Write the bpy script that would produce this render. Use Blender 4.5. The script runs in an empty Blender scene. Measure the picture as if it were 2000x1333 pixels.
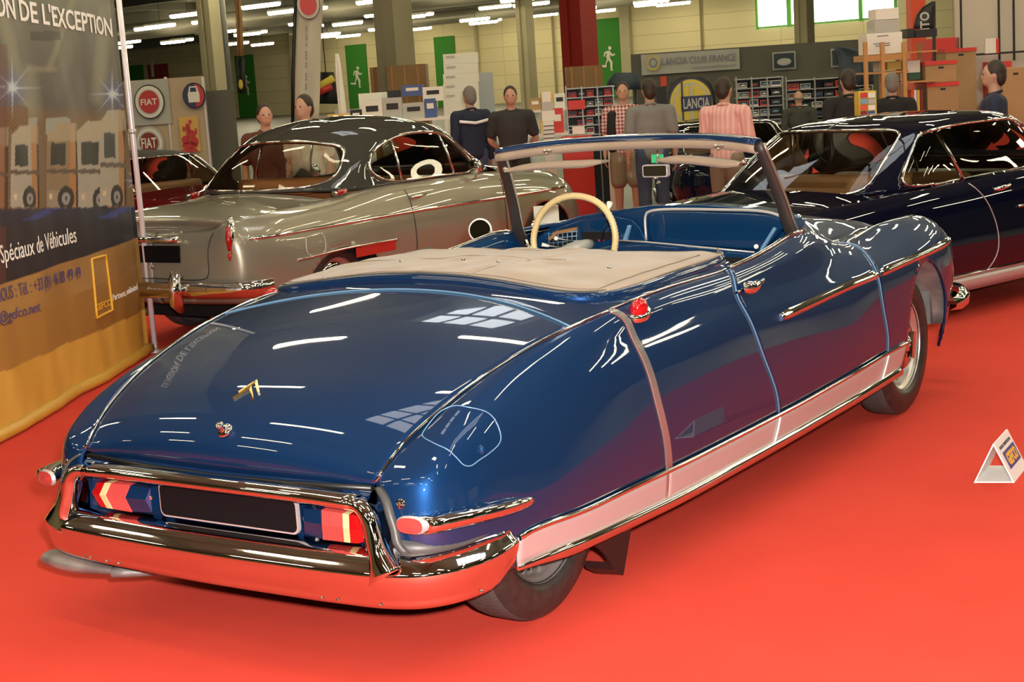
import bpy, bmesh, math, random
import numpy as np
from mathutils import Vector, Matrix
from mathutils.bvhtree import BVHTree
random.seed(7)
SC = bpy.context.scene
COL = SC.collection

# ---------------------------------------------------------------- camera
CAM = np.array([3.42052, -3.90634, 1.68965])
CR = np.array([0.82802966, 0.55689496, -0.065076])
CU = np.array([-0.03834418, 0.17203832, 0.98434371])
CF = np.array([-0.55937162, 0.8125705, -0.16380651])
FPX = 3062.08
cd = bpy.data.cameras.new('camera')
cd.sensor_width = 36.0
cd.lens = 36.0 * FPX / 2000.0
cd.clip_end = 400
cam = bpy.data.objects.new('camera', cd)
COL.objects.link(cam)
_m = Matrix(((CR[0], CU[0], -CF[0], CAM[0]), (CR[1], CU[1], -CF[1], CAM[1]), (CR[2], CU[2], -CF[2], CAM[2]), (0, 0, 0, 1)))
cam.matrix_world = _m
SC.camera = cam

# ---------------------------------------------------------------- world, exposure, main lights
SC.view_settings.view_transform = 'Standard'
SC.view_settings.look = 'None'
SC.view_settings.gamma = 1.0
SC.view_settings.use_curve_mapping = False
SC.view_settings.exposure = 0.30
w = bpy.data.worlds.new('hall_air')
SC.world = w
w.use_nodes = True
bg = w.node_tree.nodes['Background']
bg.inputs[0].default_value = (0.50, 0.47, 0.38, 1)
bg.inputs[1].default_value = 0.3

def light(name, kind, loc, target, energy, color, size=0.1, size_y=None):
    L = bpy.data.lights.new(name, kind)
    L.energy = energy
    L.color = color
    if kind == 'AREA':
        L.size = size
        if size_y:
            L.shape = 'RECTANGLE'; L.size_y = size_y
    o = bpy.data.objects.new(name, L)
    COL.objects.link(o)
    o.location = loc
    d = Vector(target) - Vector(loc)
    o.rotation_euler = d.to_track_quat('-Z', 'Y').to_euler()
    return o

# the photographer's flash, beside and above the lens
_fl = CAM + CR * 0.12 + CU * 0.16 - CF * 0.05
light('camera_flash', 'AREA', _fl, (0.2, 1.2, 0.4), 500, (1.0, 0.94, 0.88), 0.09)

# ---------------------------------------------------------------- helpers
def ray(u, v):
    return CF + CR * ((u - 1000) / FPX) - CU * ((v - 666.5) / FPX)

def at(u, v, ax, val):
    d = ray(u, v)
    return CAM + d * ((val - CAM[ax]) / d[ax])

def atd(u, v, depth):
    return CAM + ray(u, v) * depth

def onplane(u, v, p0, n):
    d = ray(u, v); n = np.array(n, float)
    return CAM + d * (n @ (np.array(p0, float) - CAM) / (n @ d))

class MB:
    def __init__(s):
        s.v = []; s.f = []; s.smooth = []
    def add(s, vs, fs, smooth=False):
        o = len(s.v)
        s.v.extend([tuple(map(float, p)) for p in vs])
        s.f.extend([tuple(i + o for i in f) for f in fs])
        s.smooth.extend([smooth] * len(fs))
        return s
    def box(s, x0, x1, y0, y1, z0, z1):
        vs = [(x, y, z) for z in (z0, z1) for y in (y0, y1) for x in (x0, x1)]
        return s.add(vs, [(0, 2, 3, 1), (4, 5, 7, 6), (0, 1, 5, 4), (2, 6, 7, 3), (0, 4, 6, 2), (1, 3, 7, 5)])
    def obox(s, c, ax, ay, az, hx, hy, hz):
        c, ax, ay, az = [np.array(a, float) for a in (c, ax, ay, az)]
        vs = [c + ax * (hx * i) + ay * (hy * j) + az * (hz * k) for k in (-1, 1) for j in (-1, 1) for i in (-1, 1)]
        return s.add(vs, [(0, 2, 3, 1), (4, 5, 7, 6), (0, 1, 5, 4), (2, 6, 7, 3), (0, 4, 6, 2), (1, 3, 7, 5)])
    def grid(s, P, smooth=True, closed_u=False, closed_v=False, flip=False):
        P = np.asarray(P, float); n, m = P.shape[:2]
        fs = []
        for i in range(n if closed_u else n - 1):
            for j in range(m if closed_v else m - 1):
                a = i * m + j; b = i * m + (j + 1) % m
                c = ((i + 1) % n) * m + (j + 1) % m; d = ((i + 1) % n) * m + j
                fs.append((a, d, c, b) if flip else (a, b, c, d))
        return s.add(P.reshape(-1, 3), fs, smooth)
    def tube(s, path, r, n=8, sx=1.0, sy=1.0, up=None, cap=True, closed=False, radii=None):
        path = [np.array(p, float) for p in path]
        k = len(path); rings = []
        ref = np.array(up if up is not None else (0, 0, 1), float)
        for i, p in enumerate(path):
            if closed:
                t = path[(i + 1) % k] - path[i - 1]
            else:
                t = path[min(i + 1, k - 1)] - path[max(i - 1, 0)]
            t = t / (np.linalg.norm(t) + 1e-12)
            a = np.cross(t, ref)
            if np.linalg.norm(a) < 1e-3:
                a = np.cross(t, (1, 0.1, 0))
            a /= np.linalg.norm(a); b = np.cross(a, t)
            if up is None:
                ref = b
            rr = radii[i] if radii is not None else r
            rings.append([p + a * (math.cos(q) * rr * sx) + b * (math.sin(q) * rr * sy) for q in [2 * math.pi * j / n for j in range(n)]])
        s.grid(rings, True, closed_u=closed, closed_v=True)
        if cap and not closed:
            o = len(s.v) - n * k
            s.f.append(tuple(o + j for j in range(n))[::-1]); s.smooth.append(False)
            s.f.append(tuple(o + (k - 1) * n + j for j in range(n))); s.smooth.append(False)
        return s
    def lathe(s, prof, c, axis, n=32, smooth=True, a0=0.0, a1=2 * math.pi):
        axis = np.array(axis, float); axis /= np.linalg.norm(axis)
        u = np.cross(axis, (0, 0, 1))
        if np.linalg.norm(u) < 1e-3:
            u = np.cross(axis, (0, 1, 0))
        u /= np.linalg.norm(u); v = np.cross(axis, u)
        full = abs(a1 - a0 - 2 * math.pi) < 1e-6
        m = n if full else n + 1
        P = [[np.array(c) + axis * h + (u * math.cos(a0 + (a1 - a0) * j / n) + v * math.sin(a0 + (a1 - a0) * j / n)) * r for j in range(m)] for r, h in prof]
        return s.grid(P, smooth, closed_v=full)
    def prism(s, poly, a, b, smooth=False):
        """poly: list of 3D pts; extruded from offset vector a to offset vector b"""
        a = np.array(a, float); b = np.array(b, float); n = len(poly)
        vs = [np.array(p, float) + a for p in poly] + [np.array(p, float) + b for p in poly]
        fs = [tuple(range(n))[::-1], tuple(range(n, 2 * n))] + [(i, (i + 1) % n, n + (i + 1) % n, n + i) for i in range(n)]
        return s.add(vs, fs, smooth)
    def ball(s, c, rx, ry=None, rz=None, n=12, m=8, ax=None):
        ry = ry or rx; rz = rz or rx
        X, Y, Z = ax if ax is not None else np.eye(3)
        P = []
        for i in range(m + 1):
            th = math.pi * i / m
            P.append([np.array(c) + np.array(X) * (rx * math.sin(th) * math.cos(ph)) + np.array(Y) * (ry * math.sin(th) * math.sin(ph)) + np.array(Z) * (rz * math.cos(th)) for ph in [2 * math.pi * j / n for j in range(n)]])
        return s.grid(P, True, closed_v=True, flip=True)
    def build(s, name, mat, parent=None, sharp=None):
        me = bpy.data.meshes.new(name)
        me.from_pydata(s.v, [], s.f)
        me.polygons.foreach_set('use_smooth', s.smooth)
        me.update()
        if mat is not None:
            me.materials.append(mat)
        o = bpy.data.objects.new(name, me)
        COL.objects.link(o)
        if parent is not None:
            o.parent = parent
        if sharp:
            try:
                me.set_sharp_from_angle(angle=math.radians(sharp))
            except Exception:
                pass
        return o

def weld(o, d=1e-4, recalc=True):
    bm = bmesh.new(); bm.from_mesh(o.data)
    bmesh.ops.remove_doubles(bm, verts=bm.verts, dist=d)
    if recalc:
        bmesh.ops.recalc_face_normals(bm, faces=bm.faces)
    bm.to_mesh(o.data); bm.free()
    return o

def solid(o, t, off=-1, inner=None):
    if inner is not None: o.data.materials.append(inner)
    m = o.modifiers.new('solid', 'SOLIDIFY'); m.thickness = t; m.offset = off
    if inner is not None: m.material_offset = 1; m.material_offset_rim = 0
    return o

def bevel(o, w, seg=2):
    m = o.modifiers.new('bevel', 'BEVEL'); m.width = w; m.segments = seg; m.limit_method = 'ANGLE'; m.angle_limit = math.radians(40)
    for p in o.data.polygons: p.use_smooth = True
    try: o.data.set_sharp_from_angle(angle=math.radians(50))
    except Exception: pass
    return o

def tag(o, label=None, cat=None, group=None, kind=None):
    if label: o['label'] = label
    if cat: o['category'] = cat
    if group: o['group'] = group
    if kind: o['kind'] = kind
    return o

def empty(name, loc=(0, 0, 0), rz=0.0):
    o = bpy.data.objects.new(name, None)
    o.empty_display_size = 0.1
    COL.objects.link(o)
    o.location = loc; o.rotation_euler = (0, 0, rz)
    return o

def copy_tree(o, parent=None):
    c = o.copy(); COL.objects.link(c); c.parent = parent
    for ch in list(o.children):
        copy_tree(ch, c)
    return c

def cspline(pts, n=40, closed=False):
    """smooth centripetal catmull-rom through pts -> n points"""
    P = np.array(pts, float)
    if len(P) < 3:
        return [P[0] + (P[-1] - P[0]) * i / (n - 1) for i in range(n)]
    if closed:
        Q = np.vstack([P[-1], P, P[0], P[1]])
    else:
        Q = np.vstack([2 * P[0] - P[1], P, 2 * P[-1] - P[-2]])
    segs = len(Q) - 3; out = []
    d = [max(np.linalg.norm(Q[i + 1] - Q[i]), 1e-6) for i in range(len(Q) - 1)]
    L = np.array(d[1:1 + segs]); cum = np.concatenate([[0], np.cumsum(L)])
    for k in range(n):
        s = cum[-1] * k / (n if closed else n - 1)
        i = min(int(np.searchsorted(cum, s, side='right')) - 1, segs - 1)
        t = (s - cum[i]) / L[i]
        p0, p1, p2, p3 = Q[i], Q[i + 1], Q[i + 2], Q[i + 3]
        a = .5
        t0 = 0; t1 = t0 + d[i] ** a; t2 = t1 + d[i + 1] ** a; t3 = t2 + d[i + 2] ** a
        tt = t1 + (t2 - t1) * t
        A1 = (t1 - tt) / (t1 - t0) * p0 + (tt - t0) / (t1 - t0) * p1
        A2 = (t2 - tt) / (t2 - t1) * p1 + (tt - t1) / (t2 - t1) * p2
        A3 = (t3 - tt) / (t3 - t2) * p2 + (tt - t2) / (t3 - t2) * p3
        B1 = (t2 - tt) / (t2 - t0) * A1 + (tt - t0) / (t2 - t0) * A2
        B2 = (t3 - tt) / (t3 - t1) * A2 + (tt - t1) / (t3 - t1) * A3
        out.append((t2 - tt) / (t2 - t1) * B1 + (tt - t1) / (t2 - t1) * B2)
    return out

def smooth_curve(knots_t, vals, fine_t, lam=1e-4, wend=50.0, idx=None):
    """smoothing spline: fine_t contains all knots at indices idx"""
    n = len(fine_t); k = len(knots_t)
    A = np.zeros((k, n)); W = np.ones(k); W[0] = W[-1] = wend
    for r, i in enumerate(idx): A[r, i] = 1
    D = np.zeros((n - 2, n))
    for i in range(n - 2):
        h0 = fine_t[i + 1] - fine_t[i]; h1 = fine_t[i + 2] - fine_t[i + 1]
        sc = math.sqrt((h0 + h1) / 2)
        D[i, i] = 2 / (h0 * (h0 + h1)) * sc; D[i, i + 1] = -2 / (h0 * h1) * sc; D[i, i + 2] = 2 / (h1 * (h0 + h1)) * sc
    M = A.T @ (W[:, None] * A) + lam * D.T @ D
    return np.linalg.solve(M, A.T @ (W[:, None] * vals))

def smooth_net(P, su, sv, lu=2e-5, lv=2e-5):
    """P[u][v] control net -> fine grid; su, sv: target spacing. returns fine grid, index of each u knot, each v knot"""
    P = np.asarray(P, float); nu, nv = P.shape[:2]
    def params(ch, sp):
        t = [0.0]; fine = [0.0]; idx = [0]
        for c in ch:
            k = max(1, int(math.ceil(c / sp)))
            for j in range(1, k + 1): fine.append(t[-1] + c * j / k)
            t.append(t[-1] + c); idx.append(len(fine) - 1)
        return np.array(t), np.array(fine), idx
    cu = [np.mean(np.linalg.norm(P[i + 1] - P[i], axis=-1)) for i in range(nu - 1)]
    cv = [np.mean(np.linalg.norm(P[:, j + 1] - P[:, j], axis=-1)) for j in range(nv - 1)]
    tu, fu, iu = params(cu, su); tv, fv, iv = params(cv, sv)
    Q = np.stack([smooth_curve(tv, P[i], fv, lv, 50, iv) for i in range(nu)])
    R = np.stack([smooth_curve(tu, Q[:, j], fu, lu, 50, iu) for j in range(Q.shape[1])], 1)
    return R, iu, iv

def mirx(P):
    P = np.array(P, float).copy(); P[..., 0] *= -1
    return P

def text_mesh(s, size, depth=0.002, align='CENTER', shear=0.0, bold=0.0, spacing=1.0, xs=1.0):
    """returns list of verts, faces in xy plane (z thickness)"""
    c = bpy.data.curves.new('lettering', 'FONT')
    c.body = s; c.size = size; c.extrude = depth; c.align_x = align; c.shear = shear
    c.offset = bold; c.space_character = spacing; c.resolution_u = 3
    o = bpy.data.objects.new('lettering_tmp', c); COL.objects.link(o)
    dg = bpy.context.evaluated_depsgraph_get(); dg.update()
    me = bpy.data.meshes.new_from_object(o.evaluated_get(dg))
    vs = np.array([v.co[:] for v in me.vertices]).reshape(-1, 3); fs = [tuple(p.vertices) for p in me.polygons]
    if len(vs): vs[:, 0] *= xs
    bpy.data.objects.remove(o); bpy.data.curves.remove(c); bpy.data.meshes.remove(me)
    return vs, fs

# ---------------------------------------------------------------- materials
def mat(name, color, rough=0.5, metal=0.0, coat=0.0, spec=0.5, noise=None, bump=None, emit=None, estr=0.0, coat_rough=0.02, sheen=0.0):
    m = bpy.data.materials.new(name); m.use_nodes = True
    nt = m.node_tree; b = nt.nodes['Principled BSDF']
    b.inputs['Base Color'].default_value = (*color, 1)
    b.inputs['Roughness'].default_value = rough
    b.inputs['Metallic'].default_value = metal
    b.inputs['Coat Weight'].default_value = coat
    b.inputs['Coat Roughness'].default_value = coat_rough
    b.inputs['Specular IOR Level'].default_value = spec
    if sheen: b.inputs['Sheen Weight'].default_value = sheen
    if emit:
        b.inputs['Emission Color'].default_value = (*emit, 1)
        b.inputs['Emission Strength'].default_value = estr
    if noise:      # (scale, color2, contrast position)
        tc = nt.nodes.new('ShaderNodeTexCoord'); nz = nt.nodes.new('ShaderNodeTexNoise')
        nz.inputs['Scale'].default_value = noise[0]; nz.inputs['Detail'].default_value = 4
        rp = nt.nodes.new('ShaderNodeValToRGB')
        rp.color_ramp.elements[0].position = 0.35; rp.color_ramp.elements[1].position = 0.65
        rp.color_ramp.elements[0].color = (*color, 1); rp.color_ramp.elements[1].color = (*noise[1], 1)
        nt.links.new(tc.outputs['Object'], nz.inputs['Vector'])
        nt.links.new(nz.outputs['Fac'], rp.inputs['Fac'])
        nt.links.new(rp.outputs['Color'], b.inputs['Base Color'])
    if bump:       # (scale, strength, distance)
        tc = nt.nodes.new('ShaderNodeTexCoord'); nz = nt.nodes.new('ShaderNodeTexNoise')
        nz.inputs['Scale'].default_value = bump[0]; nz.inputs['Detail'].default_value = 3
        bp_ = nt.nodes.new('ShaderNodeBump'); bp_.inputs['Strength'].default_value = bump[1]; bp_.inputs['Distance'].default_value = bump[2]
        nt.links.new(tc.outputs['Object'], nz.inputs['Vector'])
        nt.links.new(nz.outputs['Fac'], bp_.inputs['Height'])
        nt.links.new(bp_.outputs['Normal'], b.inputs['Normal'])
    return m

def glass(name, color=(0.9, 0.95, 0.92), ior=1.5, rough=0.0):
    """thin sheet glass: transparent mixed with a mirror by facing"""
    m = bpy.data.materials.new(name); m.use_nodes = True
    nt = m.node_tree; nt.nodes.clear()
    out = nt.nodes.new('ShaderNodeOutputMaterial'); tr = nt.nodes.new('ShaderNodeBsdfTransparent'); gl = nt.nodes.new('ShaderNodeBsdfGlossy')
    fr = nt.nodes.new('ShaderNodeFresnel'); mx = nt.nodes.new('ShaderNodeMixShader')
    fr.inputs['IOR'].default_value = ior
    tr.inputs['Color'].default_value = (*color, 1); gl.inputs['Roughness'].default_value = rough
    nt.links.new(fr.outputs[0], mx.inputs[0]); nt.links.new(tr.outputs[0], mx.inputs[1]); nt.links.new(gl.outputs[0], mx.inputs[2])
    nt.links.new(mx.outputs[0], out.inputs[0])
    return m

M = {}
M['blue'] = mat('metallic_blue_paint', (0.0066, 0.0310, 0.100), 0.42, 0.5, 1.0, 0.0)
M['bluein'] = mat('light_blue_dash_paint', (0.006, 0.042, 0.125), 0.32, 0.4, 1.0, 0.0)
M['seam'] = mat('blue_edge_highlight_and_trim', (0.13, 0.26, 0.42), 0.3, 0.1, spec=0.6)  # pale blue stands in for flash highlights on panel edges; also dash trim
M['chrome'] = mat('chrome', (0.74, 0.75, 0.75), 0.04, 1.0)
M['alu'] = mat('brushed_aluminium', (0.60, 0.56, 0.56), 0.40, 0.55)
M['dull'] = mat('weathered_galvanised_metal', (0.30, 0.29, 0.27), 0.5, 0.5, noise=(9, (0.16, 0.16, 0.16)))
M['rubber'] = mat('tyre_rubber', (0.018, 0.015, 0.014), 0.40, noise=(30, (0.028, 0.024, 0.022)))
M['tread'] = mat('tyre_tread', (0.052, 0.045, 0.043), 0.75, bump=(90, 0.5, 0.01))
M['seal'] = mat('grey_rubber_seal', (0.055, 0.055, 0.053), 0.45)
M['black'] = mat('black_plastic', (0.008, 0.008, 0.008), 0.4)
M['plate'] = mat('black_plate', (0.006, 0.005, 0.006), 0.6, spec=0.1)
M['dark'] = mat('underbody_black', (0.01, 0.01, 0.01), 0.85, spec=0.2)
M['canvas'] = mat('beige_canvas', (0.335, 0.25, 0.175), 0.75, noise=(5, (0.285, 0.212, 0.15)), bump=(260, 0.15, 0.002), sheen=0.2)
M['leather'] = mat('tan_leather', (0.30, 0.15, 0.06), 0.5, bump=(60, 0.2, 0.003))
M['redlens'] = mat('red_lens', (0.36, 0.003, 0.005), 0.1, 0.0, 1.0, spec=0.8)
M['redlens2'] = mat('ribbed_red_lens', (0.42, 0.05, 0.045), 0.15, 0.0, 1.0)
M['cream'] = mat('cream_trim', (0.66, 0.50, 0.25), 0.4, coat=0.5)
M['ivory'] = mat('ivory_plastic', (0.85, 0.80, 0.68), 0.3, coat=0.5)
M['gold'] = mat('gilt_metal', (0.85, 0.60, 0.25), 0.15, 1.0)
M['grey'] = mat('grey_plastic', (0.30, 0.30, 0.26), 0.4, coat=0.15)
M['mirror'] = mat('mirror_glass', (0.9, 0.9, 0.9), 0.0, 1.0)
M['white'] = mat('white_plastic', (0.80, 0.80, 0.78), 0.4)
M['glass'] = glass('windscreen_glass')
M['glassd'] = glass('tinted_car_glass', (0.86, 0.88, 0.82), 1.25)
M['glassd2'] = glass('clear_car_glass', (0.86, 0.88, 0.84), 1.38)
# ================================================================ the blue convertible
car = empty('convertible_car', (0, 0, 0))
tag(car, 'glossy metallic dark blue convertible car seen from behind with folded beige soft top', 'car')

ZL = [[.613, -.56, .584], [.632, -.48, .655], [.651, -.40, .703], [.668, -.32, .741], [.690, -.20, .788], [.722, .0, .845], [.752, .20, .884], [.79, .498, .920],
      [.79, .90, .936], [.785, 1.395, .936], [.768, 1.80, .962], [.755, 2.12, .990], [.725, 2.42, .945], [.67, 2.69, .880], [.635, 3.05, .878], [.62, 3.42, .890], [.60, 3.72, .855], [.60, 3.90, .76]]
L1 = [[.620, -.566, .572], [.680, -.548, .600], [.745, -.495, .632], [.765, -.405, .690], [.775, -.25, .755], [.785, -.03, .812], [.808, .22, .856], [.835, .544, .880],
      [.835, .92, .893], [.833, 1.361, .897], [.825, 1.78, .915], [.81, 2.10, .925], [.785, 2.42, .895], [.775, 2.705, .862], [.735, 3.05, .905], [.73, 3.42, .913], [.72, 3.74, .878], [.70, 3.94, .78]]
L1b = [[.624, -.572, .548], [.690, -.560, .570], [.765, -.520, .585], [.800, -.415, .630], [.825, -.24, .690], [.838, -.02, .745], [.855, .24, .790], [.862, .560, .825],
      [.862, .93, .838], [.862, 1.352, .84], [.852, 1.78, .845], [.840, 2.10, .848], [.83, 2.42, .832], [.832, 2.705, .812], [.80, 3.06, .86], [.79, 3.42, .868], [.78, 3.75, .835], [.74, 3.95, .76]]
L2 = [[.630, -.578, .510], [.700, -.570, .515], [.775, -.530, .520], [.826, -.420, .545], [.850, -.22, .600], [.865, .0, .655], [.878, .28, .70], [.882, .590, .735],
      [.884, .95, .745], [.883, 1.39, .750], [.877, 1.79, .745], [.870, 2.10, .742], [.866, 2.42, .738], [.866, 2.713, .735], [.858, 3.06, .755], [.845, 3.42, .765], [.82, 3.76, .762], [.77, 3.96, .74]]
L3 = [[.633, -.582, .450], [.708, -.576, .450], [.783, -.535, .452], [.836, -.420, .462], [.862, -.21, .490], [.877, .02, .535], [.887, .30, .57], [.890, .618, .590],
      [.892, .97, .60], [.891, 1.45, .60], [.888, 1.80, .60], [.884, 2.12, .60], [.880, 2.42, .60], [.878, 2.72, .60], [.875, 3.06, .61], [.865, 3.42, .61], [.85, 3.74, .61], [.79, 3.93, .61]]
L4 = [[.634, -.580, .390], [.710, -.575, .390], [.786, -.535, .390], [.840, -.420, .393], [.866, -.20, .405], [.878, .04, .440], [.886, .32, .46], [.887, .645, .465],
      [.888, .99, .47], [.888, 1.52, .47], [.886, 1.82, .47], [.884, 2.14, .47], [.880, 2.44, .475], [.876, 2.755, .480], [.874, 3.06, .48], [.862, 3.42, .48], [.85, 3.70, .48], [.79, 3.88, .48]]
L5 = [[.634, -.570, .315], [.710, -.568, .315], [.786, -.530, .315], [.838, -.420, .315], [.860, -.232, .357], [.866, .05, .352], [.868, .33, .345], [.870, .674, .340],
      [.870, 1.0, .338], [.870, 1.576, .341], [.870, 1.85, .345], [.868, 2.15, .352], [.866, 2.46, .360], [.864, 2.776, .368], [.860, 3.06, .37], [.850, 3.42, .37], [.84, 3.66, .37], [.78, 3.84, .37]]
L6 = [[.630, -.540, .265], [.705, -.540, .262], [.780, -.505, .260], [.826, -.400, .258], [.846, -.225, .262], [.852, .06, .245], [.852, .35, .232], [.852, .686, .222],
      [.852, 1.0, .220], [.852, 1.547, .224], [.852, 1.85, .228], [.850, 2.15, .232], [.850, 2.46, .238], [.850, 2.712, .243], [.845, 3.0, .25], [.835, 3.42, .25], [.82, 3.60, .25], [.76, 3.78, .25]]
for _L, _dx in ((L1, -.014), (L1b, -.028), (L2, -.022), (L3, -.008), (L4, .004), (L5, .010), (L6, .008)):
    for _c in range(4, 15):
        _L[_c][0] += _dx * min(1, (_c - 3) / 2) * (1 if _c < 13 else .5)
NET = np.array([ZL, L1, L1b, L2, L3, L4, L5, L6]).transpose(1, 0, 2)
S, IU, IV = smooth_net(NET, 0.028, 0.028, 1.5e-6, 2e-6)
NU, NV = S.shape[:2]

def side_bvh():
    fs = []
    vs = [tuple(p) for p in S.reshape(-1, 3)]
    for i in range(NU - 1):
        for j in range(NV - 1):
            fs.append((i * NV + j, i * NV + j + 1, (i + 1) * NV + j + 1, (i + 1) * NV + j))
    return BVHTree.FromPolygons(vs, fs)
SB = side_bvh()
def hit(u, v, bvh=None, off=0.0):
    d = Vector(ray(u, v)).normalized()
    h = (bvh or SB).ray_cast(Vector(CAM), d)
    if h[0] is None:
        return None, None
    nrm = h[1] if h[1].dot(d) < 0 else -h[1]
    return np.array(h[0] + nrm * off), np.array(nrm)
def hitpath(pts, n=30, off=0.0, closed=False, bvh=None):
    """trace a pixel polyline on the body"""
    px = cspline([(a, b, 0) for a, b in pts], n, closed)
    out = []
    for q in px:
        h, nn = hit(q[0], q[1], bvh, off)
        if h is not None: out.append(h)
    return out

def side_part(name, i0, i1, j0, j1, m, parent, arch=None, mir=False, thick=0.012):
    P = S[i0:i1 + 1, j0:j1 + 1]
    if mir: P = mirx(P)
    n, k = P.shape[:2]
    V = P.reshape(-1, 3).copy(); fs = []
    if arch:
        cy, cz, ry, rz = arch
        def e(p): return ((p[1] - cy) / ry) ** 2 + ((p[2] - cz) / rz) ** 2
    for i in range(n - 1):
        for j in range(k - 1):
            f = (i * k + j, i * k + j + 1, (i + 1) * k + j + 1, (i + 1) * k + j)
            if mir: f = f[::-1]
            if arch and all(e(V[q]) < 1.0 for q in f): continue
            fs.append(f)
    if arch:
        for q in range(len(V)):
            ee = e(V[q])
            if ee < 1.0:
                s_ = 1 / math.sqrt(max(ee, 1e-6))
                if s_ < 1.6:
                    V[q, 1] = cy + (V[q, 1] - cy) * s_; V[q, 2] = cz + (V[q, 2] - cz) * s_
    b = MB(); b.add(V, fs, True)
    o = b.build(name, m, parent)
    if arch:
        bm = bmesh.new(); bm.from_mesh(o.data)
        bmesh.ops.delete(bm, geom=[v for v in bm.verts if not v.link_faces], context='VERTS')
        bm.to_mesh(o.data); bm.free()
    solid(o, thick, 1 if False else -1)
    return o

M['band'] = mat('ribbed_steel_band', (.36, .36, .345), .2, .8)
ARCH = (3.33, .33, .295, .385)
J5 = IV[6]      # top edge of the pale rocker panel
for mir in (False, True):
    lb = 'left' if mir else 'right'
    rf = side_part('rear_fender', 0, IU[7], 0, J5, M['blue'], car, mir=mir)
    lo = side_part('fender_skirt', 0, IU[4], J5, NV - 1, M['blue'], rf, mir=mir)
    qp = side_part('quarter_panel', IU[7], IU[9], 0, J5, M['blue'], car, mir=mir)
    dr = side_part('door', IU[9], IU[13], 0, J5, M['blue'], car, mir=mir)
    ff = side_part('front_fender', IU[13], NU - 1, 0, NV - 1, M['blue'], car, arch=ARCH, mir=mir)
    sgn = -1 if mir else 1
    # pale rocker panels, one under each body section
    for a, b_ in ((IU[4], IU[7]), (IU[7], IU[9]), (IU[9], IU[13])):
        P = S[a:b_ + 1, J5:].copy(); P[:, :, 0] += 0.004
        if mir: P = mirx(P)
        o = MB().grid(P, True, flip=mir).build('rocker_panel', M['alu'], car); solid(o, 0.006)
    # piece of rocker behind the front wheel opening
    a = IU[13]; b_ = min(range(a, NU), key=lambda i: abs(S[i, J5, 1] - 3.035))
    P = S[a:b_ + 1, J5:].copy(); P[:, :, 0] += 0.004
    if mir: P = mirx(P)
    o = MB().grid(P, True, flip=mir).build('rocker_panel', M['alu'], car); solid(o, 0.006)
    # chrome strips over and under the rocker
    top = [S[i, J5] + [0.006, 0, 0] for i in range(IU[4], b_ + 1)]
    bot = [S[i, NV - 1] + [0.004, 0, -0.004] for i in range(IU[4], b_ + 1)]
    if mir: top = mirx(top); bot = mirx(bot)
    MB().tube(top, 0.009, 8, sx=0.8, sy=1.1).build('rocker_moulding', M['chrome'], car)
    rr = [0.006 + 0.012 * min(1, i / 8) for i in range(len(bot))]
    MB().tube(bot, 0.016, 10, radii=rr, sx=0.9, sy=1.3).build('sill_moulding', M['chrome'], car)
    # ribbed chrome band down the pillar line
    rb = empty('pillar_moulding'); rb.parent = car
    for k in range(4):
        path = []
        for j in range(0, J5 + 1):
            p_ = S[IU[7], j].copy(); q_ = S[IU[7] + 1, j]; t = (q_ - p_) / np.linalg.norm(q_ - p_)
            wdt = 0.009 + 0.004 * (j / J5)
            path.append(p_ + t * (k - 1.5) * wdt * 0.8 + np.array([0.002, 0, 0.001]))
        if mir: path = mirx(path)
        if k == 0: hostm = MB()
        hostm.tube(path, 0.0062, 8)
    o = hostm.build('chrome_band', M['band'], car)
    bpy.data.objects.remove(rb)
    # shut lines; the body ones carry the flash highlight in their colour
    for ci in (9, 13):
        path = [S[IU[ci], j] + [0.001, 0, 0] for j in range(0, NV)]
        if mir: path = mirx(path)
        MB().tube(path[:J5 + 1], 0.0032, 6).build('shut_line', M['seam'], car)
        MB().tube([q + np.array([sgn * 0.006, 0, 0]) for q in path[J5:]], 0.0042, 6).build('rocker_joint', M['white'], car)
    # chrome bead along the lid and the shoulder
    path = [S[i, 0] + [0, 0, 0.002] for i in range(0, IU[7] + 1)]
    if mir: path = mirx(path)
    MB().tube(path, 0.0055, 8).build('lid_bead', M['chrome'], car)
    path = [S[i, 0] + [-0.002, 0, 0.004] for i in range(IU[7], IU[9])]
    if mir: path = mirx(path)
    MB().tube(path, 0.004, 8).build('shoulder_bead', M['chrome'], car)
    path = [S[i, 0] + [-0.008, 0, 0.004] for i in range(IU[9], IU[11] + 3)]
    if mir: path = mirx(path)
    MB().tube(path, 0.007, 8, sx=1.6).build('door_sill_trim', M['chrome'], car)
    # side moulding in two pieces
    def ystrip(y0, y1, name, zf, host):
        P = []
        for k in range(30):
            y = y0 + (y1 - y0) * k / 29; z = zf(y)
            h = SB.ray_cast(Vector((2, y, z)), Vector((-1, 0, 0)))
            x = h[0].x if h[0] else 0.85
            t = min(1, (k + 1) / 3) * min(1, (30 - k) / 1.5)
            hh = 0.021 * min(1, 0.55 + t * 0.45); dd = 0.014
            ring = [(x - .004, y, z + hh), (x + dd * .5, y, z + hh * .75), (x + dd, y, z + .15 * hh), (x + dd * .9, y, z - .25 * hh), (x + dd * .45, y, z - hh * .8), (x - .004, y, z - hh)]
            P.append(ring)
        P = np.array(P)
        if mir: P = mirx(P)
        b = MB().grid(P, True, flip=mir)
        m_ = len(P[0]); o0 = 0
        b.f.append(tuple(range(m_))); b.smooth.append(False)
        b.f.append(tuple(29 * m_ + q for q in range(m_))[::-1]); b.smooth.append(False)
        return b.build(name, M['chrome'], host)
    zf = lambda y: .709 + (y - 1.652) * .022
    ystrip(1.652, 2.70, 'side_moulding', zf, dr)
    ystrip(2.728, 3.80, 'side_moulding', zf, ff)
    # door handle
    hb = MB()
    base = np.array([.882, 1.44, .862])
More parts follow.
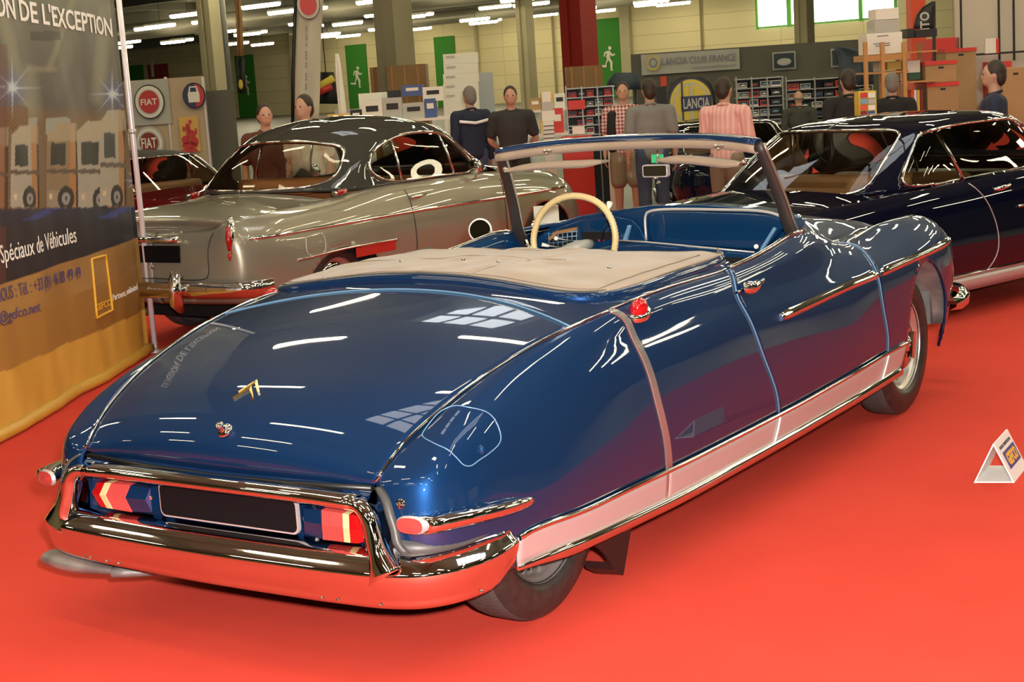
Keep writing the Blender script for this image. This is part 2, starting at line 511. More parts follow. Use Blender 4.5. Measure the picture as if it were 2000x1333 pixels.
    h0 = SB.ray_cast(Vector((2, 1.40, .862)), Vector((-1, 0, 0)))[0]; h1 = SB.ray_cast(Vector((2, 1.585, .868)), Vector((-1, 0, 0)))[0]
    pts = [np.array(h0) + [.004, 0, 0], np.array(h0) + [.028, .03, 0], np.array(h0) + [.034, .07, .002], np.array(h1) + [.028, -.07, 0], np.array(h1) + [.018, -.02, .0], np.array(h1) + [.004, .01, 0]]
    pp = cspline(pts, 18); rr = [0.020, 0.024, 0.026, 0.026, .025, .022, .019, .016, .014, .012, .011, .010, .010, .010, .009, .009, .009, .008]
    if mir: pp = mirx(pp)
    hb.tube(pp, 0.014, 10, radii=rr, sx=.75)
    hd = hb.build('door_handle', M['chrome'], dr)
    pin = [np.array(h0) + [.006, -.052, -.008], np.array(h0) + [.006, -.005, -.004]]
    if mir: pin = mirx(pin)
    MB().tube(pin, 0.005, 8).build('latch_pin', M['chrome'], dr)
    # inner door panel and its top roll
    P = []
    for i in range(IU[9] - 3, IU[12]):
        e_ = S[i, 0]
        P.append([e_ + [0, 0, 0.0], e_ + [-.02, 0, .003], e_ + [-.045, 0, -.012], e_ + [-.05, 0, -.06], e_ + [-.055, 0, -.30], e_ + [-.055, 0, -.60]])
    P = np.array(P)
    if mir: P = mirx(P)
    MB().grid(P, True, flip=not mir).build('door_lining', M['bluein'], dr)

# ---- boot lid
EDGE = [(-.56, -.548, .545), (-.53, -.578, .600), (-.48, -.553, .662), (-.40, -.47, .738), (-.32, -.36, .795), (-.20, -.20, .845), (.0, .03, .905), (.16, .27, .952), (.29, .445, .982)]
ilid = min(range(NU), key=lambda i: abs(S[i, 0, 1] - .29))
eys = [S[i, 0, 1] for i in range(ilid + 1)]
cy = np.interp(eys, [e[0] for e in EDGE], [e[1] for e in EDGE]); cz = np.interp(eys, [e[0] for e in EDGE], [e[2] for e in EDGE])
# smooth the centre line
arc = np.concatenate([[0], np.cumsum(np.hypot(np.diff(cy), np.diff(cz)))])
kn = [0] + [min(range(len(eys)), key=lambda i: abs(eys[i] - e[0])) for e in EDGE[1:-1]] + [len(eys) - 1]
kn = sorted(set(kn))
cc = smooth_curve(arc[kn], np.stack([cy[kn], cz[kn]], 1), arc, 2e-6, 50, kn)
cy, cz = cc[:, 0], cc[:, 1]
def lid_row(i, n=25):
    E = S[i, 0]; row = []
    for k in range(n):
        t = k / (n - 1)
        row.append([E[0] * t, cy[i] + (E[1] - cy[i]) * t ** 2, cz[i] + (E[2] - cz[i]) * t ** 2.1])
    return row
LID = np.array([lid_row(i) for i in range(ilid + 1)])
LIDF = np.concatenate([mirx(LID)[:, :0:-1], LID], 1)
LP = LIDF.copy()
lid = MB().grid(LP, True).build('boot_lid', M['blue'], car)
LBV = BVHTree.FromObject(lid, bpy.context.evaluated_depsgraph_get()) if False else BVHTree.FromPolygons([tuple(p) for p in LIDF.reshape(-1, 3)], [(i * LIDF.shape[1] + j, i * LIDF.shape[1] + j + 1, (i + 1) * LIDF.shape[1] + j + 1, (i + 1) * LIDF.shape[1] + j) for i in range(LIDF.shape[0] - 1) for j in range(LIDF.shape[1] - 1)])
weld(lid); solid(lid, 0.012)
MB().tube([p + np.array([0, 0, .001]) for p in LIDF[-1]], 0.0035, 6).build('lid_front_seam', M['seam'], car)  # tube colour paints the flash highlight along the lid edge

# emblem: two gilt chevrons lying on the lid
em = MB()
for poly in ([(503, 744), (466, 767), (468, 771), (499, 752), (504, 771), (508, 769)], [(492, 756), (455, 779), (457, 783), (488, 764), (493, 786), (497, 783)]):
    nrm = hit(*poly[0], LBV)[1]; cc_ = [hit(*q, LBV, .0)[0] for q in poly]
    em.prism(cc_, nrm * -.001, nrm * .005)
em.build('chevron_emblem', M['gold'], lid)
# boot lock: flanged chrome push button
lp, ln = hit(440, 842, LBV, 0.0)
lk = MB().lathe([(0.0, .004), (.022, .004), (.026, 0), (.026, .003), (.020, .009), (.011, .010), (.011, .024), (.013, .025), (.013, .034), (.010, .036), (0, .036)], lp, ln, 24)
lk.build('lock_button', M['chrome'], lid)

# ---- deck around the folded roof and its raised lip
RIM = [(0, .500, 1.000), (.2, .500, .993), (.35, .497, .980), (.52, .490, .960), (.63, .495, .947), (.70, .54, .940), (.735, .65, .936), (.748, .85, .940), (.750, 1.10, .946), (.745, 1.30, .949), (.735, 1.42, .957), (.70, 1.49, .965)]
rim = np.array(cspline(RIM, 60))
outer = [LIDF[-1, LIDF.shape[1] // 2 + k] for k in range(25)] + [S[i, 0] for i in range(ilid + 1, IU[9] + 3)]
outer = np.array(cspline(outer, 60))
for mir in (False, True):
    R = mirx(rim) if mir else rim; O = mirx(outer) if mir else outer
    P = []
    for a, b_ in zip(O, R):
        row = [a + (b_ - a) * t + np.array([0, 0, .012 * t * t]) for t in np.linspace(0, 1, 7)]
        P.append(row)
    MB().grid(P, True, flip=mir).build('rear_deck', M['blue'], car)
full = np.concatenate([mirx(rim)[:0:-1], rim])
MB().tube([p + np.array([0, 0, .008]) for p in full], 0.021, 12, sx=.85, sy=1.15).build('deck_lip', M['blue'], car)
MB().tube([p + np.array([0, 0, .030]) for p in full * np.array([.985, 1, 1]) + np.array([0, .006, 0])], 0.007, 8).build('lip_seal', M['seal'], car)

# ---- folded soft top cover
XM = .744
ri = [k for k in range(60) if k == 0 or rim[k, 0] > rim[k - 1, 0]]
ri = [k for k in ri if rim[k, 1] < .9]
def rear_y(x): return np.interp(abs(x), rim[ri, 0], rim[ri, 1]), np.interp(abs(x), rim[ri, 0], rim[ri, 2])
def sstep(t): t = max(0.0, min(1.0, t)); return t * t * (3 - 2 * t)
def coverz(x, y):
    yb, zb = rear_y(x)
    zs = np.interp(y, rim[ri[-1]:, 1], rim[ri[-1]:, 2]) if y > .9 else .942
    zbase = zb + (np.interp(y, [.5, 1.4], [zb, .958]) - zb) * 1.0
    e = min((.765 - abs(x)) / .13, (y - yb) / .13 + .05)
    h = .030 + sstep(e) * (.012 + .014 * math.sin(math.pi * min(1, max(0, (y - yb) / (1.45 - yb)))))
    h += sstep(e) * (.002 * (-x / .7) + .0035 * math.sin(x * 11 + y * 9 + math.sin(y * 7)) + .002 * math.sin(x * 27 - y * 17 + 2 * math.sin(x * 5)) + .0012 * math.sin(y * 37 + x * 9))
    h += -.007 * math.exp(-((x - .22 - .10 * (y - .8)) / .010) ** 2) * sstep(e)
    h += .008 * math.exp(-((y - .86 - .10 * x) / .022) ** 2) * sstep(e) * (1 if x < .35 else math.exp(-((x - .35) / .05) ** 2))
    return zbase + h
NB, MBn = 91, 40
bed = []
for k in range(NB):
    t = -1 + 2 * k / (NB - 1); x = XM * math.copysign(abs(t) ** .85, t)
    yb, zb = rear_y(x); yb += .010
    bed.append([(x, yb + (1.43 - yb) * (q / (MBn - 1)) ** 1.25, coverz(x, yb + (1.43 - yb) * (q / (MBn - 1)) ** 1.25)) for q in range(MBn)])
bed = np.array(bed)
c_b = MB().grid(bed, True, flip=True).build('top_cover_panel', M['canvas'], car)
solid(c_b, .006)
BB = BVHTree.FromPolygons([tuple(p) for p in bed.reshape(-1, 3)], [(i * MBn + j, i * MBn + j + 1, (i + 1) * MBn + j + 1, (i + 1) * MBn + j) for i in range(NB - 1) for j in range(MBn - 1)])
# stitched hem line, seam and turned edge
M['stitch'] = mat('darker_canvas_seam', (.22, .165, .12), .8)
def onbed(x, y, off=.002): return np.array([x, y, coverz(x, y) + off])
hemp = []
for p_ in full[8:-8]:
    a_ = abs(p_[0]); sg_ = 1 if p_[0] >= 0 else -1
    xx = min(a_, .70) * sg_; yy = max(p_[1] + .045, rear_y(xx)[0] + .045)
    if yy < 1.42: hemp.append(onbed(xx, yy))
MB().tube(hemp, .0028, 6, sy=.6).build('hem_stitching', M['stitch'], c_b)
MB().tube([onbed(.22 + .10 * (y - .8), y) for y in np.linspace(.53, 1.0, 16)], .0025, 6, sy=.6).build('centre_seam', M['stitch'], c_b)
MB().tube([onbed(x, .885 + .10 * x, .003) for x in np.linspace(-.68, .36, 40)], .003, 6, sy=.7).build('fold_seam', M['stitch'], c_b)
fr = []
for k in range(41):
    t = -1 + k / 20.0
    fr.append([t * .70, 1.405 + .04 * (1 - abs(t) ** 4), .960 + .006 * math.cos(t * 6) + .006 * math.sin(t * 17) - .012 * abs(t) ** 6 - .010 * t])
rr_ = [.066 * min(1, .45 + 7 * min(k, 40 - k) / 40) for k in range(41)]
MB().tube(fr, .075, 16, radii=rr_, sy=.60, sx=1.0, up=(0, 0, 1)).build('folded_roof_roll', M['canvas'], car)
for (u_, v_) in ((553, 561), (634, 545), (749, 542), (873, 547), (1016, 569), (1137, 583), (1227, 577), (1293, 559), (1361, 538), (783, 512), (974, 513), (905, 509), (1190, 524)):
    h_, n_ = hit(u_, v_, BB, .003)
    if h_ is None: continue
    MB().lathe([(0, .006), (.005, .005), (.0075, .001), (.008, -.002)], h_, n_, 10).build('press_stud', M['chrome'], c_b)

# ---- dark tub below everything
tb = MB(); tb.box(-.54, .54, -.50, 3.0, .20, .26); tb.box(-.80, .80, .50, 2.60, .23, .27); tb.box(-.70, .70, .60, 1.40, .26, .90); tb.box(-.62, .62, 2.36, 3.7, .22, .70)
tb.build('underbody', M['dark'], car)
# ---------------------------------------------------------------- bumper
def bump_plan(n=61):
    """plan line of the rear bumper ridge, left to right: x, y, z"""
    half = [(0, -.690, .352), (.30, -.683, .352), (.52, -.672, .352), (.68, -.652, .352), (.78, -.610, .352), (.845, -.540, .353), (.880, -.45, .355), (.893, -.36, .359), (.890, -.27, .366)]
    f = [(-x, y, z) for x, y, z in half[:0:-1]] + half
    return np.array(cspline(f, n))
BPN = bump_plan(81)
def sweep(plan, prof, taper=None):
    rows = []
    n = len(plan)
    for i, p_ in enumerate(plan):
        t = plan[min(i + 1, n - 1)] - plan[max(i - 1, 0)]; t = t / np.linalg.norm(t)
        nrm = np.array([t[1], -t[0], 0]); nrm /= np.linalg.norm(nrm)   # outward
        s_ = taper(i / (n - 1)) if taper else 1.0
        rows.append([p_ + nrm * (a if a > -.02 else a * s_) + np.array([0, 0, b_ * (s_ if b_ > 0 else s_)]) for a, b_ in prof])
    return np.array(rows)
tp = lambda s_: min(1.0, .62 + 9 * min(s_, 1 - s_))
prof = [(-.095, .052), (-.060, .048), (-.032, .036), (-.013, .017), (-.002, .003), (.004, -.004), (.006, -.012), (.003, -.040), (-.006, -.078), (-.012, -.090), (-.010, -.096), (-.022, -.112), (-.045, -.120), (-.080, -.118)]
b = MB().grid(sweep(BPN, prof, tp), True)
n_ = len(prof)
b.f.append(tuple(range(n_))); b.smooth.append(False); b.f.append(tuple(80 * n_ + q for q in range(n_))[::-1]); b.smooth.append(False)
bmp = b.build('rear_bumper', M['chrome'], car)
solid(bmp, .003)
for (u_, v_) in ((150, 1056), (199, 1065), (216, 1068), (623, 1137), (644, 1140), (724, 1149), (907, 1138), (162, 1056)):
    x_ = at(u_, v_, 1, -.685)[0]
    i_ = int(np.argmin(abs(BPN[:, 0] - x_))) if abs(x_) < .8 else int(np.argmin(abs(BPN[:, 0] - .87 * np.sign(x_))))
    if u_ == 907: i_ = int(np.argmin(np.linalg.norm(BPN - [.873, -.45, .355], axis=1)))
    t = BPN[min(i_ + 1, 80)] - BPN[i_ - 1]; t /= np.linalg.norm(t); nn = np.array([t[1], -t[0], 0])
    MB().lathe([(0, .004), (.005, .003), (.0065, 0), (.0065, -.01)], BPN[i_] + nn * -.010 + np.array([0, 0, -.098]), nn, 10).build('bumper_bolt', M['chrome'], bmp)
# rubber fillet between bumper and body at both ends
for mir in (False, True):
    P = []
    for k in range(18):
        i_ = 80 - 17 + k
        q = BPN[i_]; t = BPN[min(i_ + 1, 80)] - BPN[i_ - 1]; t /= np.linalg.norm(t); nn = np.array([t[1], -t[0], 0])
        hgt = .052 + .010 * math.sin(k / 17 * 6 + .9) - .02 * max(0, (k - 12) / 6) ** 2
        hgt += .018; a = q + nn * -.045 + np.array([0, 0, .040]); m_ = q + nn * -.062 + np.array([0, 0, hgt * .9]); c_ = q + nn * -.085 + np.array([0, 0, hgt])
        P.append([a, m_, c_])
    P = np.array(P)
    if mir: P = mirx(P)
    o = MB().grid(P, True, flip=mir).build('bumper_seal', M['seal'], bmp); solid(o, .006)

# ---------------------------------------------------------------- rear panel: recess, plate, lamps, chrome frame
pn = MB()
def rp(x, z, y=-.585):
    return np.array([x, y, z])
P = []
for x in np.linspace(-.60, .60, 25):
    P.append([rp(x, .560, -.560), rp(x, .545, -.590), rp(x, .530, -.575), rp(x, .45, -.570), rp(x, .40, -.575), rp(x, .36, -.600), rp(x, .33, -.60), rp(x, .26, -.56)])
o = MB().grid(np.array(P), True, flip=True).build('tail_panel', M['blue'], car)
# upper ledge under the lid
P = []
for x in np.linspace(-.60, .60, 25):
    P.append([rp(x, .590, -.50), rp(x, .575, -.545), rp(x, .556, -.570), rp(x, .54, -.575)])
MB().grid(np.array(P), True, flip=True).build('tail_ledge', M['blue'], car)
MB().tube([(-.60, -.560, .567), (-.3, -.572, .556), (0, -.574, .552), (.3, -.572, .556), (.60, -.560, .567)], .009, 8).build('lid_gasket', M['black'], car)
# chrome hoop: long upper rail and two broad stanchions
rail = cspline([(-.555, -.625, .535), (-.40, -.640, .545), (0, -.650, .548), (.40, -.640, .545), (.575, -.620, .535)], 31)
rl = MB()
rows = []
for p_ in rail:
    rows.append([p_ + np.array([0, a, c]) for a, c in ((.05, .014), (.02, .017), (-.004, .010), (-.012, -.002), (-.010, -.012), (-.002, -.018), (.02, -.018))])
rl.grid(np.array(rows), True, flip=True)
fr_ = rl.build('chrome_frame', M['chrome'], car); solid(fr_, .003)
for mir in (False, True):
    sec = []
    # stanchion: rail end curving down into the bumper
    cl = cspline([(.555, -.625, .537), (.600, -.632, .532), (.632, -.638, .505), (.648, -.643, .46), (.665, -.652, .41), (.685, -.662, .372), (.70, -.668, .345)], 22)
    for k, p_ in enumerate(cl):
        t = cl[min(k + 1, 21)] - cl[max(k - 1, 0)]; t /= np.linalg.norm(t)
        ou = np.cross(np.array([0, 1, 0]), t); ou /= np.linalg.norm(ou)
        s_ = k / 21; wi = .012 + .016 * s_ + .026 * max(0, s_ - .6) ** 1.5 * 2
        wo = .029 + .018 * s_ + .16 * max(0, s_ - .78)
        dp = .075
        sec.append([p_ - ou * wi + np.array([0, dp, 0]), p_ - ou * wi * 1.0 + np.array([0, .012, 0]), p_ - ou * wi * .7, p_ + np.array([0, -.010, 0]), p_ + ou * wo * .6 + np.array([0, -.004, 0]), p_ + ou * wo + np.array([0, .016, 0]), p_ + ou * wo * 1.05 + np.array([0, dp, 0])])
    sec = np.array(sec)
    if mir: sec = mirx(sec)
    o = MB().grid(sec, True, flip=mir).build('frame_stanchion', M['chrome'], fr_); solid(o, .003, -1)
    # foot plate flowing over the bumper
    s = -1 if mir else 1
    # grey gasket between stanchion and fender
    g = [(.628, -.565, .572), (.668, -.585, .545), (.69, -.597, .505), (.705, -.60, .465), (.715, -.605, .43), (.74, -.60, .40)]
    gg = cspline(g, 18)
    P = np.array([[p_ + np.array([-.010, -.004, 0]), p_ + np.array([0, -.007, .002]), p_ + np.array([.010, .004, 0])] for p_ in gg])
    if mir: P = mirx(P)
    o = MB().grid(P, True).build('frame_gasket', M['seal'], car); solid(o, .006)
# number plate with a fine rim
MB().box(-.222, .352, -.600, -.592, .418, .522).build('plate_rim', M['alu'], car)
pl = MB()
def rrect(x0, x1, z0, z1, r, y, n=5):
    pts = []
    for cx, cz, a0 in ((x1 - r, z1 - r, 0), (x0 + r, z1 - r, 90), (x0 + r, z0 + r, 180), (x1 - r, z0 + r, 270)):
        for k in range(n + 1):
            a = math.radians(a0 + 90 * k / n); pts.append((cx + r * math.cos(a), y, cz + r * math.sin(a)))
    return pts
bpy.data.objects.remove(bpy.data.objects['plate_rim'])
MB().prism(rrect(-.226, .350, .414, .524, .022, -.612), (0, 0, 0), (0, .012, 0)).build('plate_rim', M['alu'], car)
lpo = MB().prism(rrect(-.220, .344, .420, .518, .018, -.6145), (0, 0, 0), (0, .006, 0)).build('number_plate', M['plate'], car)
# tail lamps: faceted housings, blue shroud, ribbed lens, cream band, red end
for mir in (False, True):
    tl = empty('tail_lamp_tmp') if False else None
    x0, x1 = (.375, .612)
    if mir: x0, x1 = (.262, .520)     # seen left lamp
    def sec_(x, sc=1.0):
        # chevron section with nose; returns ring points at x
        t = (x - x0) / (x1 - x0)
        zc = .461; h = (.049 - .006 * t) * sc; d = (.060 + .004 * t) * sc
        return [(x + .000, -.575, zc + h), (x - .000, -.575 - d * .75, zc + h * .92), (x + .012, -.575 - d * 1.02, zc + h * .1), (x, -.575 - d * .8, zc - h * .95), (x, -.575, zc - h)]
    def part(xa, xb, name, m, parent, n=6, ribs=0, endcap=False, sc0=1.0, sc1=1.0):
        P = []
        for k in range(n + 1):
            x = xa + (xb - xa) * k / n
            sc = sc0 + (sc1 - sc0) * (k / n)
            if endcap: sc = sc0 * math.sqrt(max(0.02, 1 - (k / n) ** 4 * .65))
            if ribs: sc *= 1 + .022 * (1 if (k % 2) else -1)
            P.append(sec_(x, sc))
        P = np.array(P)
        if mir: P = mirx(P)
        b = MB().grid(P, False, flip=not mir)
        for q, fl in ((0, mir), (n, not mir)):
            f = tuple(q * 5 + r for r in range(5)); b.f.append(f if fl else f[::-1]); b.smooth.append(False)
        return b.build(name, m, parent)
    L = x1 - x0
    body = part(x0, x0 + L * .32, 'tail_lamp', M['blue'], car, 5, sc0=.86, sc1=.97)
    part(x0 + L * .32, x0 + L * .67, 'ribbed_lens', M['redlens2'], body, 18, ribs=1)
    part(x0 + L * .67, x0 + L * .77, 'cream_band', M['cream'], body, 2)
    part(x0 + L * .77, x1, 'red_lens', M['redlens'], body, 8, endcap=True)
    s = -1 if mir else 1
    MB().lathe([(0, .004), (.006, .003), (.009, 0)], (s * (x0 + .004), -.615, .468), (-s * .6, -1, 0), 12).build('lamp_screw', M['chrome'], body)
# reflex screws on the fenders
for (u_, v_, s) in ((782, 985, 1), (140, 905, -1)):
    h_, n_ = hit(782, 985)
    if s < 0: h_ = mirx(h_); n_ = mirx(n_)
    MB().lathe([(0, .010), (.006, .009), (.009, .004), (.013, .003), (.015, 0)], h_, n_, 16).build('reflector_stud', M['chrome'], car)
# pods: chrome spear with oval red reflector facing the rear
for mir in (False, True):
    cl = [(.765, -.600, .487), (.795, -.575, .486), (.835, -.50, .484), (.868, -.40, .478), (.886, -.30, .470), (.892, -.22, .464), (.890, -.175, .462)]
    cc = cspline(cl, 24); rows = []
    for k, p_ in enumerate(cc):
        s_ = k / 23
        rad = .021 * (1 - s_) ** .35 + .006
        wx = .055 * (1 - s_) ** .8 + .010
        t = cc[min(k + 1, 23)] - cc[max(k - 1, 0)]; t /= np.linalg.norm(t)
        a = np.cross(t, (0, 0, 1)); a /= np.linalg.norm(a)
        if s_ < .15: a = a * (s_ / .15) + np.array([1, 0.15, 0]) * (1 - s_ / .15); a /= np.linalg.norm(a)
        ring = []
        for q in range(16):
            th = 2 * math.pi * q / 16
            cx_ = math.copysign(abs(math.cos(th)) ** .75, math.cos(th)); sx_ = math.copysign(abs(math.sin(th)) ** .85, math.sin(th))
            ring.append(p_ + a * (wx * cx_ * (.75)) + np.array([0, 0, rad * sx_]))
        rows.append(ring)
    rows = np.array(rows)
    if mir: rows = mirx(rows)
    b = MB().grid(rows, True, closed_v=True)
    b.f.append(tuple(range(16))); b.smooth.append(False); b.f.append(tuple(23 * 16 + q for q in range(16))); b.smooth.append(False)
    pod = b.build('reflector_pod', M['chrome'], car)
    c0 = rows[0].mean(0); R0 = rows[0]
    rings = [c0 + (R0 - c0) * .98 + np.array([0, -.004, 0]), c0 + (R0 - c0) * .86 + np.array([0, -.012, 0])]
    MB().grid(np.array([R0] + rings), True, closed_v=True).build('bezel', M['alu'], pod)
    rings = [c0 + (R0 - c0) * s_ + np.array([0, -.010 - .006 * (1 - s_), 0]) for s_ in (.86, .6, .3, .02)]
    MB().grid(np.array(rings), True, closed_v=True).build('red_reflector', M['redlens2'], pod)
# amber-red side cap lamp on the shoulder
cp = hit(1246, 612)[0]; nn = np.array([.35, -.25, .9]); nn /= np.linalg.norm(nn)
for mir in (False, True):
    c0 = cp + nn * .004; n0 = nn
    ax0 = np.array([.0, 1, 0.28]); ax0 /= np.linalg.norm(ax0)
    if mir: c0 = mirx(c0); n0 = mirx(n0)
    sd = np.cross(n0, ax0); sd /= np.linalg.norm(sd)
    def dome(r0, h0, n=20, m=7, flat=0.0):
        P = []
        for k in range(m + 1):
            th = math.pi / 2 * k / m
            rr = r0 * math.cos(th) ** .8; hh = h0 * math.sin(th)
            P.append([c0 + n0 * hh + (ax0 * math.cos(a) * 1.35 + sd * math.sin(a)) * rr for a in [2 * math.pi * j / n for j in range(n)]])
        return P
    base = MB().grid(np.array([[c0 + n0 * h_ + (ax0 * math.cos(a) * 1.35 + sd * math.sin(a)) * r_ for a in [2 * math.pi * j / 20 for j in range(20)]] for r_, h_ in ((.040, -.012), (.040, .004), (.034, .010), (.030, .011))]), True, closed_v=True).build('side_lamp', M['chrome'], car)
    P = dome(.029, .040); P = np.array(P) + n0 * .010
    MB().grid(P, True, closed_v=True).build('red_dome', M['redlens'], base)
# fuel flap outline in the painted edge highlight colour, and its catch
fl = hitpath([(825, 852), (832, 838), (860, 806), (888, 794), (915, 797), (950, 806), (965, 820), (977, 850), (975, 866), (955, 886), (936, 899), (918, 911), (905, 909), (893, 897), (875, 880), (850, 868)], 70, .002, closed=True)
rfo = [o for o in car.children if o.name.startswith('rear_fender')][0]
MB().tube(fl, .0018, 6, closed=True).build('fuel_flap', M['seam'], rfo)
h_, n_ = hit(938, 880)
MB().ball(h_ + n_ * .002, .012, .009, .015, 12, 8).build('flap_catch', M['bluein'], rfo)

# ---------------------------------------------------------------- wheels
M['alu2'] = mat('satin_steel', (.62, .60, .57), .32, .85)
def wheel(name, c, rad, wid, parent, spokes=24, disc=False, hub=True, detail=1):
    """c = centre of outer face; axis +x outward sign in wid"""
    s = 1 if wid > 0 else -1; w_ = abs(wid)
    c = np.array(c, float); ax = np.array([s, 0, 0])
    rim_r = rad * .63
    pr = [(rim_r, -.02), (rim_r + .012, -.004), (rim_r + .03, .002), (rad * .80, .004), (rad * .93, -.006), (rad * .975, -.018)]
    pr2 = [(rad * .975, -.018), (rad * .995, -.032), (rad, -.05), (rad, -w_ + .05), (rad * .985, -w_ + .02), (rad * .93, -w_ + .005)]
    pr3 = [(rad * .93, -w_ + .005), (rad * .8, -w_), (rim_r, -w_ + .015)]
    ty = MB().lathe(pr, c, ax, 64).build(name, M['rubber'], parent)
    td = []
    for r_, h_ in pr2: td.append((r_, h_))
    MB().lathe(td + pr3, c, ax, 64).build('tread', M['tread'], ty)
    grooves = MB()
    for h_ in (-.06, -w_ * .5, -w_ + .06):
        pass
    rim_ = MB().lathe([(rim_r + .004, -.010), (rim_r + .002, -.022), (rim_r - .010, -.026), (rim_r - .018, -.040), (rim_r - .020, -w_ * .55), (rim_r - .05, -w_ * .6)], c, ax, 48).build('rim', M['alu2'], ty)
    if disc:
        MB().lathe([(rim_r - .02, -.05), (rim_r * .75, -.03), (rim_r * .6, -.045), (rim_r * .5, -.02), (rim_r * .3, -.01), (0, -.006)], c, ax, 32).build('hub_cap', M['chrome'], ty)
    if spokes:
        sp = MB()
        for k in range(spokes):
            a = 2 * math.pi * k / spokes; a2 = a + (.28 if k % 2 else -.28)
            p0 = c + np.array([0, math.cos(a2) * rim_r * .34, math.sin(a2) * rim_r * .34]) + ax * (-.005 if k % 2 else -.06)
            p1 = c + np.array([0, math.cos(a) * (rim_r - .02), math.sin(a) * (rim_r - .02)]) + ax * -.07
            sp.tube([p0, (p0 + p1) / 2, p1], .0034, 5)
        sp.build('spokes', M['alu2'], ty)
        MB().lathe([(0, .022), (rim_r * .12, .026), (rim_r * .18, .020), (rim_r * .20, .004), (rim_r * .36, .002), (rim_r * .50, -.004), (rim_r * .58, -.016), (rim_r * .60, -.03), (rim_r * .56, -.09), (0, -.09)], c, ax, 32).build('hub', M['chrome'], ty)
        MB().obox(c + ax * .026, ax, (0, .3, .95), (0, -.95, .3), .011, rim_r * .30, .016).build('wing_nut', M['chrome'], ty)
    MB().lathe([(rim_r - .03, -w_ * .62), (0, -w_ * .62)], c, ax, 32).build('brake_disc', M['dull'], ty)
    return ty
wheel('rear_wheel', (.775, .062, .335), .335, .175, car)
wheel('rear_wheel', (-.775, .062, .335), .335, -.175, car)
wheel('front_wheel', (.815, 3.165, .335), .335, .165, car)
wheel('front_wheel', (-.815, 3.165, .335), .335, -.165, car)
# inner wings
for s in (1, -1):
    P = []
    for k in range(21):
        a = math.radians(4 + 170 * k / 20)
        P.append([(s * .845, 3.33 + .32 * math.cos(a), .33 + .40 * math.sin(a)), (s * .52, 3.30 + .36 * math.cos(a), .33 + .42 * math.sin(a))])
    o = MB().grid(np.array(P), True).build('inner_wing', M['dull'], car); solid(o, .01)
    MB().box(min(s * .50, s * .52), max(s * .50, s * .52), 2.85, 3.8, .2, .8).build('wheel_well', M['dark'], car)
    # splash panel ahead of the wheel
    MB().box(min(s * .62, s * .78), max(s * .62, s * .78), 3.60, 3.64, .36, .66).build('splash_panel', M['dull'], car)
# front bumper ends
for s in (1, -1):
    P = []
    cc = cspline([(s * .84, 3.72, .44), (s * .86, 3.85, .45), (s * .80, 3.98, .455), (s * .60, 4.08, .46), (0, 4.12, .46)], 16)
    for k, p_ in enumerate(cc):
        sc = min(1, .45 + k / 5)
        P.append([p_ + np.array([s * a, b_, c_ * sc]) for a, b_, c_ in ((0, -.05, .05), (.01, 0, .055), (.03, .02, .02), (.025, .02, -.03), (0, -.01, -.06))])
    MB().grid(np.array(P), True).build('front_bumper', M['chrome'], car)
# mud flap ahead of the rear wheel and exhaust
mfp = [at(u_, v_, 0, .80) for u_, v_ in ((1150, 1050), (1160, 1066), (1172, 1072), (1184, 1084), (1193, 1099), (1200, 1114), (1218, 1124), (1232, 1040), (1240, 1015), (1200, 1020))]
mfp = [np.array([p_[0], p_[1], max(p_[2], .012)]) for p_ in mfp]
for s in (1, -1):
    q_ = mfp if s > 0 else [mirx(p_) for p_ in mfp]
    fo = MB().prism(q_, (0, 0, 0), (-s * .012, .0, 0)).build('mud_flap', M['black'], car)
    MB().prism([q_[4], q_[5], q_[6], q_[6] + np.array([0, .0, .03])], (-s * .012, 0, 0), (-s * .10, -.02, 0)).build('flap_lip', M['black'], fo)
MB().tube(cspline([(-.30, -.10, .19), (-.32, -.35, .185), (-.38, -.50, .185), (-.50, -.60, .19)], 14), .022, 12, sx=1.1, sy=.8).build('exhaust_pipe', M['dull'], car)
ex = cspline([(-.40, -.52, .187), (-.50, -.57, .190), (-.62, -.60, .198), (-.72, -.60, .20), (-.82, -.58, .198)], 16)
xr = [.020, .021, .022, .024, .026, .029, .032, .036, .040, .043, .045, .046, .045, .043, .042, .042]
MB().tube(ex, .03, 14, radii=xr, sx=1.0, sy=.62, cap=False).build('exhaust_tailpipe', M['dull'] if False else mat('exhaust_metal', (.42, .39, .36), .45, .6, noise=(6, (.2, .18, .17))), car)

# ---------------------------------------------------------------- hood, cowl
ihood = IU[12]
P = []
for i in range(IU[11] + 2, NU):
    E = S[i, 0]; y = E[1]
    zc = np.interp(y, [2.15, 2.45, 2.8, 3.2, 3.6, 3.9], [1.045, 1.035, 1.01, .95, .87, .78])
    yc = y + np.interp(y, [2.15, 2.5, 3.2], [.30, .22, .05])
    row = []
    for k in range(33):
        t = -1 + k / 16; a = abs(t)
        # bonnet bulge, valley before the wing
        z = zc + (E[2] - zc) * (a ** 3.0) - .055 * math.exp(-((a - .86) / .11) ** 2) * np.interp(y, [2.2, 2.6, 3.4, 3.9], [.1, 1, .8, .2])
        row.append([E[0] * t, yc + (y - yc) * a ** 2, z])
    P.append(row)
MB().grid(np.array(P), True).build('bonnet', M['blue'], car)
# cowl sheet up to the screen
P = []
for k in range(33):
    t = -1 + k / 16; a = abs(t)
    E = S[IU[11] + 2, 0]
    f0 = np.array([E[0] * t, (E[1] + .30) + (-.30) * a ** 2, 1.045 + (E[2] - 1.045) * a ** 3])
    g0 = np.array([.70 * t, 2.40 - .22 * a ** 2.2, 1.030 - .05 * a ** 3])
    P.append([f0, (f0 + g0) / 2 + np.array([0, 0, .004]), g0])
MB().grid(np.array(P), True).build('cowl', M['blue'], car)

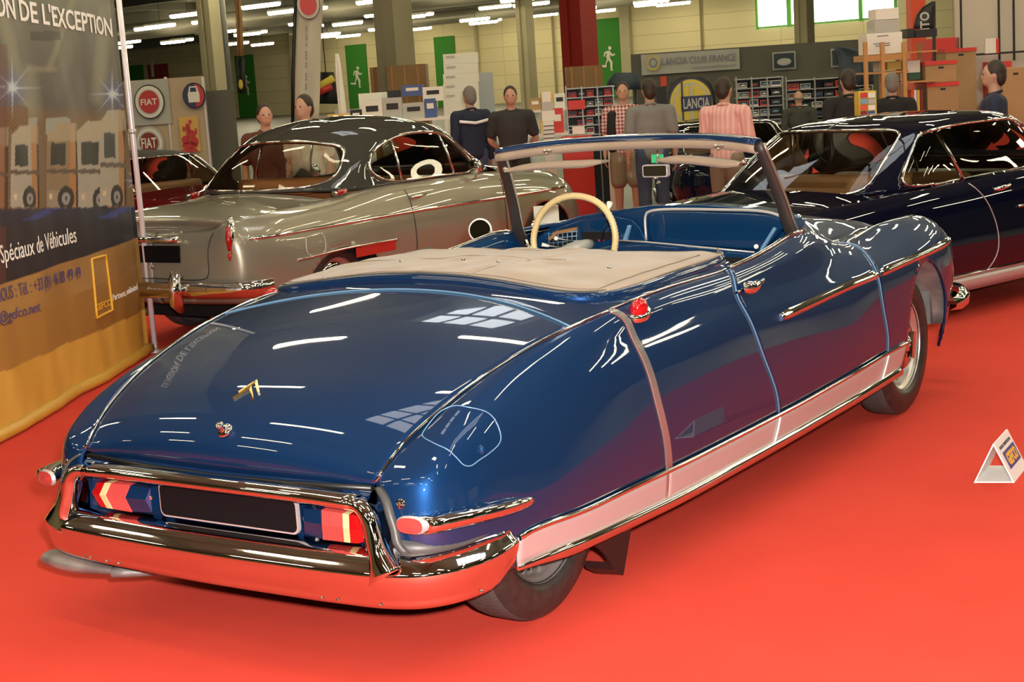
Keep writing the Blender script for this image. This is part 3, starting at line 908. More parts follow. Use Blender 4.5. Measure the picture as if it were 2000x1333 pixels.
# ---------------------------------------------------------------- windscreen
def wsb(t):   # base line, t -1..1
    a = abs(t); return np.array([.70 * t, 2.46 - .24 * a ** 2.0, 1.025 - .06 * a ** 2.5])
def wst(t):
    a = abs(t); return np.array([.640 * t, 2.12 - .12 * a ** 2.0, 1.388 - .030 * a ** 3])
P = []
for k in range(33):
    t = -1 + k / 16
    P.append([wsb(t) + (wst(t) - wsb(t)) * s_ + np.array([0, .02 * math.sin(math.pi * s_), 0]) for s_ in np.linspace(0, 1, 9)])
ws = empty('windscreen') ; ws.parent = car
bpy.data.objects.remove(ws)
wf = MB()
hdr = [wst(-1.0 + k / 16) + np.array([0, 0, .004]) for k in range(33)]
rows = []
for p_ in hdr:
    rows.append([p_ + np.array([0, a, c]) for a, c in ((-.040, -.006), (-.042, .010), (-.025, .024), (.010, .026), (.030, .012), (.028, -.010))])
wf.grid(np.array(rows), True)
whd = wf.build('windscreen_header', M['blue'], car); solid(whd, .004)
MB().tube([p_ + np.array([0, -.042, .006]) for p_ in hdr], .004, 6).build('header_bead', M['chrome'], whd)
rows = []
for p_ in hdr:
    rows.append([p_ + np.array([0, a, c]) for a, c in ((-.041, .002), (-.046, -.010), (-.042, -.024), (-.020, -.030), (.02, -.024))])
o = MB().grid(np.array(rows), True, flip=True).build('header_padding', M['canvas'], whd); solid(o, .004)
MB().grid(np.array(P), True, flip=True).build('windscreen_glass', M['glass'], whd)
M['ptrim'] = mat('dull_metal_trim', (.30, .27, .20), .35, .7)
M['pillar'] = mat('dark_painted_pillar', (.030, .024, .022), .45, .0, .25)
for s in (-1, 1):
    a_, b_ = wsb(s * 1.0) + np.array([0, -.02, -.03]), wst(s * 1.0) + np.array([0, -.01, .012])
    pp = cspline([a_ + np.array([s * .012, .05, -.02]), a_ * .9 + b_ * .1 + np.array([0, .004, 0]), a_ * .5 + b_ * .5 + np.array([0, .012, 0]), b_], 14)
    rr = [.050, .040, .036, .034, .032, .031, .030, .029, .028, .028, .027, .027, .026, .025]
    pil = MB().tube(pp, .03, 14, radii=rr, sx=.55, sy=.9, up=(1, 0, 0)).build('windscreen_pillar', M['pillar'], whd)
    q_ = [p_ + np.array([s * .026, .004, 0]) for p_ in pp]
    MB().tube(q_, .006, 8).build('pillar_trim', M['ptrim'], pil)
    q_ = [p_ + np.array([-s * .016, .020, 0]) for p_ in pp]
    MB().tube(q_, .007, 8).build('pillar_lining', M['canvas'], pil)
MB().tube([wsb(-1 + k / 16) + np.array([0, -.004, .0]) for k in range(33)], .008, 8).build('screen_base_trim', M['chrome'], whd)
# catches, visors, mirror
for t in (-.62, .72):
    c0 = wst(t) + np.array([0, -.058, -.012])
    b = MB(); b.ball(c0 + [-.014, 0, 0], .010); b.ball(c0 + [.014, 0, 0], .010); b.tube([c0 + [-.014, 0, 0], c0 + [.014, 0, 0]], .006, 8); b.ball(c0 + [0, -.008, -.012], .007)
    b.build('roof_catch', M['chrome'], whd)
for s, xa, xb in ((-1, -.585, -.13), (1, .145, .575)):
    P = []
    for k in range(17):
        t = k / 16; x = xa + (xb - xa) * t
        yy = wst(x / .64)[1] - .055; zz = wst(x / .64)[2] - .075 + .004 * math.sin(t * 6)
        w_ = .026 * min(1, .35 + 4 * min(t, 1 - t))
        P.append([(x, yy - .050 * min(1, .5 + 3 * min(t, 1 - t)), zz - w_ * .25), (x, yy - .03, zz + w_ * .45), (x, yy + .03, zz + w_ * .5), (x, yy + .045, zz), (x, yy + .02, zz - w_ * .6), (x, yy - .03, zz - w_ * .75)])
    o = MB().grid(np.array(P), True, closed_v=True).build('sun_visor', M['canvas'], whd)
    xe = xa if s < 0 else xb
    b = MB(); c0 = np.array([xe + s * .012, wst(xe / .64)[1] - .055, wst(xe / .64)[2] - .070]); b.ball(c0, .012); b.ball(c0 + [-s * .02, -.01, -.004], .010)
    b.build('visor_pivot', M['chrome'], o)
mc = at(1280, 334, 1, 2.06)
b = MB().prism(rrect(mc[0] - .062, mc[0] + .062, mc[2] - .027, mc[2] + .027, .010, mc[1]), (0, -.004, 0), (0, .018, 0))
ivm = b.build('interior_mirror', M['alu'], whd)
MB().prism(rrect(mc[0] - .056, mc[0] + .056, mc[2] - .022, mc[2] + .022, .008, mc[1] - .005), (0, 0, 0), (0, -.001, 0)).build('mirror_face', M['mirror'], ivm)
b = MB().tube([mc + [0, .02, .03], mc + [0, .03, .055], mc + [-.005, .035, .085]], .006, 8); b.ball(mc + [0, .0, -.032], .010); b.ball(mc + [-.005, .03, -.055], .009)
b.build('mirror_stem', M['chrome'], ivm)
M['mirrord'] = mat('mirror_dark_reflection', (.12, .12, .12), .05, 1.0)  # dark colour stands in for the dark surroundings the glass would mirror
M['stick'] = mat('green_sticker_reflection', (.03, .42, .16), .5)
# door mirror on the far side
dm = at(938, 450, 0, -.93)
c0 = dm; nn = np.array([.45, -.88, .1]); nn /= np.linalg.norm(nn)
em_ = MB().lathe([(0, -.02), (.030, -.018), (.052, -.006), (.058, .002), (.055, .006), (.050, .007)], c0, nn, 40).build('door_mirror', M['white'], car)
MB().lathe([(.051, .005), (0, .005)], c0, nn, 40).build('mirror_face', M['mirrord'], em_)
st_ = at(1284, 310, 1, 2.10)
MB().box(st_[0] - .030, st_[0] + .030, st_[1], st_[1] + .002, st_[2] - .018, st_[2] + .018).build('green_sticker_reflection', M['stick'], whd)  # green plate stands in for a sticker's reflection in the screen
ft = at(990, 462, 0, -.80)
MB().tube([c0 + [.045, .01, -.01], (c0 + ft) / 2 + [0, 0, .004], ft], .005, 8).build('mirror_arm', M['alu'], em_)

# ---------------------------------------------------------------- cabin
def flat(name, pix, yplane, th, m, parent, bev=.004, n=0):
    pts = [at(u_, v_, 1, yplane) for u_, v_ in pix]
    if n: pts = cspline(pts, n, closed=True)
    o = MB().prism(pts, (0, 0, 0), (0, th, 0)).build(name, m, parent)
    if bev: bevel(o, bev)
    return o
# dashboard: glove box bowl, instrument hollow and shelf
yd = 2.22
d_ = flat('dashboard', [(1040, 520), (1040, 470), (1075, 440), (1130, 422), (1200, 412), (1270, 402), (1380, 400), (1480, 408), (1548, 424), (1556, 450), (1500, 520)], yd + .06, .10, M['bluein'], car, .01)
dsh = flat('glove_box_lid', [(1266, 425), (1276, 418), (1400, 416), (1500, 422), (1530, 432), (1528, 444), (1495, 482), (1478, 487), (1380, 482), (1285, 476), (1270, 470), (1266, 450)], yd + .012, .05, M['bluein'], d_, .008, 60)
MB().tube(cspline([at(u_, v_, 1, yd) for u_, v_ in ((1262, 470), (1262, 418), (1275, 412), (1400, 410), (1505, 416), (1542, 432))], 40), .0065, 8).build('glove_box_frame', M['alu'], d_)
flat('dash_shelf', [(1200, 478), (1262, 474), (1380, 485), (1480, 495), (1472, 520), (1150, 512), (1140, 492)], yd - .04, .07, M['bluein'], d_, .012)
MB().tube([at(u_, v_, 1, yd - .05) for u_, v_ in ((1210, 470), (1262, 473), (1380, 484), (1474, 493))], .004, 6).build('shelf_moulding', M['alu'], d_)
flat('dash_strut', [(1482, 489), (1490, 489), (1515, 448), (1510, 444)], yd - .02, .02, M['seam'], d_, .003)
MB().ball(at(1477, 482, 1, yd - .04), .011).build('shelf_knob', M['ivory'], d_)
flat('radio', [(1290, 500), (1326, 498), (1326, 508), (1290, 510)], yd - .05, .03, M['alu'], d_, .003)
flat('parcel_recess', [(1220, 497), (1470, 505), (1470, 540), (1220, 530)], yd - .055, .02, M['black'], d_, 0)
flat('instrument_panel', [(1055, 500), (1060, 470), (1090, 446), (1135, 430), (1205, 424), (1235, 430), (1250, 446), (1262, 472), (1200, 478), (1150, 500)], yd + .03, .04, M['bluein'], d_, .004)
flat('speedometer', [(1066, 470), (1080, 452), (1128, 440), (1132, 478), (1085, 484), (1068, 484)], yd + .022, .015, M['black'], d_, .002)
b = MB()
for k in range(7):
    b.tube([at(1072 + k * 9, 454 - k * 1.5, 1, yd + .018), at(1072 + k * 9, 480, 1, yd + .018)], .0022, 5)
for k in range(3):
    b.tube([at(1066, 458 + k * 9, 1, yd + .018), at(1128, 452 + k * 9, 1, yd + .018)], .0022, 5)
b.build('grille_bars', M['seam'], d_)
flat('dial_bezel', [(1070, 466), (1085, 452), (1125, 444), (1126, 450), (1088, 458), (1074, 470)], yd + .016, .006, M['leather'], d_, 0)
flat('gauge_cluster', [(1136, 454), (1200, 452), (1204, 466), (1138, 474)], yd + .02, .01, M['black'], d_, .002)
b = MB()
for (u_, v_) in ((1146, 470), (1152, 470), (1170, 470), (1178, 470), (1196, 466)):
    b.ball(at(u_, v_, 1, yd + .01), .006)
b.build('warning_lights', M['redlens'], d_)
flat('blue_upright', [(1215, 470), (1225, 440), (1231, 441), (1223, 472)], yd, .02, M['seam'], d_, .003)
# steering wheel, ivory wound rim on a curved single spoke
sw = empty('steering_wheel_tmp'); bpy.data.objects.remove(sw)
ysw = 2.02
ring = [at(u_, v_, 1, ysw) for u_, v_ in ((1042, 470), (1046, 445), (1056, 420), (1074, 400), (1098, 387), (1122, 383), (1148, 387), (1170, 398), (1186, 415), (1198, 440), (1202, 462), (1201, 480), (1196, 505), (1180, 535), (1150, 556), (1120, 560), (1090, 553), (1064, 530), (1048, 502))]
ring = cspline(ring, 180, closed=True)
rr = [.0150 + (.0012 if k % 2 else -.0012) for k in range(180)]
stw = MB().tube(ring, .0135, 10, radii=rr, closed=True).build('steering_wheel', M['cream'], car)
sp_ = cspline([at(1060, 545, 1, ysw), at(1085, 508, 1, ysw + .01), at(1110, 488, 1, ysw + .03), at(1140, 479, 1, ysw + .07), at(1152, 478, 1, ysw + .14)], 16)
MB().tube(sp_, .02, 12, radii=[.018, .019, .02, .022, .024, .026, .027, .027, .027, .027, .026, .026, .025, .025, .024, .024]).build('spoke', M['grey'], stw)
def lever(a, b_, m, r=.003):
    bb = MB().tube([a, (a + b_) / 2, b_], r, 6); return bb
lv = lever(at(1060, 479, 1, ysw - .02), at(1096, 484, 1, ysw + .1), M['alu'], .0035).build('indicator_stalk', M['alu'], stw)
MB().tube([at(1058, 478, 1, ysw - .02), at(1072, 481, 1, ysw)], .008, 8, radii=[.009, .006]).build('stalk_knob', M['ivory'], lv)
lv = lever(at(1087, 466, 1, ysw - .02), at(1118, 471, 1, ysw + .1), M['alu'], .003).build('indicator_stalk', M['alu'], stw)
MB().ball(at(1086, 466, 1, ysw - .02), .010).build('stalk_knob', M['ivory'], lv)
lv = lever(at(1188, 408, 1, ysw + .06), at(1177, 470, 1, ysw + .16), M['chrome'], .0035).build('gear_lever', M['chrome'], stw)
MB().tube([at(1191, 396, 1, ysw + .05), at(1187, 412, 1, ysw + .06)], .012, 10, radii=[.013, .009]).build('gear_knob', M['ivory'], lv)
# window winder cluster, far door
b = MB(); b.ball(at(1035, 487, 1, 1.95), .015); b.ball(at(1030, 480, 1, 1.97), .010); b.tube([at(1028, 470, 1, 1.98), at(1036, 492, 1, 1.94)], .006, 8)
b.build('quarter_light_catch', M['chrome'], car)
# seats and floor
st = MB().box(-.62, .62, 1.50, 1.62, .30, .86).build('seat', M['leather'], car); bevel(st, .04, 4)
MB().box(-.70, .70, 1.40, 2.45, .25, .27).build('cabin_floor', M['dark'], car)
MB().box(-.66, .66, 2.36, 2.40, .26, .92).build('firewall', M['dark'], car)
# ================================================================ the exhibition hall
HX = np.array([.9943, -.1068, 0]); HY = np.array([.1068, .9943, 0]); HZ = np.array([0, 0, 1.])
HO = np.array([CAM[0], CAM[1], 0])
def HP(s, d, z): return HO + HX * s + HY * d + HZ * z
def hbox(b, s0, s1, d0, d1, z0, z1):
    return b.obox(HP((s0 + s1) / 2, (d0 + d1) / 2, (z0 + z1) / 2), HX, HY, HZ, abs(s1 - s0) / 2, abs(d1 - d0) / 2, abs(z1 - z0) / 2)
WD = 92.0      # distance of the end wall
def wallpt(u, v, dd=0.0):
    P = onplane(u, v, HP(0, WD - dd, 0), HY); q = P - HO
    return q @ HX, P[2]
M['carpet'] = mat('red_exhibition_carpet', (.66, .060, .037), .95, noise=(2.2, (.62, .054, .033)), bump=(400, .25, .002), spec=.15)
M['concrete'] = mat('grey_hall_floor', (.16, .16, .14), .45, noise=(.6, (.11, .11, .10)))
M['ceil'] = mat('dark_ribbed_ceiling', (.17, .165, .12), .8)
M['beam'] = mat('dark_steel_beam', (.13, .125, .09), .6)
M['duct'] = mat('galvanised_duct', (.42, .40, .31), .4, .5)
M['cream_wall'] = None
def brick_mat(name, c1, c2, mortar, sx, sy):
    m = bpy.data.materials.new(name); m.use_nodes = True; nt = m.node_tree; b = nt.nodes['Principled BSDF']
    tc = nt.nodes.new('ShaderNodeTexCoord'); mp = nt.nodes.new('ShaderNodeMapping'); br = nt.nodes.new('ShaderNodeTexBrick')
    mp.inputs['Rotation'].default_value = (math.radians(90), 0, 0)
    br.inputs['Color1'].default_value = (*c1, 1); br.inputs['Color2'].default_value = (*c2, 1); br.inputs['Mortar'].default_value = (*mortar, 1)
    br.inputs['Scale'].default_value = 1.0; br.inputs['Brick Width'].default_value = sx; br.inputs['Row Height'].default_value = sy; br.inputs['Mortar Size'].default_value = .025
    br.offset = 0.0
    nt.links.new(tc.outputs['Object'], mp.inputs[0]); nt.links.new(mp.outputs[0], br.inputs['Vector']); nt.links.new(br.outputs['Color'], b.inputs['Base Color'])
    b.inputs['Roughness'].default_value = .8
    return m
M['wall'] = brick_mat('cream_block_wall', (.74, .66, .40), (.70, .62, .37), (.52, .45, .26), 6.0, 1.05)
M['col'] = mat('cream_column_paint', (.50, .45, .29), .7, noise=(.7, (.43, .39, .25)))
M['redcol'] = mat('red_column_paint', (.33, .02, .015), .6)
M['orange'] = mat('orange_red_paint', (.75, .08, .03), .6)
M['green'] = mat('green_wall_paint', (.035, .22, .02), .8)
M['wood'] = mat('plywood', (.36, .20, .07), .6, noise=(1.2, (.28, .15, .05)))
M['woodl'] = mat('pine_shelf', (.50, .24, .07), .55)
M['card'] = mat('brown_cardboard', (.42, .26, .12), .8, noise=(3, (.36, .22, .10)))
M['redlid'] = mat('red_card', (.62, .04, .03), .6)
M['paper'] = mat('white_paper', (.78, .75, .66), .7)
M['offw'] = mat('off_white_panel', (.55, .50, .40), .7)
M['greyp'] = mat('grey_partition', (.125, .12, .095), .8)
M['beigep'] = mat('beige_partition', (.50, .39, .26), .8)
M['tube'] = mat('lit_fluorescent_tube', (1, 1, 1), .5, emit=(1.0, .87, .56), estr=30.0)
M['win'] = mat('bright_daylight_pane', (1, 1, 1), .5, emit=(.95, 1.0, .97), estr=3.2)
M['sky'] = mat('skylight_pane', (1, 1, 1), .5, emit=(.86, .95, 1.0), estr=3.0)
M['frameg'] = mat('green_window_frame', (.12, .45, .05), .5)
M['metal'] = mat('painted_metal', (.30, .31, .29), .45, .4)

flr = MB(); hbox(flr, -160, 70, -25, WD + .3, -.12, -.012)
tag(flr.build('floor', M['concrete']), kind='structure')
cp_ = MB(); cp_.box(-12.5, 4.3, -14, 12.5, -.010, 0.0)
tag(cp_.build('floor_carpet', M['carpet']), 'bright red exhibition carpet under the three cars', 'carpet')
cl_ = MB(); hbox(cl_, -160, 70, -25, WD + .3, 7.2, 7.3)
# skylight openings are glazed panels set just under the sheet
co = tag(cl_.build('ceiling', M['ceil']), kind='structure')
wb = MB(); hbox(wb, -90, 70, WD, WD + .25, -.1, 7.3)
wo = MB()
_w = MB().box(-160, 70, 0, .25, -.1, 7.3)
wo = _w.build('wall_back', M['wall'])
wo.location = HP(0, WD, 0); wo.rotation_euler = (0, 0, math.atan2(HX[1], HX[0]))
tag(wo, kind='structure')
def onwall(name, u0, u1, vt, vb, m, dd=.06, th=.05, zt=None, zb=None):
    s0, zt_ = wallpt(u0, vt); s1, zb_ = wallpt(u1, vb)
    zt_ = zt if zt is not None else zt_; zb_ = zb if zb is not None else zb_
    b = MB(); hbox(b, s0, s1, WD - dd - th, WD - dd, zb_, zt_)
    return b.build(name, m), (s0, s1, zb_, zt_)
# painted doors on the end wall
RUN = [[(-.05, 1.72), (.10, 1.76), (.22, 1.66), (.20, 1.52), (.06, 1.47), (-.06, 1.56)],
       [(-.12, 1.44), (.10, 1.42), (.04, .86), (-.20, .80), (-.30, 1.0)],
       [(.05, 1.40), (.30, 1.16), (.52, 1.22), (.50, 1.10), (.26, 1.02), (.0, 1.20)],
       [(-.10, 1.44), (-.42, 1.36), (-.52, 1.06), (-.42, 1.03), (-.34, 1.24), (-.12, 1.28)],
       [(-.20, .92), (.04, .92), (.26, .60), (.20, .10), (.34, .02), (.06, .0), (.05, .56)],
       [(-.20, .92), (-.02, .82), (-.42, .42), (-.88, .46), (-.90, .34), (-.32, .26)]]
def runner(parent, s, d, z, h, m, flip=1):
    b = MB(); k = h / 1.76
    for poly in RUN:
        b.prism([HP(s + x * k * flip, d, z + y * k) for x, y in poly], (0, 0, 0), HY * .02)
    return b.build('running_figure', m, parent)
gl = [('wide green door panel with white running figure, behind the red column', 1163, 1219, 45), ('green door panel with running figure beside the plywood crate', 675, 723, 88), ('green door panel with running figure behind the striped banner pole', 458, 503, 95),
      ('plain green door panel behind the stack of white cartons', 848, 896, 70), ('green door panel at the far left above the badge stand', 246, 287, 90)]
for i, (lb, u0, u1, vt) in enumerate(gl):
    o, (s0, s1, zb, zt) = onwall('door_panel', u0, u1, vt, 190, M['green'], zb=.0, zt=5.4 if i else 5.6)
    tag(o, lb, 'door')
    if i != 3: runner(o, (s0 + s1) / 2 + .1, WD - .16, 1.9, 1.75, M['paper'])
o, _ = onwall('door_panel', 284, 335, 78, 190, M['redcol'], zb=0, zt=5.3); tag(o, 'red wall panel beside the far left green one', 'door')
# pale picture on it
o2, _ = onwall('poster', 296, 304, 118, 150, M['paper'], dd=.13); tag(o2, 'narrow pale poster on the red wall panel at far left', 'poster')
o, _ = onwall('door_panel', 1100, 1112, 48, 135, M['redcol'], zb=0, zt=5.3); tag(o, 'narrow red wall panel left of the red column', 'door')
# wall piers
for k, (u0, u1) in enumerate(((1215, 1240), (930, 942), (1372, 1378), (568, 574), (1082, 1090))):
    o, _ = onwall('wall_pier', u0, u1, 60, 180, M['col'], zb=0, zt=7.1, th=.3, dd=.0)
    o.name = 'trim_%d' % (k + 1); tag(o, kind='structure')
# windows at the right of the end wall
wn = 0
for (u0, u1, vt, vb) in ((1480, 1543, 27, 87), (1545, 1560, 25, 84), (1589, 1683, 16, 80), (1684, 1752, 10, 76)):
    wn += 1
    s0, zt = wallpt(u0, vt); s1, zb = wallpt(u1, vb); zm = 2
    zb = 4.05; zt = 6.6
    P = MB(); hbox(P, s0, s1, WD - .06, WD - .02, zb, zt)
    o = P.build('window_%d' % wn, M['win']); tag(o, kind='structure')
    b = MB()
    for a_, b_ in ((s0 - .08, s0 + .08), (s1 - .08, s1 + .08)): hbox(b, a_, b_, WD - .16, WD - .06, zb - .1, zt + .1)
    for z_ in (zb, zt, zb + (zt - zb) * .80):
        hbox(b, s0, s1, WD - .16, WD - .06, z_ - .06, z_ + .06)
    if s1 - s0 > 3: hbox(b, (s0 + s1) / 2 - .04, (s0 + s1) / 2 + .04, WD - .16, WD - .06, zb + (zt - zb) * .8, zt)
    b.build('window_frame', M['frameg'], o)

# side wall with tall windows, far to the right of the cars
# ---- ceiling beams, ducts
for k, d in enumerate(list(range(-12, 90, 12))):
    b = MB(); hbox(b, -160, 60, d, d + .3, 6.45, 7.2)
    tag(b.build('trim_%d' % (20 + k), M['beam']), kind='structure')
for k, s in enumerate(range(-84, 60, 12)):
    b = MB(); hbox(b, s, s + .25, -20, 91, 6.8, 7.2)
    tag(b.build('trim_%d' % (40 + k), M['beam']), kind='structure')
for k, (d, z, r) in enumerate(((80, 6.15, .42), (60, 6.1, .5), (71, 6.5, .3))):
    b = MB().tube([HP(-88, d, z), HP(0, d, z), HP(58, d, z)], r, 20)
    tag(b.build('ventilation_duct', M['duct']), ['long grey round air duct, the farthest under the ceiling', 'long fat round air duct nearest under the ceiling', 'thin round air pipe between the two fat ducts'][k], 'duct')

# skylights over the cars: glazed frames under the roof sheet
def skylight(c, ax, L, Wd, n, lb):
    ax = np.array(ax, float); ax /= np.linalg.norm(ax); ay = np.cross((0, 0, 1), ax)
    root = MB().obox(c, ax, ay, HZ, L / 2, Wd / 2, .01).build('roof_light', M['sky'])
    tag(root, lb, 'skylight')
    b = MB()
    c2 = np.array(c) - [0, 0, .03]
    for k in range(n + 1):
        b.obox(c2 + ax * (-L / 2 + L * k / n), ax, ay, HZ, .035, Wd / 2, .03)
    for k in (-1, 0, 1):
        b.obox(c2 + ay * (Wd / 2 * k), ax, ay, HZ, L / 2, .03, .03)
    b.build('glazing_bars', M['beam'], root)
skylight((-2.0, 1.2, 7.15), (.25, 1, 0), 2.1, 1.0, 4, 'small glazed skylight in the ceiling over the convertible')
skylight((-5.9, 8.6, 7.15), (.9, -.35, 0), 2.4, 1.1, 3, 'glazed skylight in the ceiling beyond the convertible')
skylight((1.1, 6.6, 7.12), (.35, 1, 0), 3.4, 1.7, 3, 'glazed skylight in the ceiling above the navy coupe')
skylight((6.5, 3.0, 7.15), (.25, 1, 0), 4.2, 1.6, 6, 'long glazed skylight in the ceiling right of the cars')
skylight((2.0, -12.0, 7.15), (1, .2, 0), 4.0, 1.4, 6, 'wide glazed skylight in the ceiling behind the photographer')

# ---- fluorescent fixtures
fx = MB().obox((0, 0, .06), HX, HY, HZ, .78, .07, .03).build('ceiling_light', M['paper'])
tb_ = MB().tube([HX * -.76, HX * 0, HX * .76], .075, 8).build('fluorescent_tube', M['tube'], fx)
hg = MB().tube([(0, 0, .08), (0, 0, .6), (0, 0, 1.1)], .012, 5).build('hanger', M['beam'], fx)
fxs = []
def vis(P):
    d = P - CAM; z = d @ CF
    if z < 1: return False
    u = 1000 + FPX * (d @ CR) / z; v = 666.5 - FPX * (d @ CU) / z
    return -60 < u < 2060 and -40 < v < 300
cand = []
for r_, d in enumerate(np.concatenate([np.arange(-11.0, 27, 3.3), np.arange(28, 90, 5.0)])):
    for s in np.arange(-94, 58, 3.9 if d < 27 else 7.6):
        ss = s + (r_ * 1.37) % 3.9 + (0 if d < 40 else 1.3 * math.sin(s * 3 + r_))
        z = 5.75 + (.35 if r_ % 3 == 0 else 0)
        P = HP(ss, d, z)
        near = abs(P[0] + 2) < 13 and -9 < P[1] < 19
        if near or (vis(P) and d > 45) or (27 < d <= 45 and -48 < s < 18):
            cand.append((near, P, r_))
first = True
for near, P, r_ in cand:
    if first:
        o = fx; first = False
    else:
        o = copy_tree(fx)
    o.location = P
    if not near: o.scale = (1.6, 1.6, 1.6)
    if near: tag(o, 'lit fluorescent strip light hanging overhead, mirrored in the car bodies', 'light', 'fluorescent strips above the cars')
    else: tag(o, 'lit fluorescent strip light hanging under the far ceiling', 'light', 'fluorescent strips under the far ceiling')

# ---- dark stands out of frame to the right, mirrored in the doors
# ---- columns
R0 = np.array([.8298, .5580, 0]); F0 = np.array([-.5580, .8298, 0])
def atd(u, v, depth):
    d = ray(u, v); return CAM + d * (depth / (d @ F0))
def gpos(u, depth, v=None):
    """ground point seen at column u (taken at the horizon) and depth"""
    vv = 185 - .066 * (u - 1000) if v is None else v
    P = atd(u, vv, depth); return np.array([P[0], P[1], 0])
def zat(u, v, depth): return atd(u, v, depth)[2]
def pbox(name, u0, u1, vt, vb, depth, th, m, parent=None, z0=None, z1=None, bev=0, rot=0.0):
    """upright box whose front spans the given picture rectangle at that depth; th goes away from the viewer"""
    uc = (u0 + u1) / 2; wd = (u1 - u0) / FPX * depth
    zt = zat(uc, vt, depth) if z1 is None else z1; zb = zat(uc, vb, depth) if z0 is None else z0
    c = gpos(uc, depth, (vt + vb) / 2)
    X = R0 * math.cos(rot) + F0 * math.sin(rot); Y = -R0 * math.sin(rot) + F0 * math.cos(rot)
    c = c + Y * th / 2 + np.array([0, 0, (zt + zb) / 2])
    o = MB().obox(c, X, Y, HZ, wd / 2, th / 2, abs(zt - zb) / 2).build(name, m, parent)
    if bev: bevel(o, bev)
    return o
def column(u, wpx, depth, m, lb, crate=None):
    g = gpos(u, depth); wd = wpx / FPX * depth
    b = MB()
    h = wd / 2
    prof_ = [(-h, -h), (-.25 * h, -h), (-.25 * h, -.7 * h), (.25 * h, -.7 * h), (.25 * h, -h), (h, -h), (h, h), (-h, h)]
    b.prism([g + HX * a + HY * c for a, c in prof_], (0, 0, 0), (0, 0, 7.2))
    o = b.build('column', m); tag(o, lb, 'column')
    return g
g = column(430, 37, 52, M['col'], 'tall cream square column above the badge stand')
MB().tube([gpos(454, 50), gpos(454, 50) + [0, 0, 4], gpos(454, 50) + [0, 0, 7.2]], .09, 10).build('rain_pipe', M['metal'])
tag(bpy.data.objects['rain_pipe'], 'dark down pipe right beside the leftmost cream column', 'pipe')
column(780, 52, 33, M['col'], 'thick cream column rising from the plywood crate')
column(1034, 24, 80, M['col'], 'slim far cream column left of the red column')
column(1137, 50, 33, M['redcol'], 'dark red column rising from a small plywood crate')
column(1574, 28, 62, M['col'], 'cream column between the bright windows')
o = pbox('column', 1780, 1808, 0, 60, 40, .5, M['orange'], z0=0, z1=7.2); tag(o, 'narrow bright orange-red column behind the black flag', 'column')
for (u0, u1, vt, vb, dp, lb) in ((722, 756, 131, 182, 33.4, 'low plywood box left of the thick column'), (754, 830, 127, 198, 32.2, 'plywood crate boxed round the foot of the thick cream column'), (1105, 1176, 129, 168, 32.2, 'plywood crate boxed round the foot of the red column')):
    wq = (u1 - u0) / FPX * dp; zt_ = zat((u0 + u1) / 2, vt, dp); cq = gpos((u0 + u1) / 2, dp, vt); b = MB()
    for (a_, b_, ha, hb) in ((0, .02, wq / 2, .02), (0, 1.0, wq / 2, .02), (-wq / 2 + .02, .51, .02, .47), (wq / 2 - .02, .51, .02, .47)):
        b.obox(cq + R0 * a_ + F0 * b_ + [0, 0, zt_ / 2], R0, F0, HZ, ha, hb, zt_ / 2)
    o = b.build('plywood_crate', M['wood']); tag(o, lb, 'crate')
    for k in range(3):
        uu = u0 + (u1 - u0) * (k + .5) / 3
        pbox('batten', uu - 2, uu + 2, vt + 1, vb, dp - .03, .03, M['woodl'], o, z0=.1)
for (x0_, y0_, x1_, y1_, h_, mm, lb) in ((9.5, -6, 9.9, 2.5, 2.6, 'greyp', 'dark partition beside the aisle, out of frame right of the cars'), (9.2, 3.6, 9.6, 9.0, 2.4, 'navyp', 'navy blue partition beside the aisle, out of frame right of the cars'), (8.2, -13, 13, -12.6, 2.6, 'greyp', 'dark partition far behind the photographer')):
    if mm == 'navyp': M['navyp'] = mat('navy_partition', (.03, .035, .07), .8)
    tag(MB().box(x0_, x1_, y0_, y1_, 0, h_).build('partition_wall', M[mm]), lb, 'partition')
for k in range(5):
    tag(MB().box(8.2, 8.9, -4.5 + k * 1.9, -3.4 + k * 1.9, 0, .95).build('display_counter', M['wood'] if k % 2 else M['offw']), 'low display counter along the aisle right of the cars', 'counter', 'counters along the right aisle')
_wr = MB(); hbox(_wr, 42, 42.3, -25, WD, -.1, 7.3)
tag(_wr.build('wall_right', M['wall']), kind='structure')
_wf = MB(); hbox(_wf, -160, 42, -25.3, -25, -.1, 7.3)
tag(_wf.build('wall_front', M['wall']), kind='structure')
# ================================================================ closed cars
def frame_fn(x0, y0, h, s):
    c, sn = math.cos(h), math.sin(h)
    Rm = np.array([[c, -sn, 0], [sn, c, 0], [0, 0, 1]]); o = np.array([x0, y0, 0])
    def f(u, v, ax, val):
        d = Rm.T @ ray(u, v) / s; q = Rm.T @ (CAM - o) / s
        return q + d * ((val - q[ax]) / d[ax])
    return f

class Surf:
    def __init__(s, net, sp=.03, lu=1e-6, lv=1e-6):
        s.P, s.iu, s.iv = smooth_net(np.array(net, float), sp, sp, lu, lv)
        # map of knot index -> fine index for fractional lookups
    def fi(s, u, idx):
        k = int(min(max(u, 0), len(idx) - 1 - 1e-9)); return idx[k] + (idx[k + 1] - idx[k]) * (u - k)
    def at(s, u, v):
        a = s.fi(u, s.iu); b = s.fi(v, s.iv)
        i = min(int(a), s.P.shape[0] - 2); j = min(int(b), s.P.shape[1] - 2); a -= i; b -= j
        P = s.P
        return (P[i, j] * (1 - a) + P[i + 1, j] * a) * (1 - b) + (P[i, j + 1] * (1 - a) + P[i + 1, j + 1] * a) * b

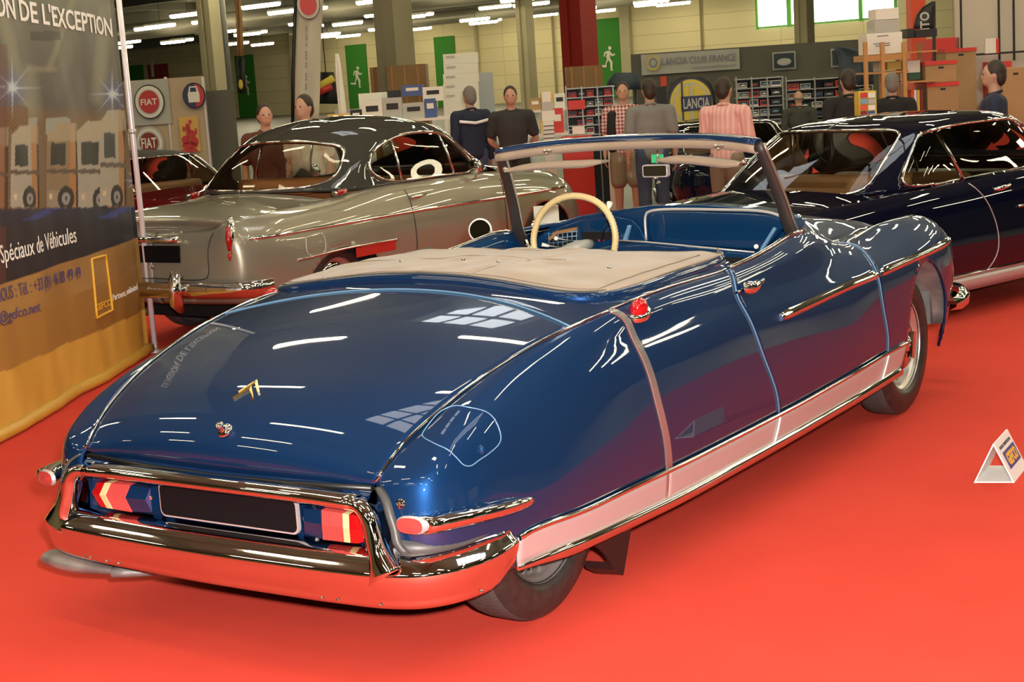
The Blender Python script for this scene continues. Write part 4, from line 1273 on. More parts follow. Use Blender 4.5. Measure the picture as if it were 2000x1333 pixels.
def squircle(u0, u1, v0, v1, p=4.0, skew=0.0):
    cu, cv, hu, hv = (u0 + u1) / 2, (v0 + v1) / 2, (u1 - u0) / 2, (v1 - v0) / 2
    def f(u, v):
        uu = u - skew * (v - cv)
        return (abs((uu - cu) / hu) ** p + abs((v - cv) / hv) ** p) ** (1 / p)
    f.c = (cu, cv); f.skew = skew
    return f

def greenhouse(S_, holes, nu=150, nv=44):
    """returns list of (name, verts, faces) for shell and each hole, sharing snapped borders; half side x>0"""
    U = np.linspace(0, len(S_.iu) - 1, nu); V = np.linspace(0, len(S_.iv) - 1, nv)
    uv = np.array([[(u, v) for v in V] for u in U])
    owner = -np.ones((nu - 1, nv - 1), int)
    for h, f in enumerate(holes):
        for i in range(nu - 1):
            for j in range(nv - 1):
                c = uv[i:i + 2, j:j + 2].reshape(-1, 2).mean(0)
                if f(*c) < 1: owner[i, j] = h
    out = uv.copy()
    for i in range(nu):
        for j in range(nv):
            own = set(owner[max(i - 1, 0):i + 1, max(j - 1, 0):j + 1].ravel())
            if len(own) > 1:
                hs = [h for h in own if h >= 0]
                f = holes[hs[0]]; cu, cv = f.c
                e = f(*uv[i, j])
                if e > 1e-3:
                    du, dv = uv[i, j] - np.array([cu, cv])
                    # scale about centre along sheared direction
                    k = 1 / e
                    if 0.75 < k < 1.35:
                        vv = cv + dv * k; uu = cu + f.skew * (vv - cv) + (du - f.skew * dv) * k
                        if i == 0: uu = uv[i, j][0]
                        if i == nu - 1: uu = uv[i, j][0]
                        out[i, j] = (uu, vv)
    pts = np.array([[S_.at(*out[i, j]) for j in range(nv)] for i in range(nu)])
    return pts, owner

def build_coupe(tagname, spec, fr, paint, roofpaint, seatm, label, parts=True, detail=True):
    x0, y0, h, s = fr
    root = empty(tagname, (x0, y0, 0), h); root.scale = (s, s, s)
    tag(root, label, 'car')
    LF = frame_fn(*fr)
    # lower body
    B = Surf(spec['body'], .045)
    pts = B.P; NUb, NVb = pts.shape[:2]
    arches = spec['arches']
    for mir in (False, True):
        V = pts.reshape(-1, 3).copy(); fs = []
        for i in range(NUb - 1):
            for j in range(NVb - 1):
                f = (i * NVb + j, i * NVb + j + 1, (i + 1) * NVb + j + 1, (i + 1) * NVb + j)
                if any(all(((V[q][1] - a[0]) / a[2]) ** 2 + ((V[q][2] - a[1]) / a[3]) ** 2 < 1 and V[q][0] > .5 for q in f) for a in arches): continue
                fs.append(f)
        for a in arches:
            for q in range(len(V)):
                if V[q, 0] > .5:
                    e = ((V[q, 1] - a[0]) / a[2]) ** 2 + ((V[q, 2] - a[1]) / a[3]) ** 2
                    if .4 < e < 1: k = 1 / math.sqrt(e); V[q, 1] = a[0] + (V[q, 1] - a[0]) * k; V[q, 2] = a[1] + (V[q, 2] - a[1]) * k
        if mir: V[:, 0] *= -1; fs = [f[::-1] for f in fs]
        o = MB().add(V, fs, True).build('body_side', paint, root)
        bm = bmesh.new(); bm.from_mesh(o.data); bmesh.ops.delete(bm, geom=[v for v in bm.verts if not v.link_faces], context='VERTS'); bm.to_mesh(o.data); bm.free()
        solid(o, .015, -1, spec['liner'])
        for a in arches:
            P = []
            for k in range(17):
                an = math.radians(-15 + 210 * k / 16)
                P.append([((-1 if mir else 1) * .80, a[0] + a[2] * 1.02 * math.cos(an), a[1] + a[3] * 1.02 * math.sin(an)), ((-1 if mir else 1) * .45, a[0] + a[2] * 1.02 * math.cos(an), a[1] + a[3] * 1.02 * math.sin(an))])
            MB().grid(np.array(P), True).build('wheel_arch', M['dark'], root)
    # decks: crest row joined across
    cr = pts[:, 0]
    def deck(ya, yb, crown, name, inner_y=None):
        rows = []
        idx = [i for i in range(NUb) if ya <= cr[i, 1] <= yb and (cr[i, 0] > .02 or i in (0, NUb - 1))]
        for i in idx:
            E = cr[i]; rows.append([[E[0] * t, E[1] + crown(E[1])[0] * (1 - t * t), E[2] + crown(E[1])[1] * (1 - abs(t) ** 2.2)] for t in np.linspace(-1, 1, 25)])
        o = MB().grid(np.array(rows), True).build(name, paint, root)
        return o
    tail = spec['tail_crown']; nose = spec['nose_crown']
    dk = deck(-5, spec['deck_y'], tail, 'boot_lid')
    deck(spec['hood_y'], 9, nose, 'bonnet')
    # greenhouse
    G = Surf(spec['roof'], .03)
    gp, own = greenhouse(G, spec['holes'])
    nu, nv = gp.shape[:2]
    for mir in (False, True):
        for h_ in range(-1, len(spec['holes'])):
            Pm = gp.reshape(-1, 3).copy()
            if mir: Pm[:, 0] *= -1
            fs = []
            for i in range(nu - 1):
                for j in range(nv - 1):
                    if own[i, j] == h_:
                        f = (i * nv + j, i * nv + j + 1, (i + 1) * nv + j + 1, (i + 1) * nv + j)
                        fs.append(f if mir else f[::-1])
            if not fs: continue
            nm = 'roof' if h_ < 0 else spec['hole_names'][h_]
            o = MB().add(Pm, fs, True).build(nm, roofpaint if h_ < 0 else spec.get('glass', M['glassd']), root)
            bm = bmesh.new(); bm.from_mesh(o.data); bmesh.ops.delete(bm, geom=[v for v in bm.verts if not v.link_faces], context='VERTS')
            bed_ = [e for e in bm.edges if len(e.link_faces) == 1]
            if h_ >= 0:
                # chrome surround following the glass border
                tb2 = MB(); done = set()
                adj = {}
                for e in bed_:
                    a, b = e.verts[0].index, e.verts[1].index
                    if abs(e.verts[0].co.x) < 1e-4 and abs(e.verts[1].co.x) < 1e-4: continue
                    adj.setdefault(a, []).append(b); adj.setdefault(b, []).append(a)
                bm.verts.ensure_lookup_table()
                seen = set(); ends = [k for k in adj if len(adj[k]) == 1] or list(adj)[:1]
                cur = ends[0]; path = [cur]; seen.add(cur)
                while True:
                    nx = [q for q in adj[cur] if q not in seen]
                    if not nx: break
                    cur = nx[0]; seen.add(cur); path.append(cur)
                bm.verts.index_update()
                pp = [np.array(bm.verts[q].co) for q in path]
                if len(pp) > 4: tb2.tube(pp, .011, 6, closed=(len(ends) == 1 and len(adj[ends[0]]) == 2)).build('window_trim', M['chrome'], o)
            bm.to_mesh(o.data); bm.free()
            if h_ < 0: solid(o, .02, -1, spec['liner'])
    # interior
    MB().box(-.62, .62, spec['deck_y'] + .05, spec['hood_y'] - .1, .28, .32).build('cabin_floor', M['dark'], root)
    for (yy, tall) in spec['seats']:
        o = MB().box(-.58, .58, yy, yy + .16, .35, tall).build('seat', seatm, root); bevel(o, .05, 3)
    if spec.get('shelf'): MB().box(-.42, .42, spec['deck_y'] + .10, spec['deck_y'] + .42, spec['shelf'] - .02, spec['shelf']).build('parcel_shelf', seatm, root)
    yd_ = spec['dash_y']
    o = MB().box(-.64, .64, yd_, yd_ + .25, .74, .93).build('dashboard', spec['dashm'], root); bevel(o, .05, 3)
    ring = [(-.34 + .19 * math.cos(a), yd_ - .16 + .06 * math.sin(a), .90 + .18 * math.sin(a)) for a in [2 * math.pi * k / 40 for k in range(40)]]
    sw_ = MB().tube(ring, .011, 8, closed=True).build('steering_wheel', spec['wheelm'], root)
    MB().tube([(-.34, yd_ + .04, .86), (-.34, yd_ - .16, .90)], .03, 10).build('steering_column', M['grey'], sw_)
    MB().tube([(-.53, yd_ - .16, .90), (-.34, yd_ - .17, .89), (-.15, yd_ - .16, .90)], .008, 6).build('spoke', spec['wheelm'], sw_)
    MB().box(-.55, .55, -.6, spec['hood_y'] + .6, .18, .26).build('underbody', M['dark'], root)
    for yy in spec['wheels']:
        for s_ in (1, -1):
            wheel('wheel', (s_ * .755, yy, .315), .315, s_ * .15, root, spokes=0, disc=True)
    return root, LF, B, G, dk

cr_x = lambda *a: a
# ---- silver-grey two-tone coupe
body = [  # columns from tail centre round the side to the nose centre; rows crest -> sill
 [(0, -.93, .80), (0, -.975, .74), (0, -.995, .64), (0, -1.0, .52), (0, -.99, .42), (0, -.93, .32)],
 [(.30, -.925, .805), (.30, -.97, .74), (.30, -.99, .64), (.30, -.995, .52), (.30, -.985, .42), (.30, -.92, .32)],
 [(.52, -.915, .83), (.54, -.96, .75), (.55, -.975, .64), (.56, -.98, .52), (.56, -.97, .42), (.55, -.90, .32)],
 [(.62, -.93, .865), (.68, -.945, .77), (.71, -.94, .64), (.72, -.935, .52), (.71, -.92, .42), (.68, -.86, .32)],
 [(.655, -.82, .885), (.745, -.80, .80), (.785, -.80, .66), (.785, -.80, .53), (.77, -.79, .42), (.74, -.76, .31)],
 [(.665, -.50, .90), (.760, -.50, .84), (.810, -.50, .72), (.825, -.50, .56), (.82, -.50, .42), (.78, -.50, .29)],
 [(.675, .0, .915), (.765, .0, .87), (.820, .0, .75), (.835, .0, .58), (.83, .0, .42), (.79, .0, .27)],
 [(.710, .40, .945), (.775, .4, .89), (.825, .4, .76), (.838, .4, .60), (.83, .4, .42), (.79, .4, .25)],
 [(.720, 1.0, .95), (.785, 1.0, .90), (.828, 1.0, .76), (.84, 1.0, .60), (.83, 1.0, .42), (.79, 1.0, .25)],
 [(.715, 1.75, .945), (.785, 1.75, .89), (.825, 1.75, .75), (.838, 1.75, .60), (.83, 1.75, .42), (.79, 1.75, .25)],
 [(.695, 2.2, .925), (.770, 2.2, .87), (.815, 2.2, .74), (.83, 2.2, .58), (.825, 2.2, .42), (.79, 2.2, .27)],
 [(.670, 2.7, .885), (.750, 2.7, .83), (.80, 2.7, .72), (.82, 2.7, .58), (.82, 2.7, .42), (.78, 2.7, .29)],
 [(.62, 3.05, .845), (.70, 3.08, .78), (.755, 3.10, .69), (.79, 3.1, .56), (.79, 3.1, .42), (.75, 3.05, .31)],
 [(.52, 3.20, .82), (.60, 3.26, .76), (.64, 3.30, .68), (.68, 3.32, .55), (.68, 3.32, .42), (.64, 3.25, .32)],
 [(.28, 3.22, .80), (.30, 3.30, .74), (.32, 3.36, .66), (.34, 3.38, .55), (.34, 3.38, .42), (.32, 3.30, .32)],
 [(0, 3.22, .80), (0, 3.31, .74), (0, 3.37, .66), (0, 3.40, .55), (0, 3.40, .42), (0, 3.32, .32)]]
roofA = np.array([
 [(0, -.10, .975), (.30, -.06, .975), (.50, .05, .97), (.62, .20, .955), (.70, .40, .945), (.71, .9, .95), (.71, 1.5, .95), (.70, 1.85, .94), (.62, 2.1, .95), (.35, 2.32, .96), (0, 2.38, .96)],
 [(0, .03, 1.12), (.28, .07, 1.12), (.46, .18, 1.12), (.57, .32, 1.12), (.645, .44, 1.12), (.655, .95, 1.12), (.655, 1.5, 1.12), (.63, 1.70, 1.12), (.54, 1.90, 1.12), (.3, 2.10, 1.13), (0, 2.16, 1.13)],
 [(0, .24, 1.27), (.25, .27, 1.265), (.42, .35, 1.25), (.52, .47, 1.245), (.60, .62, 1.25), (.61, 1.0, 1.27), (.60, 1.40, 1.27), (.57, 1.58, 1.26), (.48, 1.74, 1.27), (.27, 1.92, 1.28), (0, 1.97, 1.28)],
 [(0, .42, 1.36), (.22, .44, 1.355), (.37, .50, 1.345), (.46, .60, 1.34), (.52, .75, 1.345), (.535, 1.05, 1.365), (.525, 1.33, 1.36), (.49, 1.48, 1.345), (.41, 1.60, 1.35), (.22, 1.74, 1.36), (0, 1.79, 1.365)],
 [(0, .62, 1.425), (.15, .65, 1.425), (.24, .70, 1.415), (.30, .78, 1.415), (.34, .87, 1.42), (.35, 1.05, 1.43), (.34, 1.22, 1.425), (.31, 1.33, 1.415), (.25, 1.42, 1.41), (.14, 1.52, 1.405), (0, 1.56, 1.405)],
 [(0, .80, 1.45), (0, .82, 1.45), (0, .85, 1.45), (0, .89, 1.452), (0, .94, 1.455), (0, 1.05, 1.455), (0, 1.15, 1.453), (0, 1.2, 1.45), (0, 1.25, 1.447), (0, 1.3, 1.445), (0, 1.33, 1.443)]]).transpose(1, 0, 2)
M['champ'] = mat('champagne_grey_paint', (.28, .26, .20), .32, .45, 1.0, spec=.0)
M['roofg'] = mat('dark_grey_roof_paint', (.048, .047, .040), .45, .0, 1.0, spec=.0, coat_rough=.01)
M['cloth'] = mat('orange_brown_upholstery', (.30, .11, .035), .6, bump=(30, .4, .01))
M['dashg'] = mat('pale_grey_dash', (.42, .42, .37), .4)
M['liner'] = mat('grey_headlining', (.16, .15, .13), .9)
M['linerd'] = mat('brown_headlining', (.07, .05, .035), .9)
specA = dict(liner=M['liner'], body=body, roof=roofA, arches=[(0.0, .30, .43, .29), (2.62, .32, .40, .32)], deck_y=.02, hood_y=2.1,
    tail_crown=lambda y: (np.interp(y, [-.95, -.3, .1], [-.0, -.05, -.12]), np.interp(y, [-.95, -.6, .1], [.012, .045, .06])),
    nose_crown=lambda y: (np.interp(y, [2.1, 3.2], [.30, .02]), np.interp(y, [2.1, 3.2], [.06, .03])),
    holes=[squircle(-3.05, 3.05, .10, 2.35, 3.2), squircle(4.25, 7.3, .06, 2.22, 3.4, skew=.0), squircle(7.75, 12.25, .12, 2.5, 4)], hole_names=['rear_window', 'side_window', 'front_windscreen'],
    seats=[(.46, 1.03), (1.10, .98)], shelf=.965, dash_y=1.70, dashm=M['dashg'], wheelm=M['grey'], wheels=[0.0, 2.62])
sc_, FA, BA, GA, dkA = build_coupe('saloon_coupe', specA, (-4.63, 4.538, .014, 1.034), M['champ'], M['roofg'], M['cloth'],
    'champagne grey coupe with dark grey roof seen from behind, left of the convertible')
bvA = BVHTree.FromPolygons([tuple(p) for p in BA.P.reshape(-1, 3)], [(i * BA.P.shape[1] + j, i * BA.P.shape[1] + j + 1, (i + 1) * BA.P.shape[1] + j + 1, (i + 1) * BA.P.shape[1] + j) for i in range(BA.P.shape[0] - 1) for j in range(BA.P.shape[1] - 1)])
def on_side(bv, y, z, off=0.0):
    h_ = bv.ray_cast(Vector((2, y, z)), Vector((-1, 0, 0)))
    return np.array([(h_[0].x if h_[0] else .83) + off, y, z])
def sidebead(bv, pts, name, m, r, parent, n=30, off=.002, both=True, sy=1.0):
    P = [on_side(bv, q[1], q[2], off) for q in cspline([(0, a, b) for a, b in pts], n)]
    for mir in ((False, True) if both else (False,)):
        MB().tube(mirx(P) if mir else P, r, 6, sy=sy).build(name, m, parent)
sidebead(bvA, [(-.86, .742), (.8, .748), (1.9, .735), (3.0, .725)], 'side_strip', M['chrome'], .010, sc_, off=.003, sy=1.3)
sidebead(bvA, [(-.50, .562), (.0, .578), (.58, .572)], 'arch_strip', M['chrome'], .010, sc_, off=.003)
o = MB()
P = [[on_side(bvA, y, .565, .002), on_side(bvA, y, .50, .002)] for y in np.linspace(.10, .55, 8)]
M['redflash'] = mat('red_side_flash', (.42, .02, .015), .3, coat=.5)
MB().grid(np.array(P), True).build('side_flash', M['redflash'], sc_)
sidebead(bvA, [(.78, .91), (.79, .80), (.80, .55), (.80, .30)], 'door_gap', M['black'], .003, sc_)
sidebead(bvA, [(2.02, .88), (2.0, .70), (2.0, .45), (2.0, .30)], 'door_gap', M['black'], .003, sc_)
sidebead(bvA, [(-.03 - .36, .70), (-.39, .59), (-.22, .59), (-.22, .70), (-.39, .70)], 'fuel_flap', M['alu'], .003, sc_, n=41, both=False)
# lamps, bumpers, plate
for s_ in (1, -1):
    lens = [(s_ * .655, -.945, z) for z in (.615, .65, .70, .76, .82, .855)]
    a = MB().tube([(s_ * .655, -.905, .60), (s_ * .665, -.925, .66), (s_ * .665, -.920, .76), (s_ * .648, -.905, .86), (s_ * .645, -.89, .885)], .04, 12, radii=[.022, .036, .038, .034, .018], sx=.75).build('tail_lamp', M['chrome'], sc_)
    MB().tube([(s_ * .662, -.945, .68), (s_ * .665, -.950, .75), (s_ * .655, -.935, .83)], .03, 12, radii=[.022, .03, .022], sx=.8).build('red_lens', M['redlens'], a)
    MB().tube([(s_ * .660, -.945, .615), (s_ * .662, -.950, .64), (s_ * .662, -.948, .665)], .02, 12, radii=[.016, .022, .016], sx=.8).build('reflector', M['redlens'], a)
    MB().tube([(s_ * .70, .12, .945), (s_ * .705, .20, .955)], .018, 10).build('marker_lamp', M['redlens'], sc_)
    MB().tube([(s_ * .70, .07, .945), (s_ * .70, .12, .945)], .016, 10).build('lamp_base', M['chrome'], sc_)
bpA = np.array(cspline([(-.86, -.80, .44), (-.84, -.98, .44), (-.6, -1.07, .44), (0, -1.10, .44), (.6, -1.07, .44), (.84, -.98, .44), (.86, -.80, .44)], 50))
rows = []
for i, p_ in enumerate(bpA):
    t = bpA[min(i + 1, 49)] - bpA[max(i - 1, 0)]; t /= np.linalg.norm(t); nn = np.array([t[1], -t[0], 0])
    rows.append([p_ + nn * a + np.array([0, 0, b_]) for a, b_ in ((-.03, .045), (0, .05), (.02, .03), (.028, 0), (.02, -.03), (0, -.055), (-.03, -.06))])
bA_ = MB().grid(np.array(rows), True).build('rear_bumper', M['chrome'], sc_)
for xx in (-.40, .34):
    MB().tube([(xx, -1.08, .52), (xx, -1.13, .54), (xx, -1.15, .46), (xx, -1.14, .36), (xx, -1.10, .31)], .04, 12, radii=[.022, .038, .046, .046, .03]).build('bumper_guard', M['chrome'], bA_)
MB().box(-.26, .26, -1.005, -.985, .605, .715).build('number_plate', M['plate'], sc_)
MB().tube([(-.26, -1.005, .755), (0, -1.01, .757), (.28, -1.005, .755)], .022, 10).build('plate_lamp', M['chrome'], sc_)
MB().lathe([(0, .012), (.014, .01), (.018, 0)], (.0, -.995, .575), (0, -1, 0), 14).build('boot_lock', M['chrome'], sc_)
MB().tube(cspline([(.49, -.45, .915), (.52, -.70, .875), (.52, -.93, .80), (.515, -.99, .70), (.50, -1.0, .52), (.46, -1.0, .50), (0, -1.005, .50), (-.46, -1.0, .50)], 40), .003, 5).build('lid_gap', M['black'], dkA)
MB().tube([(-.2, -.85, .26), (-.2, -1.05, .25)], .028, 10).build('exhaust_pipe', M['dull'], sc_)
# window divisions, handle, mirror
for s_ in (1, -1):
    for (ya, yb) in ((.84, .86), (1.50, 1.46)):
        a = np.array([s_ * .715, ya, .955]); b_ = np.array([s_ * .622, yb, 1.27]); mdl = (a + b_) / 2 + np.array([s_ * .012, 0, 0])
        MB().tube([a, mdl, b_], .010, 8).build('window_divider', M['chrome'], sc_)
    MB().tube([on_side(bvA, .80, .845, .0) * [s_, 1, 1], on_side(bvA, .84, .848, .03) * [s_, 1, 1], on_side(bvA, .96, .858, .03) * [s_, 1, 1]], .012, 8, radii=[.012, .016, .009]).build('door_handle', M['chrome'], sc_)
    m_ = MB().lathe([(0, -.02), (.05, -.012), (.062, .0), (.058, .006), (0, .006)], (s_ * .80, 1.66, 1.00), (0, -1, .05), 20).build('door_mirror', M['chrome'], sc_)
    MB().tube([(s_ * .80, 1.67, .95), (s_ * .775, 1.68, .90)], .008, 8).build('mirror_stem', M['chrome'], m_)

# ---- dark blue coupe at right
bodyB = []
for c in body: bodyB.append([list(q) for q in c])
bodyB = [
 [(0, -1.17, .86), (0, -1.24, .78), (0, -1.26, .66), (0, -1.26, .50), (0, -1.22, .36), (0, -1.16, .30)],
 [(.40, -1.15, .865), (.42, -1.22, .78), (.43, -1.24, .66), (.43, -1.24, .50), (.42, -1.20, .36), (.42, -1.14, .30)],
 [(.64, -1.08, .875), (.70, -1.13, .79), (.73, -1.14, .66), (.73, -1.14, .50), (.71, -1.10, .36), (.70, -1.07, .30)],
 [(.71, -.85, .885), (.78, -.85, .82), (.83, -.85, .67), (.84, -.85, .50), (.81, -.85, .36), (.78, -.85, .28)],
 [(.73, -.4, .90), (.80, -.4, .84), (.850, -.4, .68), (.865, -.4, .50), (.84, -.4, .36), (.80, -.4, .28)],
 [(.74, .2, .93), (.81, .2, .87), (.858, .2, .69), (.875, .2, .50), (.845, .2, .36), (.80, .2, .28)],
 [(.745, .9, .945), (.815, .9, .88), (.862, .9, .69), (.880, .9, .49), (.85, .9, .36), (.80, .9, .28)],
 [(.745, 1.6, .965), (.815, 1.6, .90), (.862, 1.6, .70), (.880, 1.6, .49), (.85, 1.6, .36), (.80, 1.6, .28)],
 [(.735, 2.2, .965), (.81, 2.2, .89), (.855, 2.2, .70), (.87, 2.2, .49), (.845, 2.2, .36), (.80, 2.2, .28)],
 [(.71, 2.8, .93), (.79, 2.8, .86), (.835, 2.8, .69), (.85, 2.8, .49), (.83, 2.8, .36), (.79, 2.8, .28)],
 [(.68, 3.3, .90), (.75, 3.33, .83), (.80, 3.35, .68), (.81, 3.35, .49), (.79, 3.32, .36), (.76, 3.3, .28)],
 [(.35, 3.42, .87), (.38, 3.50, .80), (.40, 3.54, .66), (.40, 3.54, .49), (.40, 3.50, .36), (.38, 3.44, .30)],
 [(0, 3.44, .86), (0, 3.53, .79), (0, 3.57, .66), (0, 3.57, .49), (0, 3.53, .36), (0, 3.46, .30)]]
roofB = np.array([
 [(0, -.18, .925), (.30, -.15, .925), (.52, -.08, .925), (.62, .02, .925), (.72, .22, .93), (.735, .8, .945), (.735, 1.4, .96), (.73, 2.05, .97), (.64, 2.38, .97), (.35, 2.6, .97), (0, 2.66, .97)],
 [(0, .08, 1.10), (.29, .10, 1.10), (.50, .17, 1.10), (.585, .26, 1.10), (.68, .40, 1.10), (.70, .85, 1.10), (.70, 1.4, 1.11), (.68, 1.90, 1.12), (.59, 2.18, 1.12), (.32, 2.38, 1.12), (0, 2.43, 1.12)],
 [(0, .36, 1.27), (.27, .37, 1.27), (.46, .43, 1.265), (.545, .50, 1.26), (.625, .60, 1.255), (.64, .95, 1.27), (.64, 1.4, 1.28), (.62, 1.76, 1.28), (.53, 1.98, 1.28), (.28, 2.13, 1.28), (0, 2.18, 1.28)],
 [(0, .50, 1.345), (.25, .51, 1.34), (.43, .56, 1.335), (.51, .62, 1.325), (.58, .70, 1.32), (.595, 1.0, 1.335), (.59, 1.4, 1.345), (.56, 1.70, 1.345), (.48, 1.88, 1.345), (.25, 2.0, 1.345), (0, 2.04, 1.345)],
 [(0, .72, 1.385), (.15, .73, 1.383), (.26, .76, 1.38), (.33, .82, 1.378), (.38, .9, 1.378), (.40, 1.1, 1.385), (.39, 1.4, 1.39), (.36, 1.6, 1.39), (.3, 1.72, 1.385), (.15, 1.83, 1.385), (0, 1.86, 1.38)],
 [(0, .95, 1.40), (0, .97, 1.40), (0, 1.0, 1.40), (0, 1.05, 1.402), (0, 1.1, 1.403), (0, 1.25, 1.405), (0, 1.4, 1.405), (0, 1.48, 1.403), (0, 1.55, 1.40), (0, 1.6, 1.40), (0, 1.65, 1.40)]]).transpose(1, 0, 2)
M['navy'] = mat('near_black_navy_paint', (.003, .004, .014), .5, .0, 1.0, spec=.0, coat_rough=.01)
M['dashd'] = mat('dark_brown_dash', (.03, .02, .015), .35)
specB = dict(glass=M['glassd2'], liner=M['linerd'], body=bodyB, roof=roofB, arches=[(-.42, .30, .36, .30), (2.62, .32, .37, .32)], deck_y=.0, hood_y=2.2,
    tail_crown=lambda y: (np.interp(y, [-1.4, .1], [0, -.15]), np.interp(y, [-1.4, -.9, .1], [.01, .05, .05])),
    nose_crown=lambda y: (np.interp(y, [2.2, 3.4], [.35, .0]), np.interp(y, [2.2, 3.4], [.04, .02])),
    holes=[squircle(-3.1, 3.1, .05, 2.75, 7), squircle(4.05, 7.4, .05, 2.55, 7), squircle(7.9, 12.1, .1, 2.7, 5)], hole_names=['rear_window', 'side_window', 'front_windscreen'],
    seats=[(.50, 1.01), (1.20, .97)], shelf=.93, dash_y=1.85, dashm=M['dashd'], wheelm=M['dashd'], wheels=[-.42, 2.62])
bl_, FB, BB_, GB, dkB = build_coupe('hardtop_coupe', specB, (-.746, 5.319, -.279, .93), M['navy'], M['navy'], M['leather'],
    'very dark navy hardtop coupe with chrome window frames, right behind the convertible')
bvB = BVHTree.FromPolygons([tuple(p) for p in BB_.P.reshape(-1, 3)], [(i * BB_.P.shape[1] + j, i * BB_.P.shape[1] + j + 1, (i + 1) * BB_.P.shape[1] + j + 1, (i + 1) * BB_.P.shape[1] + j) for i in range(BB_.P.shape[0] - 1) for j in range(BB_.P.shape[1] - 1)])
sidebead(bvB, [(.98, .92), (1.10, .78), (1.17, .62), (1.18, .44), (1.14, .30)], 'door_gap', M['alu'], .0035, bl_)
for s_ in (1, -1):
    MB().tube([(s_ * .745, .98, .94), (s_ * .69, .92, 1.11), (s_ * .625, .86, 1.275)], .013, 8).build('window_divider', M['chrome'], bl_)
    P = [[(s_ * .812, y, .29), (s_ * .820, y, .25), (s_ * .80, y, .185)] for y in np.linspace(-.05, 2.2, 20)]
    o = MB().grid(np.array(P), True).build('sill_plate', M['alu'], bl_); solid(o, .006)
    MB().tube([on_side(bvB, y, .30, .004) * [s_, 1, 1] for y in np.linspace(-.05, 2.2, 20)], .009, 6).build('sill_moulding', M['chrome'], bl_)
    a0 = on_side(bvB, 1.20, .855, .0) * [s_, 1, 1]; a1 = on_side(bvB, 1.24, .86, .035) * [s_, 1, 1]; a2 = on_side(bvB, 1.36, .872, .035) * [s_, 1, 1]; a3 = on_side(bvB, 1.42, .875, .0) * [s_, 1, 1]
    MB().tube([a0, a1, a2, a3], .012, 8, radii=[.014, .018, .013, .008]).build('door_handle', M['chrome'], bl_)
    MB().tube([on_side(bvB, y, .715, .004) * [s_, 1, 1] for y in np.linspace(1.45, 2.4, 14)], .010, 6).build('side_strip', M['chrome'], bl_)
b = MB()
for k in range(9):
    b.lathe([(0, .01), (.020, .006), (.026, 0)], (-.45 + k * .09, 1.85, .86 + .02 * (k % 2)), (0, -1, .2), 12)
for k in range(4):
    MB().lathe([(0, .012), (.022, .008), (.030, 0)], (-.10 + k * .085, 1.845, .87), (0, -1, .2), 14).build('dial', M['chrome'], bl_)
# ================================================================ people
M['skin'] = mat('skin', (.50, .28, .19), .55)
M['jeans'] = mat('blue_denim', (.05, .075, .14), .8, noise=(20, (.04, .06, .11)))
M['navyc'] = mat('navy_cloth', (.012, .018, .045), .8)
M['blackc'] = mat('black_cloth', (.012, .012, .012), .85)
M['charcoal'] = mat('charcoal_cloth', (.030, .028, .026), .85)
M['greyt'] = mat('grey_jersey', (.20, .20, .185), .85)
M['khaki'] = mat('khaki_cloth', (.25, .20, .13), .85)
M['olive'] = mat('dark_olive_cloth', (.045, .047, .035), .8)
M['brownc'] = mat('dark_red_brown_cloth', (.10, .03, .02), .85)
M['whitec'] = mat('reflective_white_band', (.9, .9, .9), .5)
M['hairb'] = mat('dark_brown_hair', (.03, .018, .010), .6)
M['hairg'] = mat('grey_hair', (.18, .16, .14), .7)
M['shoe'] = mat('dark_shoe_leather', (.03, .02, .015), .5)
def check_mat(name, base, stripe, sc1, sc2, w1=.45):
    m = bpy.data.materials.new(name); m.use_nodes = True; nt = m.node_tree; b = nt.nodes['Principled BSDF']; b.inputs['Roughness'].default_value = .85
    tc = nt.nodes.new('ShaderNodeTexCoord'); mixs = []
    fac = []
    for ax, sc in (('X', sc1), ('Z', sc2)):
        w_ = nt.nodes.new('ShaderNodeTexWave'); w_.bands_direction = ax; w_.inputs['Scale'].default_value = sc
        nt.links.new(tc.outputs['Object'], w_.inputs['Vector'])
        r = nt.nodes.new('ShaderNodeMath'); r.operation = 'GREATER_THAN'; r.inputs[1].default_value = w1
        nt.links.new(w_.outputs['Fac'], r.inputs[0]); fac.append(r)
    ad = nt.nodes.new('ShaderNodeMath'); ad.operation = 'ADD'; nt.links.new(fac[0].outputs[0], ad.inputs[0]); nt.links.new(fac[1].outputs[0], ad.inputs[1])
    ml = nt.nodes.new('ShaderNodeMath'); ml.operation = 'MULTIPLY'; ml.inputs[1].default_value = .5; nt.links.new(ad.outputs[0], ml.inputs[0])
    mx = nt.nodes.new('ShaderNodeMix'); mx.data_type = 'RGBA'
    mx.inputs[6].default_value = (*base, 1); mx.inputs[7].default_value = (*stripe, 1)
    nt.links.new(ml.outputs[0], mx.inputs[0]); nt.links.new(mx.outputs[2], b.inputs['Base Color'])
    return m
M['plaid'] = check_mat('red_white_plaid', (.62, .55, .50), (.28, .02, .025), 7, 7, .5)
M['pink'] = check_mat('pink_striped_shirt', (.72, .36, .33), (.80, .62, .58), 6, 0.0, .62)

